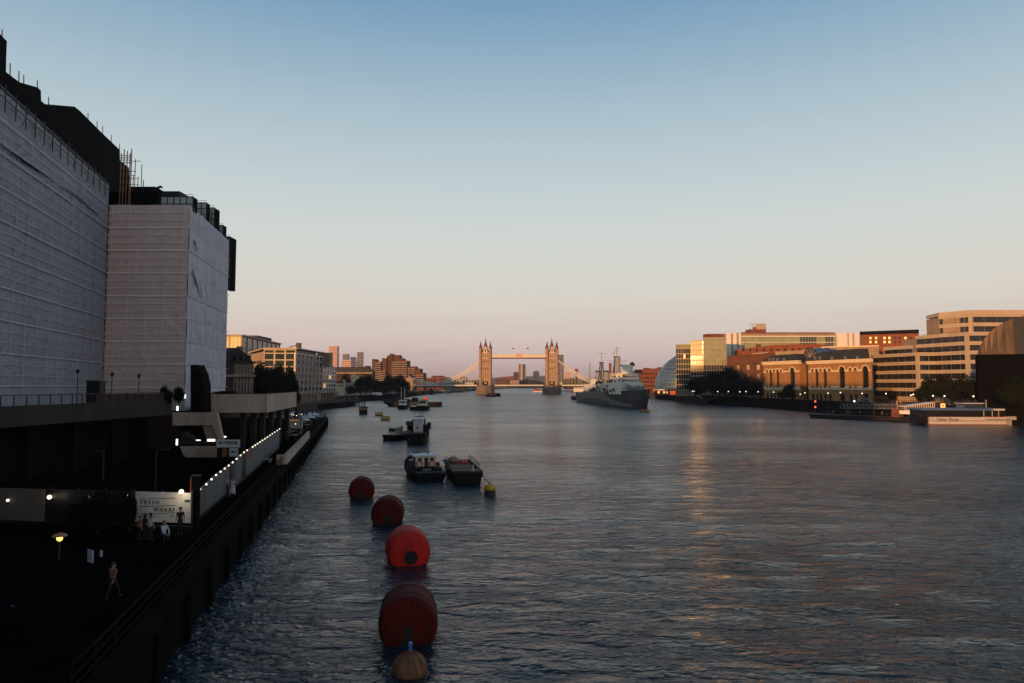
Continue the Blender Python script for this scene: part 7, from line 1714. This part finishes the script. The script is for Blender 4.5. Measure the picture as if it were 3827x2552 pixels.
cobj('foredeck', MB().prism([(Lc / 2 - 5.2, -4.5), (Lc / 2 - 1.2, -3.0), (Lc / 2, 0), (Lc / 2 - 1.2, 3.0), (Lc / 2 - 5.2, 4.5)], 1.5, 2.5), 'boat_white')
cobj('deck_line', MB().box(-Lc / 2, Lc / 2 - 5.4, -4.56, -4.5, 1.2, 1.34), 'grey_metal')
cobj('cabin', MB().box(-Lc / 2 - 1.5, Lc / 2 - 6.0, -4.1, 4.1, 2.35, 4.3), 'glass_dark')
mat('boat_blue', (0.05, 0.10, 0.24), 0.4, 0.1, 1.0)
cobj('roof', MB().box(-Lc / 2 - 2.2, Lc / 2 - 9.0, -4.4, 4.4, 4.3, 4.85), 'boat_blue'); cobj('roof_front', MB().box(-Lc / 2 + Lc - 9.0, Lc / 2 - 5.6, -4.2, 4.2, 4.3, 4.8), 'boat_white')
cobj('wheelhouse', MB().hexa([(-2.5, -2.4, 4.85), (4.0, -2.4, 4.85), (4.0, 2.4, 4.85), (-2.5, 2.4, 4.85), (-2.2, -2.1, 6.2), (2.8, -2.1, 6.2), (2.8, 2.1, 6.2), (-2.2, 2.1, 6.2)]), 'glass_dark'); cobj('wheelhouse_roof', MB().box(-2.8, 3.4, -2.4, 2.4, 6.2, 6.45), 'boat_white')
for x in (Lc / 2 - 9.2, Lc / 2 - 11.6, Lc / 2 - 7.4): cobj('window_post', MB().box(x - .08, x + .08, -4.16, -4.09, 2.4, 4.3), 'boat_white')
cobj('red_line', MB().box(Lc / 2 - 12, Lc / 2 - 5.2, -4.55, -4.5, 2.36, 2.48), 'sign_red')
cobj('mast', MB().tube([(Lc / 2 - 8.5, 0, 4.8), (Lc / 2 - 8.5, 0, 7.4)], 0.1, 6), 'boat_white')
cobj('exhaust_stern', MB().box(-Lc / 2 - 2.0, -Lc / 2, -3.6, 3.6, 0.3, 2.3), 'hull_black')
tm = text_mesh('lettering', 'Uber Boat', 1.5, 'text_black', 0.01); o = bpy.data.objects.new('lettering', tm); COL.objects.link(o); o.parent = ct; o.location = (-Lc / 2 + 2.0, -4.53, 0.75 + 0.35); o.rotation_euler = (R(90), 0, 0)
cobj('dark_flash', MB().fprism(Frame((0, -4.53), (1, -4.53)), [(2, 1.55), (9, 1.40), (9.5, 1.75), (3, 1.85)], 0.01, 0.0), 'grey_metal')

# ================================================================== MOORED BOATS and buoys in mid river
mat('buoy_red', (0.10, 0.006, 0.004), 0.75, 0.35, 1.6, 0.35, 5.0, stain=(0.035, 0.004, 0.003), spec=0.15, streak=True, fine=0.2)
mat('buoy_bright', (0.58, 0.016, 0.008), 0.65, 0.15, 1.8, 0.25, 5.0, stain=(0.33, 0.012, 0.007), spec=0.25, streak=True, fine=0.1)
mat('buoy_rust', (0.20, 0.10, 0.045), 0.8, 0.4, 3.0, 0.4, 10.0, stain=(0.10, 0.03, 0.015))
mat('weed', (0.010, 0.011, 0.008), 0.8, 0.4, 3.0)
def drum_buoy(label, px, py_w, wpx, rz, mt='buoy_red', tiltx=0.0, L=2.7):
    Y = YW(py_w); r = wpx / F_PX * Y / 2; Yc_ = Y + r * 0.75
    t = thing('mooring_buoy', label, 'buoy', (X(px, Yc_, 0.7), Yc_, 0), rz, None)
    cz = r * 0.56; h = L / 2
    pr_ = [(0.05, -h - .05), (r * 0.5, -h - .04), (r * 0.80, -h), (r * 0.90, -h + .05), (r * 0.965, -h + .16), (r * 0.99, -h + .32), (r, -h * .5), (r, h * .5), (r * .99, h - .32), (r * .965, h - .16), (r * .90, h - .05), (r * .80, h), (.05, h + .05)]
    b = obj('drum', MB().lathe(pr_, 40, (0, 0, cz), 'y'), mt, t, smooth=True, local=True); b.rotation_euler = (R(tiltx), 0, 0)
    for y_ in (-h * 0.42, h * 0.42): obj('weld_band', MB().lathe([(r * 1.0, y_ - .05), (r * 1.012, y_ - .03), (r * 1.012, y_ + .03), (r * 1.0, y_ + .05)], 40, (0, 0, cz), 'y'), mt, t, smooth=True, local=True)
    obj('waterline_weed', MB().lathe([(r * 1.006, -h * .78), (r * 1.012, -h * .5), (r * 1.012, h * .5), (r * 1.006, h * .78)], 40, (0, 0, cz - r * .9), 'y') if False else MB().box(-r * .78, r * .78, -h * 1.0, h * 1.0, -0.35, 0.06), 'weed', t, local=True)
    if mt == 'buoy_bright':
        obj('end_plate', MB().lathe([(r * .31, -h - .10), (r * .31, -h - .02)], 20, (0.1, 0, cz - r * .18), 'y'), 'weed', t, local=True)
        obj('end_hub', MB().lathe([(r * .16, -h - .16), (r * .16, -h - .09)], 16, (0.1, 0, cz - r * .18), 'y'), 'black_paint', t, local=True)
    else:
        obj('chain_slot', MB().fprism(Frame((0, -h - .02), (1, -h - .02)), [(-.30, -.2), (.22, -.2), (.20, cz - r * .12), (.05, cz + r * .06), (-.22, cz + r * .04)], 0.05, -0.02), 'weed', t, local=True)
    return t
drum_buoy('faded red drum buoy farthest from the camera in the row of four', 1352, 1862, 94, R(11))
drum_buoy('second farthest red drum buoy, dull dark red', 1450, 1958, 120, R(6))
drum_buoy('bright scarlet drum buoy, third in the row', 1523, 2112, 160, R(14), 'buoy_bright')
drum_buoy('largest and nearest dull red drum buoy with split front', 1526, 2398, 216, R(8), L=3.1)
sbuoy = thing('small_buoy', 'small rusty round buoy with blue tag nearest the camera', 'buoy', (X(1532, 30.2, 0.5), 30.2, 0))
obj('float', MB().ball((0, 0, 0.28), 0.72, 28, 16, 0.9), 'buoy_rust', sbuoy, smooth=True, local=True)
for k in range(6):
    a = k * math.pi / 6; obj('seam_rib', MB().tube([(0.735 * math.cos(a) * math.cos(q * .3927), 0.735 * math.sin(a) * math.cos(q * .3927), 0.28 + 0.66 * math.sin(q * .3927)) for q in range(9)], 0.02, 5), 'rust_red', sbuoy, local=True)
obj('crown_ring', MB().lathe([(0.13, 0.9), (0.13, 1.0), (0.05, 1.02)], 12), 'buoy_rust', sbuoy, local=True)
mat('tag_blue', (0.03, 0.14, 0.55), 0.5, 0.1, 4)
obj('blue_tag', MB().box(-0.05, 0.09, -0.05, 0.04, 1.0, 1.34), 'tag_blue', sbuoy, local=True)
yb2 = thing('mooring_buoy', 'yellow and black barrel buoy tied to the moored barge', 'buoy', (X(1831, YW(1848), 0.4), YW(1848), 0))
rY = 44 / F_PX * YW(1848) / 2
obj('drum', MB().lathe([(rY * .9, -.5), (rY, -.3), (rY, .50)], 24), 'black_paint', yb2, smooth=True, local=True)
obj('yellow_top', MB().lathe([(rY, .50), (rY * .98, .75), (rY * .8, .98), (rY * .4, 1.08), (.03, 1.10)], 24), 'float_yellow', yb2, smooth=True, local=True)
obj('ring', MB().tube([(0.14 * math.cos(a * .6283), 0, 1.2 + .14 * math.sin(a * .6283)) for a in range(11)], .03, 6), 'rust_red', yb2, local=True)

half_w = lambda t: min(1.0, 0.72 + 2.2 * t) if t < 0.13 else (1.0 if t < 0.6 else max(0.05, 1 - ((t - 0.6) / 0.4) ** 2.2))
def boat_root(name, label, cat, px, py, rz, group=None):
    Y = YW(py); return thing(name, label, cat, (X(px, Y, 0.5), Y, 0), rz, group)
# ---- workboat: stern towards us, white wheelhouse with two lifebuoys
mat('deck_grey', (0.17, 0.18, 0.22), 0.8, 0.2, 1.0)
wv = boat_root('workboat', 'black workboat with cream wheelhouse and two orange lifebuoys', 'boat', 1603, 1785, R(8))
wv.location = (X(1580, 94.5, 0.5), 94.5, 0); wv.rotation_euler = (0, 0, R(17)); wv.scale = (0.88, 0.80, 0.62)
def wobj(n, mb, m, p=None, sm=False): return obj(n, mb, m, p or wv, sm, local=True)
SW = lambda t: 1.35 + 0.15 * (1 - min(1, 2 * t)) ** 2 + 6.0 * max(0, t - .45) ** 1.7
wobj('hull', hull_mb(15.0, 5.1, SW, lambda t: math.sin(math.pi * min(1, 0.24 + t)) ** .45 if t < .26 else half_w(t), 30, -0.7, .8), 'hull_black')
bul = []
for s in (-1, 1):
    pts = [(s * half_w(max(.14, t)) * 2.5 * (1 if t > .1 else .8), -7.4 + 14.6 * t, SW(t) + 0.02) for t in [i / 16 for i in range(17)]]
    wobj('bulwark', MB().grid(lambda a, b: (pts[min(16, int(a * 16))][0], pts[min(16, int(a * 16))][1], pts[min(16, int(a * 16))][2] + (0.75 if a > .55 else .12) * b), 16, 1), 'hull_black')
    wobj('rail', MB().tube([(p[0] * .97, p[1], p[2] + 0.85) for p in pts[:9]], 0.03, 5), 'dark_metal')
    for p in pts[0:9:2]: wobj('stanchion', MB().box(p[0] * .97 - .03, p[0] * .97 + .03, p[1] - .03, p[1] + .03, p[2], p[2] + .86), 'dark_metal')
wobj('deck', MB().box(-2.0, 2.0, -6.6, 4.0, 1.66, 1.72), 'deck_grey')
wobj('stern_rail', MB().tube([(-2.0 + 4.0 * i / 8, -7.0 - 0.35 * math.sin(math.pi * i / 8), 2.75) for i in range(9)], 0.03, 5), 'dark_metal')
for i in range(0, 9, 2): wobj('stanchion', MB().box(-2.0 + 4.0 * i / 8 - .03, -2.0 + 4.0 * i / 8 + .03, -7.05 - .35 * math.sin(math.pi * i / 8), -6.99 - .35 * math.sin(math.pi * i / 8), 1.7, 2.75), 'dark_metal')
wobj('engine_casing', MB().box(-1.9, 1.9, -5.6, -3.3, 1.72, 2.45), 'hull_black')
for k, w_ in enumerate((.10, .06, .12, .08, .11, .07, .10)): wobj('name_mark', MB().box(-0.85 + k * .17, -0.85 + k * .17 + w_, -5.63, -5.605, 2.02, 2.2), 'white_paint')
wh = wobj('wheelhouse', MB().box(-1.55, 1.45, -3.2, 0.2, 1.72, 4.55), 'cream_paint')
wobj('door', MB().box(-0.28, 0.28, -3.24, -3.19, 1.75, 4.2), 'black_paint', wh)
for x in (-0.95, 0.85): wobj('window', MB().box(x - .28, x + .28, -3.24, -3.19, 3.55, 4.15), 'glass_dark', wh)
for sx in (-1.56, 1.46): wobj('window', MB().box(sx, sx + .02, -2.6, -1.0, 3.4, 4.15), 'glass_dark', wh)
wobj('roof', MB().lathe([(0.1, 4.86), (1.7, 4.78), (2.05, 4.62), (2.05, 4.52)], 20, (0, -1.6, 0)), 'white_cladding', wh); wh.children[-1].scale = (1.0, 1.0, 1.0)
wobj('roof_slab', MB().box(-1.9, 1.85, -3.6, 0.5, 4.52, 4.68), 'white_cladding', wh)
wobj('mast', MB().tube([(0.3, -2.6, 4.7), (0.3, -2.6, 5.5)], 0.08, 6), 'rust_red', wh)
mat('lifebuoy_orange', (0.62, 0.09, 0.03), 0.6, 0.1, 4)
for x in (-0.98, 0.92):
    t = thing('lifebuoy', 'orange lifebuoy hung on the %s of the workboat wheelhouse door' % ('left' if x < 0 else 'right'), 'lifebuoy', (0, 0, 0))
    p = wv.matrix_basis @ Vector((x, -3.34, 2.98)) if False else (Matrix.Translation(wv.location) @ Matrix.Rotation(wv.rotation_euler.z, 4, 'Z')) @ Vector((x * wv.scale.x, -3.34 * wv.scale.y, 2.98 * wv.scale.z))
    t.location = p; t.rotation_euler = (0, 0, wv.rotation_euler.z)
    mb = MB(); n1, n2 = 20, 8
    for i in range(n1):
        a = 6.28318 * i / n1
        for j in range(n2): b = 6.28318 * j / n2; mb.v.append(((.36 + .1 * math.cos(b)) * math.cos(a), .09 * math.sin(b), (.36 + .1 * math.cos(b)) * math.sin(a)))
    for i in range(n1):
        for j in range(n2): mb.f.append((i * n2 + j, i * n2 + (j + 1) % n2, ((i + 1) % n1) * n2 + (j + 1) % n2, ((i + 1) % n1) * n2 + j))
    obj('ring', mb, 'lifebuoy_orange', t, smooth=True, local=True)
    for q in range(4): a = .785 + q * 1.5708; obj('white_band', MB().bar((.25 * math.cos(a), -.1, .25 * math.sin(a)), (.47 * math.cos(a), -.1, .47 * math.sin(a)), .10, .04), 'white_paint', t, local=True)
wobj('foredeck_locker', MB().box(-1.3, 0.9, 1.8, 3.2, 1.9, 2.6), 'deck_grey'); wobj('dark_side_gear', MB().box(-2.2, -1.6, -2.6, 0, 1.7, 3.6).box(1.5, 2.2, -2.0, -.6, 1.7, 3.0), 'black_paint')
# ---- open barge alongside
bg = boat_root('barge', 'open rusty barge with clutter and stanchions lashed beside the workboat', 'boat', 1738, 1808, R(10)); bg.location = (X(1725, 93.5, 1), 93.5, 0); bg.scale = (0.74, 0.86, 0.66)
def bobj(n, mb, m): return obj(n, mb, m, bg, False, local=True)
bobj('hull', hull_mb(18, 5.4, lambda t: 1.9 + .25 * (2 * t - 1) ** 2, lambda t: .82 + .18 * math.sin(math.pi * t), 18, -.6, .9), 'hull_black')
bobj('gunwale', MB().box(-2.5, -2.2, -8.5, 8.5, 2.0, 2.3).box(2.2, 2.5, -8.5, 8.5, 2.0, 2.3).box(-2.2, 2.2, -8.6, -8.3, 2.05, 2.3), 'bark')
bobj('hold', MB().box(-2.0, 2.0, -6.8, 6.0, 2.0, 2.06), 'rust_red')
bobj('thwart', MB().box(-2.2, 2.2, -6.9, -6.5, 2.2, 2.45), 'tan_stone'); bobj('hatch_board', MB().box(-1.9, 0.6, -6.3, -5.1, 2.1, 2.3), 'rust_red'); bobj('plank', MB().box(-1.6, 1.2, -2.2, -1.7, 2.1, 2.25), 'tan_stone')
bobj('bollard_post', MB().tube([(0.9, -8.2, 2.2), (0.9, -8.2, 3.5)], .09, 6), 'cream_paint')
bobj('rope_coil', MB().lathe([(.5, 2.06), (.95, 2.4), (.9, 3.0), (.4, 3.3)], 14, (-0.9, 5.2, 0)), 'wood_and_sunlit_pole'); bobj('buoy_heap', MB().ball((0.6, 4.0, 2.4), .5, 10, 6).ball((1.3, 4.3, 2.3), .4, 10, 6), 'lifebuoy_orange')
for i in range(9): bobj('stanchion', MB().box(2.28, 2.36, -6 + i * 1.7, -5.92 + i * 1.7, 2.3, 3.5), 'dark_metal')
for i in range(5): bobj('stanchion', MB().box(-2.36, -2.28, -1 + i * 1.7, -.92 + i * 1.7, 2.3, 3.4), 'dark_metal')
bobj('rail', MB().bar((2.32, -6, 3.3), (2.32, 7.6, 3.3), .04), 'dark_metal')
for i in range(4): bobj('tyre_fender', MB().lathe([(.42, -.14), (.48, 0), (.42, .14)], 12, (2.65, -6 + i * 4, 1.3), 'x'), 'black_paint')
mr = thing('mooring_rope', 'rope from the barge corner to the yellow and black buoy', 'rope', (yb2.location.x - 2, yb2.location.y + 2, 0))
q0 = (Matrix.Translation(bg.location) @ Matrix.Rotation(bg.rotation_euler.z, 4, 'Z')) @ Vector((2.35 * .74, -8.0 * .86, 2.25 * .66)); q1 = Vector(yb2.location) + Vector((0, 0, 1.2))
obj('rope', MB().tube([q0.lerp(q1, k / 8) - Vector((0, 0, .25 * math.sin(math.pi * k / 8))) for k in range(9)], 0.045, 6), 'bark', mr)
# ---- tall barge with pale crate-like cabin, and tug beside it
tb = boat_root('barge', 'black barge carrying a tall pale box cabin', 'boat', 1543, 1660, R(4)); tb.location.y += 9; tb.scale = (0.48, 0.75, 0.47)
def tobj(n, mb, m, sm=False): return obj(n, mb, m, tb, sm, local=True)
S = YW(1660) / F_PX
tobj('hull', hull_mb(26, 11.5 * .78, lambda t: 2.7 + .6 * max(0, .3 - t) * 3, lambda t: .86 + .14 * math.sin(math.pi * t), 18, -.7, .9), 'hull_black')
tobj('bow_block', MB().box(-4.4, 4.3, -12.6, -8.0, 2.9, 4.6), 'hull_black')
tobj('cabin', MB().box(-1.75, 2.2, -6.4, 1.0, 2.9, 10.0), 'canvas'); tobj('cabin_side', MB().box(-2.2, -1.75, -6.3, 1.2, 2.9, 10.2), 'hull_black'); tobj('cabin_roof', MB().box(-2.3, 2.5, -6.7, 1.3, 10.0, 10.5), 'white_cladding')
tobj('rust_patch', MB().fprism(Frame((0, -6.42), (1, -6.42)), [(-.8, 6.0), (.3, 5.6), (.6, 6.8), (-.4, 7.4)], .01, 0), 'tan_stone')
tobj('tarpaulin', MB().lathe([(3.0, 0), (2.6, 1.2), (1.6, 1.7), (.1, 1.8)], 14, (-.4, 4.5, 9.0)), 'cloth_navy'); tobj('tarpaulin_base', MB().box(-3.3, 2.4, 1.4, 8.0, 2.9, 9.0), 'hull_black')
tobj('tank', MB().box(2.3, 4.6, -5.0, 2.0, 2.9, 7.6), 'hull_black'); tobj('tank_box', MB().box(4.0, 5.4, -3.0, 0, 5.6, 8.4), 'hull_black')
tobj('side_deck', MB().prism([(-6.4, 6), (-2.4, -1.5), (-2.4, 9), (-6.0, 9)], 6.5, 8.4), 'hull_black'); tobj('side_leg', MB().box(-5.6, -3.0, 3.5, 8.5, 1.0, 6.5), 'hull_black')
for i in range(5): tobj('rail_post', MB().box(-1.6 + i * .95, -1.5 + i * .95, -8.4, -8.3, 2.9, 5.2), 'tan_stone' if i == 4 else 'dark_metal')
tobj('rail', MB().bar((-1.6, -8.35, 5.1), (2.3, -8.35, 5.1), .1), 'dark_metal'); tobj('roof_rail', MB().bar((-2.4, 4.0, 12.6), (2.0, 4.0, 12.6), .12).bar((-2.4, 4, 10.4), (-2.4, 4, 12.6), .12).bar((0, 4, 10.6), (0, 4, 12.6), .12).bar((1.2, 4, 10.6), (1.2, 4, 12.4), .12), 'dark_metal')
tobj('crate', MB().box(-3.9, -2.6, -8.2, -7.0, 4.6, 5.4), 'rust_red')
for i in range(3): tobj('tyre_fender', MB().lathe([(.5, -.16), (.56, 0), (.5, .16)], 12, (-2.6 + i * 2.6, -12.9, 2.2), 'y'), 'black_paint')
def tug(label, px, py, rz, L, house, trim, zoff=0.0, mastn=0, extra=None):
    t = boat_root('tug', label, 'boat', px, py, rz); t.location.y += L * .32
    obj('hull', hull_mb(L, L * .36, lambda q: L * .09 + L * .07 * max(0, q - .4), half_w, 20, -.5, .78), 'hull_black', t, local=True)
    w = L * .11; hb = L * .09
    h = obj('wheelhouse', MB().box(-w, w, -L * .05, L * .16, hb, hb + L * .17), house, t, local=True)
    obj('windows', MB().box(-w * .85, w * .85, L * .16, L * .165, hb + L * .10, hb + L * .15).box(w, w * 1.02, -L * .03, L * .14, hb + L * .10, hb + L * .15), 'glass_dark', h, local=True)
    obj('roof', MB().box(-w * 1.2, w * 1.2, -L * .07, L * .18, hb + L * .17, hb + L * .19), trim, h, local=True)
    obj('deckhouse', MB().box(-w * .9, w * .9, -L * .25, -L * .05, hb, hb + L * .09), house, t, local=True)
    obj('funnel', MB().lathe([(w * .35, hb + L * .09), (w * .3, hb + L * .2)], 10, (0, -L * .16, 0)), 'rust_red', t, local=True)
    obj('rub_rail', MB().tube([(half_w(max(.13, q / 16)) * L * .185, -L / 2 + L * q / 16, L * .08 + L * .07 * max(0, q / 16 - .4)) for q in range(16)], L * .012, 5), 'black_paint', t, local=True)
    for m in range(mastn): obj('mast', MB().tube([(w * (.5 - m), 0, hb + L * .19), (w * (.5 - m), 0, hb + L * .62)], .10, 6), 'white_paint', t, local=True)
    return t
tug('small tug with red-topped pale wheelhouse left of the tall barge', 1474, 1645, R(150), 9.5, 'cream_paint', 'white_cladding')
tug('black tug with white wheelhouse and twin masts in the middle group', 1500, 1528, R(184), 15, 'white_paint', 'white_cladding', mastn=2)
tug('small tug with bow crossed in white in the middle group', 1545, 1533, R(178), 13, 'cream_paint', 'tan_stone')
tug('tug with a white-banded bow at the right of the middle group', 1576, 1533, R(181), 17, 'cream_paint', 'wood_and_sunlit_pole')
g3 = boat_root('barge', 'dark crane barge behind the three tugs', 'boat', 1540, 1520, R(88)); g3.location.y += 8
obj('hull', hull_mb(30, 9, lambda t: 2.4, lambda t: .9, 14, -.6, .92), 'hull_black', g3, local=True)
obj('crane_body', MB().box(-1.2, 1.2, -7.5, -5, 2.4, 5.0), 'sign_orange', g3, local=True); obj('crane_jib', MB().bar((0, -5, 7.0), (0, 5, 9.0), .7), 'hull_black', g3, local=True); obj('counterweight', MB().ball((0, -9, 8), 1.8, 10, 6), 'hull_black', g3, local=True)
obj('deck_cargo', MB().box(-3, 3, 3, 11, 2.4, 3.9).box(-2, 1, -2, 1, 2.4, 4.8), 'black_roof', g3, local=True)
g4 = boat_root('barge', 'low dark barge at the left of the middle group', 'boat', 1482, 1509, R(92)); g4.location.y += 4
obj('hull', hull_mb(18, 6, lambda t: 2.2, lambda t: .9, 14, -.6, .92), 'hull_black', g4, local=True); obj('deck_house', MB().box(-1.6, 1.6, -4, 2, 2.2, 4.2), 'dark_brick', g4, local=True); obj('funnel', MB().lathe([(.5, 5.4), (.5, 7.5)], 8, (0, -2, 0)), 'rust_red', g4, local=True)
# ---- mooring dolphin of piles
dp = boat_root('mooring_dolphin', 'timber mooring dolphin with two posts standing in the river', 'pile', 1356, 1547, 0)
w = 28 / F_PX * YW(1547)
for i in range(4):
    for yy in (0, 2): obj('pile', MB().tube([(-w / 2 + .3 + (w - .6) * i / 3, yy, -1), (-w / 2 + .3 + (w - .6) * i / 3, yy, 1.8)], .28, 8), 'bark', dp, local=True)
obj('platform', MB().box(-w / 2, w / 2, -.4, 2.4, 1.7, 2.4), 'wood_and_sunlit_pole', dp, local=True); obj('fender_band', MB().box(-w / 2 - .05, w / 2 + .05, -.5, 2.5, 2.4, 3.0), 'rust_red', dp, local=True)
for x in (-.55, .55): obj('post', MB().lathe([(.24, 3.0), (.2, 4.6), (.3, 4.65), (.2, 5.1)], 8, (x, 1, 0)), 'bark', dp, local=True)
# ---- boats at the bridge
def river_boat(label, px0, px1, py, hull, house, roof, h=3.6, rz=90):
    Y = YW(py); L = (px1 - px0) / F_PX * Y; t = thing('river_boat', label, 'boat', (X((px0 + px1) / 2, Y, 1), Y, 0), R(rz))
    obj('hull', hull_mb(L, L * .24, lambda q: 1.3 + .5 * max(0, q - .6), half_w, 16, -.5, .85), hull, t, local=True)
    obj('saloon', MB().box(-L * .09, L * .09, -L * .42, L * .26, 1.3, h), house, t, local=True); obj('windows', MB().box(-L * .092, L * .092, -L * .40, L * .24, h - 1.3, h - .5), 'glass_dark', t, local=True)
    obj('roof', MB().box(-L * .10, L * .10, -L * .43, L * .28, h, h + .3), roof, t, local=True)
    return t
river_boat('orange and black river boat before the left bridge pier', 1812, 1856, 1482, 'hull_black', 'sign_orange', 'sign_orange', 3.4)
river_boat('dark boat moored at the right of the orange boat by the pier', 1842, 1872, 1481, 'hull_black', 'dark_brick', 'black_roof', 3.0, 85)
river_boat('white and orange trip boat passing left of the right bridge pier', 1992, 2030, 1465, 'white_paint', 'sign_orange', 'white_cladding', 4.4, -88)
river_boat('white two-deck boat behind the warship stern', 2132, 2185, 1468, 'rust_red', 'white_paint', 'white_cladding', 7.5, 92)
river_boat('long pale boat moored beyond the left side span', 1668, 1730, 1462, 'hull_black', 'cream_paint', 'white_cladding', 5.0, 90)
river_boat('small pale launch under the left side span', 1640, 1692, 1470, 'hull_black', 'cream_paint', 'tan_stone', 3.6, -92)
river_boat('dark launch left under the bridge approach', 1575, 1628, 1472, 'hull_black', 'dark_brick', 'grey_metal', 3.4, 90)
river_boat('blue grey moored launch near the embankment steps', 1535, 1572, 1478, 'cloth_navy' , 'grey_metal', 'white_cladding', 3.2, 92)
river_boat('white cruiser seen through the bridge, leftmost', 1885, 1905, 1450, 'white_paint', 'white_paint', 'white_cladding', 5.0, 90)
river_boat('dark moored vessel seen through the bridge', 1930, 1952, 1450, 'hull_black', 'dark_brick', 'black_roof', 7.0, 90)
river_boat('white cruiser seen through the bridge, rightmost', 1957, 1974, 1449.5, 'white_paint', 'white_paint', 'white_cladding', 6.0, 90)

# ================================================================== evening haze
hz = MB().box(-9600, 9600, -400, 20600, -2.0, 195.0)
hm = bpy.data.materials.new('haze_air'); hm.use_nodes = True
hn = hm.node_tree.nodes; hn.clear()
ho = hn.new('ShaderNodeOutputMaterial'); hv = hn.new('ShaderNodeVolumePrincipled')
hv.inputs['Color'].default_value = (0.96, 0.90, 0.93, 1); hv.inputs['Density'].default_value = 0.00007; hv.inputs['Anisotropy'].default_value = 0.2
hm.node_tree.links.new(hv.outputs[0], ho.inputs['Volume'])
hzo = obj('haze', hz, hm); hzo['kind'] = 'stuff'; hzo['label'] = 'thin pinkish evening haze over the river and far skyline'
